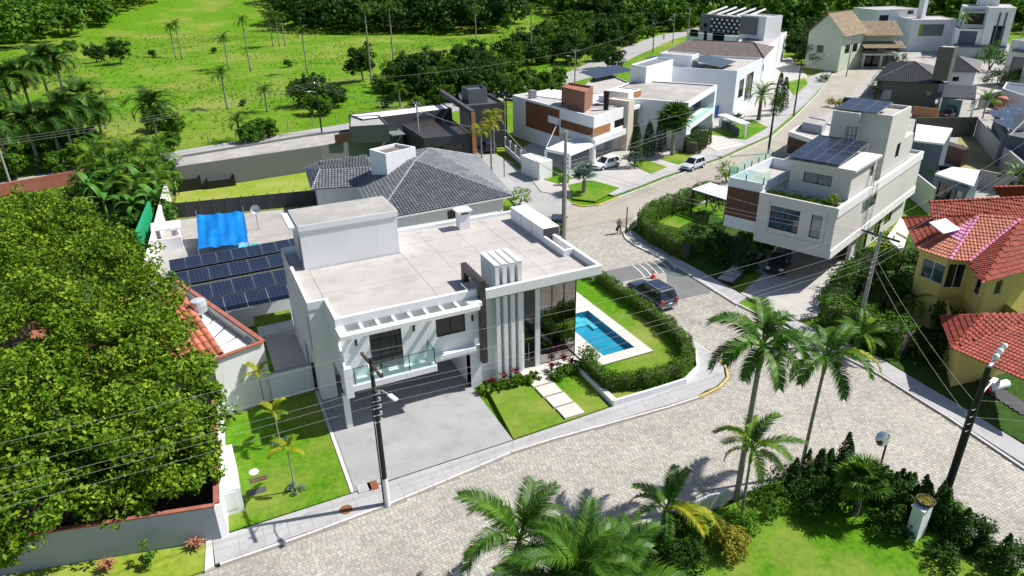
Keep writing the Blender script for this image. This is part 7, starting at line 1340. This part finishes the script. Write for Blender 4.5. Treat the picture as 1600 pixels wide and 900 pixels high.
# ---- cars
def car(label, p, rz, L, W_, H, paint, kind='hatch', group='cars', name='parked_car'):
    """loft of the lower body, cabin frustum, glazing, wheels, lamps; built facing +X"""
    t = thing(name, label, 'car', (p[0], p[1], p[2] if len(p) > 2 else .01), rz); w = W_/2; gc = .2 if kind != 'suv' else .26; belt = H*.58
    nose = dict(hatch=.24, suv=.27, pickup=.25)[kind]; xs = np.array([-.5, -.485, -.44, -.3, -.1, .12, .5-nose+.02, .5-nose*.55, .44, .485, .5])*L
    tops = {'hatch': [.62, .9, .98, 1, 1, 1, .98, .88, .8, .7, .55], 'suv': [.6, .92, .99, 1, 1, 1, .99, .93, .87, .78, .6], 'pickup': [.66, .9, .94, .95, .97, 1, .98, .92, .87, .78, .6]}[kind]
    ww = [.82, .92, .97, 1, 1, 1, .99, .97, .93, .86, .74]; b = MB(); N = 10
    for x, tz, k in zip(xs, tops, ww):
        zt = belt*tz; hw = w*k; sec = [(hw*.8, gc), (hw*.97, gc+.1), (hw, gc+(zt-gc)*.45), (hw*.985, gc+(zt-gc)*.75), (hw*.92, zt-.015), (hw*.6, zt+.02)]
        b.v += [(x, y, z) for y, z in sec]+[(x, -y, z) for y, z in sec[::-1]]
    n = 12
    for i in range(len(xs)-1):
        for j in range(n): j2 = (j+1) % n; b.f.append((i*n+j, (i+1)*n+j, (i+1)*n+j2, i*n+j2)); b.m.append(0)
    b.f += [tuple(range(n)), tuple(range((len(xs)-1)*n+n-1, (len(xs)-1)*n-1, -1))]; b.m += [0, 0]
    def local(mb, nm, mat, smooth=False, bevel=0.):
        me = bpy.data.meshes.new(nm); me.from_pydata(mb.v, [], mb.f); [me.materials.append(MATS[x]) for x in (mat if isinstance(mat, list) else [mat])]
        if any(mb.m): me.polygons.foreach_set('material_index', mb.m)
        if smooth: me.shade_smooth()
        o = bpy.data.objects.new(nm, me); COL.objects.link(o); o.parent = t; FRM[o.name] = ((0, 0, 0), 0)
        if bevel: bv = o.modifiers.new('bevel', 'BEVEL'); bv.width = bevel; bv.segments = 2
        return o
    bm_ = bmesh.new; body = local(b, 'body', paint, True); 
    bmm = bmesh.new(); bmm.from_mesh(body.data); bmesh.ops.recalc_face_normals(bmm, faces=bmm.faces[:]); bmm.to_mesh(body.data); bmm.free(); ss = body.modifiers.new('smooth', 'SUBSURF'); ss.levels = ss.render_levels = 1
    xr0, xr1, xf1, xf0 = {'hatch': (-.47, -.38, .06, .25), 'suv': (-.475, -.4, .03, .23), 'pickup': (-.14, -.1, .1, .27)}[kind]; zb = belt-.03; zr = H; hb, hr = w*.93, w*.72
    cb = [(xr0*L, -hb, zb), (xf0*L, -hb, zb), (xf0*L, hb, zb), (xr0*L, hb, zb)]; ct = [(xr1*L, -hr, zr), (xf1*L, -hr, zr), (xf1*L, hr, zr), (xr1*L, hr, zr)]
    b = MB(); b.v = cb+ct+[(xr1*L*.9, -hr*.8, zr+.05), (xf1*L*.7, -hr*.8, zr+.05), (xf1*L*.7, hr*.8, zr+.05), (xr1*L*.9, hr*.8, zr+.05)]; b.f = [(0, 1, 5, 4), (1, 2, 6, 5), (2, 3, 7, 6), (3, 0, 4, 7), (4, 5, 9, 8), (5, 6, 10, 9), (6, 7, 11, 10), (7, 4, 8, 11), (8, 9, 10, 11)]; b.m = [0]*9; local(b, 'cabin', paint, False, .09)
    def gl(q, nm, u0, u1, v0, v1):
        q = [Vector(x) for x in q]; P = lambda u, v: q[0].lerp(q[1], u).lerp(q[3].lerp(q[2], u), v); nn = (q[1]-q[0]).cross(q[3]-q[0]).normalized(); m_ = MB(); m_.face([P(u0, v0)+nn*.022, P(u1, v0)+nn*.022, P(u1, v1)+nn*.022, P(u0, v1)+nn*.022]); m_.face([P(u0, v0)-nn*.0, P(u1, v0), P(u1, v1), P(u0, v1)][::-1]); return local(m_, nm, 'car_glass')
    R_, Fr, Lf, Bk = [cb[0], cb[1], ct[1], ct[0]], [cb[1], cb[2], ct[2], ct[1]], [cb[2], cb[3], ct[3], ct[2]], [cb[3], cb[0], ct[0], ct[3]]
    gl(Fr, 'windscreen', .06, .94, .08, .94); gl(Bk, 'rear_window', .1, .9, .2, .9)
    for q in (R_, Lf):
        cuts = (.07, .36, .4, .68, .71, .93) if kind != 'pickup' else (.06, .47, .53, .93)
        if q is Lf: cuts = tuple(1-c for c in cuts[::-1])
        for a, c in zip(cuts[::2], cuts[1::2]): gl(q, 'side_window', a, c, .12, .88)
    wr = .34 if kind != 'hatch' else .31
    for x in (-.31*L, .32*L):
        for sy in (-1, 1):
            y = sy*(w-.1); m_ = MB(); m_.lathe((x, y-.11, wr), [(wr*.62, 0), (wr*.95, 0), (wr, .04), (wr, .18), (wr*.95, .22), (wr*.62, .22)], 18, 'y'); wh = local(m_, 'wheel', 'rubber', True)
            m_ = MB(); yo = y+sy*.1; m_.lathe((x, yo, wr), [(.02, .02*sy), (wr*.2, .02*sy), (wr*.2, 0), (wr*.55, -.02*sy), (wr*.62, .01*sy)], 15, 'y'); o = local(m_, 'rim', 'galv', False); o.parent = wh
            m_ = MB(); m_.lathe((x, sy*(w-.02), wr+.02), [(.01, 0), (wr*1.16, 0), (wr*1.16, -.1*sy)], 18, 'y'); local(m_, 'wheel_arch', 'rubber')
    for sy in (-1, 1):
        m_ = MB(); m_.obox((.462*L, sy*w*.66, belt*.72), (1, -.25*sy, -.2), (0, 1, 0), (0, 0, 1), .1, w*.2, .06); local(m_, 'headlight', 'lamp_glass', False, .02)
        m_ = MB(); m_.obox((-.478*L, sy*w*.76, belt*.86), (1, 0, 0), (0, 1, 0), (0, 0, 1), .07, w*.13, .1 if kind == 'hatch' else .17); local(m_, 'tail_light', 'tail_red', False, .02)
        m_ = MB(); m_.obox((xf0*L-.28, sy*(w+.06), belt+.1), (1, 0, 0), (0, 1, 0), (0, 0, 1), .06, .1, .07); local(m_, 'wing_mirror', paint, False, .03)
        if kind == 'suv': m_ = MB(); m_.tube([(xr1*L, sy*hr*.9, zr+.07), (xf1*L*.6, sy*hr*.9, zr+.07)], .025, 6); local(m_, 'roof_rail', 'steel'); m_ = MB(); m_.obox((0, sy*(w*.995), gc+.07), (1, 0, 0), (0, 1, 0), (0, 0, 1), L*.22, .03, .03); local(m_, 'side_trim', 'galv')
    m_ = MB(); m_.obox((-.497*L, 0, belt*.66), (1, 0, 0), (0, 1, 0), (0, 0, 1), .02, .2, .06); local(m_, 'number_plate', 'white_plastic'); m_ = MB(); m_.obox((.492*L, 0, belt*.6), (1, 0, 0), (0, 1, 0), (0, 0, 1), .03, w*.45, .07); local(m_, 'grille', 'rubber')
    m_ = MB(); m_.obox((-.485*L, 0, gc+.12), (1, 0, 0), (0, 1, 0), (0, 0, 1), .08, w*.85, .07); m_.obox((.478*L, 0, gc+.08), (1, 0, 0), (0, 1, 0), (0, 0, 1), .08, w*.82, .07); local(m_, 'bumper', 'rubber' if kind != 'suv' else 'grey_metal', False, .03)
    return t
car('dark navy estate style SUV parked beside the pool hedge by the speed bump', (33.45, 43.9, .05), R(93), 5.0, 2.0, 1.68, 'paint_navy', 'suv')
car('white hatchback parked in the open garage of the timber clad house', (*(51.82,80.23), .06), R(192), 4.3, 1.78, 1.55, 'paint_white', 'hatch')
car('silver blue hatchback driving down the cobbled street', (*(62.05,74.39), .05), R(197), 3.95, 1.7, 1.5, 'paint_silver', 'hatch')
car('dark pickup parked at the far bend of the street', (*(112.59,93.53), .02), R(215), 5.0, 1.9, 1.8, 'paint_black', 'pickup'); car('dark hatchback in the shade of the carport under the greige house', (*(47.68,43.84), .14), R(215), 4.2, 1.8, 1.5, 'paint_black', 'hatch')
car('dark car parked beside the black house behind the street palms', (*(41.42,96.88), .02), R(80), 4.2, 1.8, 1.5, 'paint_navy', 'hatch'); car('dark car under the glazed carport of the olive house', (*(121.46,79.38), .05), R(20), 4.3, 1.8, 1.5, 'paint_black', 'hatch'); car('black car half hidden behind the middle concrete pole', (*(34.7,62.66), .05), R(60), 4.2, 1.8, 1.5, 'paint_black', 'hatch')
car('white car half seen at the foot of the large driveway palm', (*(43.72,33.88), .12), R(120), 4.2, 1.8, 1.45, 'paint_white', 'hatch') if False else None
# ---- speed bump and cone
b = MB(); n = 8; y0, wd = 49.3, 1.35
hump = thing('speed_bump', 'dark asphalt speed bump with white stripes across the cobbled street', 'speed bump', (36, y0, 0))
for i in range(n):
    ya, yb = y0-wd+2*wd*i/n, y0-wd+2*wd*(i+1)/n; za, zb = .012+.12*math.sin(math.pi*i/n), .012+.12*math.sin(math.pi*(i+1)/n); b.face([(32.4, ya, za), (39.4, ya, za), (39.4, yb, zb), (32.4, yb, zb)])
b.build('mound', 'asphalt', hump, True)
sheet('asphalt_patch', [(36.05,44.85), (35.64,42.78), (38.77,42.58), (40.12,44.56), (40.61,48.0), (38.12,48.12)], .032, 'asphalt', .03)  # dark sheet over the cobbles next to the speed bump
for k in range(6):
    x = 35.87+k*0.72; m_ = MB()
    for i in range(n):
        ya, yb = y0-wd+2*wd*i/n, y0-wd+2*wd*(i+1)/n; za, zb = .018+.12*math.sin(math.pi*i/n), .018+.12*math.sin(math.pi*(i+1)/n); m_.face([(x-.25+.5*i/n, ya, za), (x-.16+.5*i/n, ya, za), (x-.16+.5*(i+1)/n, yb, zb), (x-.25+.5*(i+1)/n, yb, zb)])
    m_.build('stripe', 'white_plastic', hump)
t = thing('traffic_cone', 'tall red and white striped traffic cone standing on the speed bump', 'traffic cone', (*(36.23,47.41), .1)); p = t.location
b = MB(); b.box(p.x-.22, p.x+.22, p.y-.22, p.y+.22, .1, .16); b.build('base', 'red_plastic', t, bevel=.02)
for k in range(5):
    r0, r1 = .16*(1-k/5.6), .16*(1-(k+1)/5.6); b = MB(); b.lathe((p.x, p.y, .16+.2*k), [(r0, 0), (r1, .2)]+([(.02, .2)] if k == 4 else []), 16); b.build('band', 'red_plastic' if k % 2 == 0 else 'white_plastic', t, True)
# ---- odds and ends near the left lawn and the front
for lab, p, w_, d_, m_, nm in (('pale concrete inspection cover beside the driveway edge', (5.28,31.49), .75, .75, 'sidewalk', 'inspection_cover'), ('rusty iron inspection cover beside the driveway edge', (5.77,31.42), .55, .7, 'rust', 'inspection_cover'), ('brown slab set in the left lawn beside the meter box', (0.06,34.84), .95, .4, 'soil', 'lawn_slab'), ('dark grey slab set in the left lawn nearest the pavement', (-0.17,33.84), 1.0, .45, 'dark_grey', 'lawn_slab')):
    b = MB(); b.box(p[0]-w_/2, p[0]+w_/2, p[1]-d_/2, p[1]+d_/2, .1, .185); tag(b.build(nm, m_, bevel=.01), lab, 'cover')
b = MB(); p = (-0.12,35.6); b.lathe((*p, .15), [(.0, .06), (.26, .05), (.28, 0)], 18); tag(b.build('round_cover', 'white_plastic'), 'round white cover set in the left lawn', 'cover')
b = MB(); p = (3.97,30.24); b.lathe((*p, .13), [(.0, .03), (.34, .025), (.36, 0)], 20); tag(b.build('manhole_cover', 'rust'), 'round rusty manhole cover in the pavement in front of the left lawn', 'manhole cover')
t = thing('white_pillar', 'white rendered pillar carrying a round planter beside the lower right pole', 'pillar', (*(29.47,15.67), 0)); x, y = (29.52,15.65); b = MB(); b.prism([(x-.5, y-.35), (x+.5, y-.15), (x+.4, y+.4), (x-.6, y+.2)], 0, 2.05); b.prism([(x-.56, y-.4), (x+.56, y-.18), (x+.45, y+.46), (x-.66, y+.25)], 2.05, 2.13); b.build('body', 'white', t, bevel=.015)
t = thing('planter_bowl', 'round bowl of yellow green moss on top of the white pillar', 'planter', (x, y, 2.13)); b = MB(); b.lathe((x, y+.02, 2.13), [(.3, 0), (.42, .12), (.46, .25), (.4, .26), (.38, .2)], 20); b.build('bowl', 'leather', t, True); Pm = np.c_[rng.normal(0, .17, (420, 2))+np.array([x, y]), 2.34+rng.exponential(.03, 420)]; Pm = Pm[np.hypot(Pm[:, 0]-x, Pm[:, 1]-y) < .38]; foliage('plants', Pm, np.tile((0, 0, 1.), (len(Pm), 1)), .12, 'leaf_gold', t)
t = thing('traffic_mirror', 'round convex traffic mirror on a brown post above the conifer hedge', 'traffic mirror', (*(32.16,19.95), 0)); x, y = (32.16,19.95); b = MB(); b.tube([(x, y, 0), (x+.02, y, 2.5)], .06, 8); b.lathe((x, y, 1.95), [(.06, 0), (.14, .1), (.06, .22)], 10); b.build('post', 'rust', t); b = MB(); b.tube([(x, y, 2.15), (x-.3, y+.1, 2.25)], .03, 6); b.build('bracket', 'rust', t)
b = MB(); n_ = Vector((-.3, -.85, .35)).normalized(); u_ = n_.orthogonal().normalized(); v_ = n_.cross(u_); c_ = Vector((x-.35, y+.05, 2.3)); ring = [[c_+n_*(.1*(1-(r/.42)**2))+(u_*math.cos(a*math.pi/10)+v_*math.sin(a*math.pi/10))*r for a in range(20)] for r in (.42, .28, .14)]
for i in range(2): [b.face([ring[i][a], ring[i][(a+1) % 20], ring[i+1][(a+1) % 20], ring[i+1][a]]) for a in range(20)]
b.face(ring[2]); b.face([p-n_*.03 for p in ring[0]][::-1]); b.build('mirror', 'mirror_back', t, True)
# ---- people
def person(label, p, rz, h=1.7, stride=.2, z0=.0):
    t = thing('person', label, 'person', (*p, z0), rz); s = h/1.72
    def skin(nm, pts, edges, rad, mat, sub=2):
        me = bpy.data.meshes.new(nm); me.from_pydata([tuple(Vector(v)*s) for v in pts], edges, []); me.materials.append(MATS[mat]); o = bpy.data.objects.new(nm, me); COL.objects.link(o); o.parent = t
        m_ = o.modifiers.new('skin', 'SKIN'); m_.use_smooth_shade = True
        for d, r in zip(me.skin_vertices[0].data, rad): d.radius = (r[0]*s, r[1]*s) if hasattr(r, '__len__') else (r*s, r*s)
        me.skin_vertices[0].data[0].use_root = True; m2 = o.modifiers.new('sub', 'SUBSURF'); m2.levels = m2.render_levels = sub; return o
    st = stride; hip, kn, an = .92, .5, .08
    P = [(0, 0, hip), (0, 0, 1.12), (.02, 0, 1.36), (.04, 0, 1.47), (.06, 0, 1.58), (.07, 0, 1.68), (0, .1, hip-.05), (st*.6, .1, kn), (st*.35, .1, an), (st*.35+.16, .1, .04), (0, -.1, hip-.05), (-st*.1, -.1, kn), (-st*1.1, -.1, an+.04), (-st*1.1+.15, -.1, .03), (.02, .2, 1.4), (-.04, .27, 1.14), (.1, .28, .92), (.13, .28, .84), (.02, -.2, 1.4), (.08, -.27, 1.14), (.22, -.28, .95), (.26, -.28, .88)]
    E = [(0, 1), (1, 2), (2, 3), (3, 4), (4, 5), (0, 6), (6, 7), (7, 8), (8, 9), (0, 10), (10, 11), (11, 12), (12, 13), (2, 14), (14, 15), (15, 16), (16, 17), (2, 18), (18, 19), (19, 20), (20, 21)]
    r = [(.13, .16), (.12, .15), (.12, .17), .055, .09, .075, .09, .06, .04, .035, .09, .06, .04, .035, .06, .042, .033, .03, .06, .042, .033, .03]
    for hx, hy, hz in ((.13, .28, .84), (.26, -.28, .88)):   # four fingers and a thumb
        i0 = len(P)-0; root = 17 if hy > 0 else 21
        for f in range(4): P.append((hx+.02+.005*f, hy-.03+.02*f, hz-.075-.01*(f in (1, 2)))); E.append((root, len(P)-1)); r.append(.009)
        P.append((hx+.05, hy-.02, hz-.02)); E.append((root, len(P)-1)); r.append(.01)
    skin('body', P, E, r, 'skin')
    skin('shirt', [(0, 0, .93), (0, 0, 1.12), (.02, 0, 1.37), (.035, 0, 1.44), (.02, .2, 1.4), (-.04, .27, 1.16), (.02, .275, 1.04), (.02, -.2, 1.4), (.08, -.27, 1.16), (.14, -.275, 1.06)], [(0, 1), (1, 2), (2, 3), (2, 4), (4, 5), (5, 6), (2, 7), (7, 8), (8, 9)], [(.15, .18), (.145, .175), (.14, .19), .07, .078, .06, .05, .078, .06, .05], 'shirt')
    skin('trousers', [(0, 0, .95), (0, .1, .84), (st*.6, .1, kn), (st*.36, .1, .12), (0, -.1, .84), (-st*.1, -.1, kn), (-st*1.05, -.1, .16)], [(0, 1), (1, 2), (2, 3), (0, 4), (4, 5), (5, 6)], [(.15, .18), .105, .08, .065, .105, .08, .065], 'trousers')
    b = MB(); b.lathe((.07*s, 0, 1.66*s), [(.2*s, -.02), (.21*s, 0), (.115*s, .015), (.1*s, .1*s), (.01, .115*s)], 16); me = bpy.data.meshes.new('hat'); me.from_pydata(b.v, [], b.f); me.materials.append(MATS['straw']); o = bpy.data.objects.new('hat', me); COL.objects.link(o); o.parent = t
    for q in ((st*.35+.06, .1), (-st*1.1+.06, -.1)):
        b = MB(); b.lathe((q[0]*s, q[1]*s, 0), [(.06, 0), (.07, .03), (.05, .1), (.02, .11)], 10); b.v = [((x-q[0]*s)*1.7+q[0]*s, y_, z) for x, y_, z in b.v]; me = bpy.data.meshes.new('shoe'); me.from_pydata(b.v, [], b.f); me.materials.append(MATS['leather']); o = bpy.data.objects.new('shoe', me); COL.objects.link(o); o.parent = t
    return t
person('person in a pale straw hat, blue-grey shirt and dark trousers walking on the cobbled street', (39.64,58.33), R(250), 1.72, .22)
b = MB(); p = Vector((*(39.64,58.33), .62)); b.obox((p.x-.35, p.y-.1, .6), (.8, .6, 0), (-.6, .8, 0), (0, 0, 1), .14, .07, .16); b.tube([(p.x-.35, p.y-.1, .75), (p.x-.32, p.y-.08, .88)], .015, 5); tag(b.build('bag', 'rubber'), 'small black bag carried by the person in the straw hat', 'bag')
person('far person in dark clothes walking along the country road bend', (151.22,202.25), R(60), 1.7, .2, .05)

rank_labels('fence posts along the country road', ('pale', 'pale roadside fence post'), (('the country road lamp pole', 22, 122), ('the bend of the country road', 128, 182)))
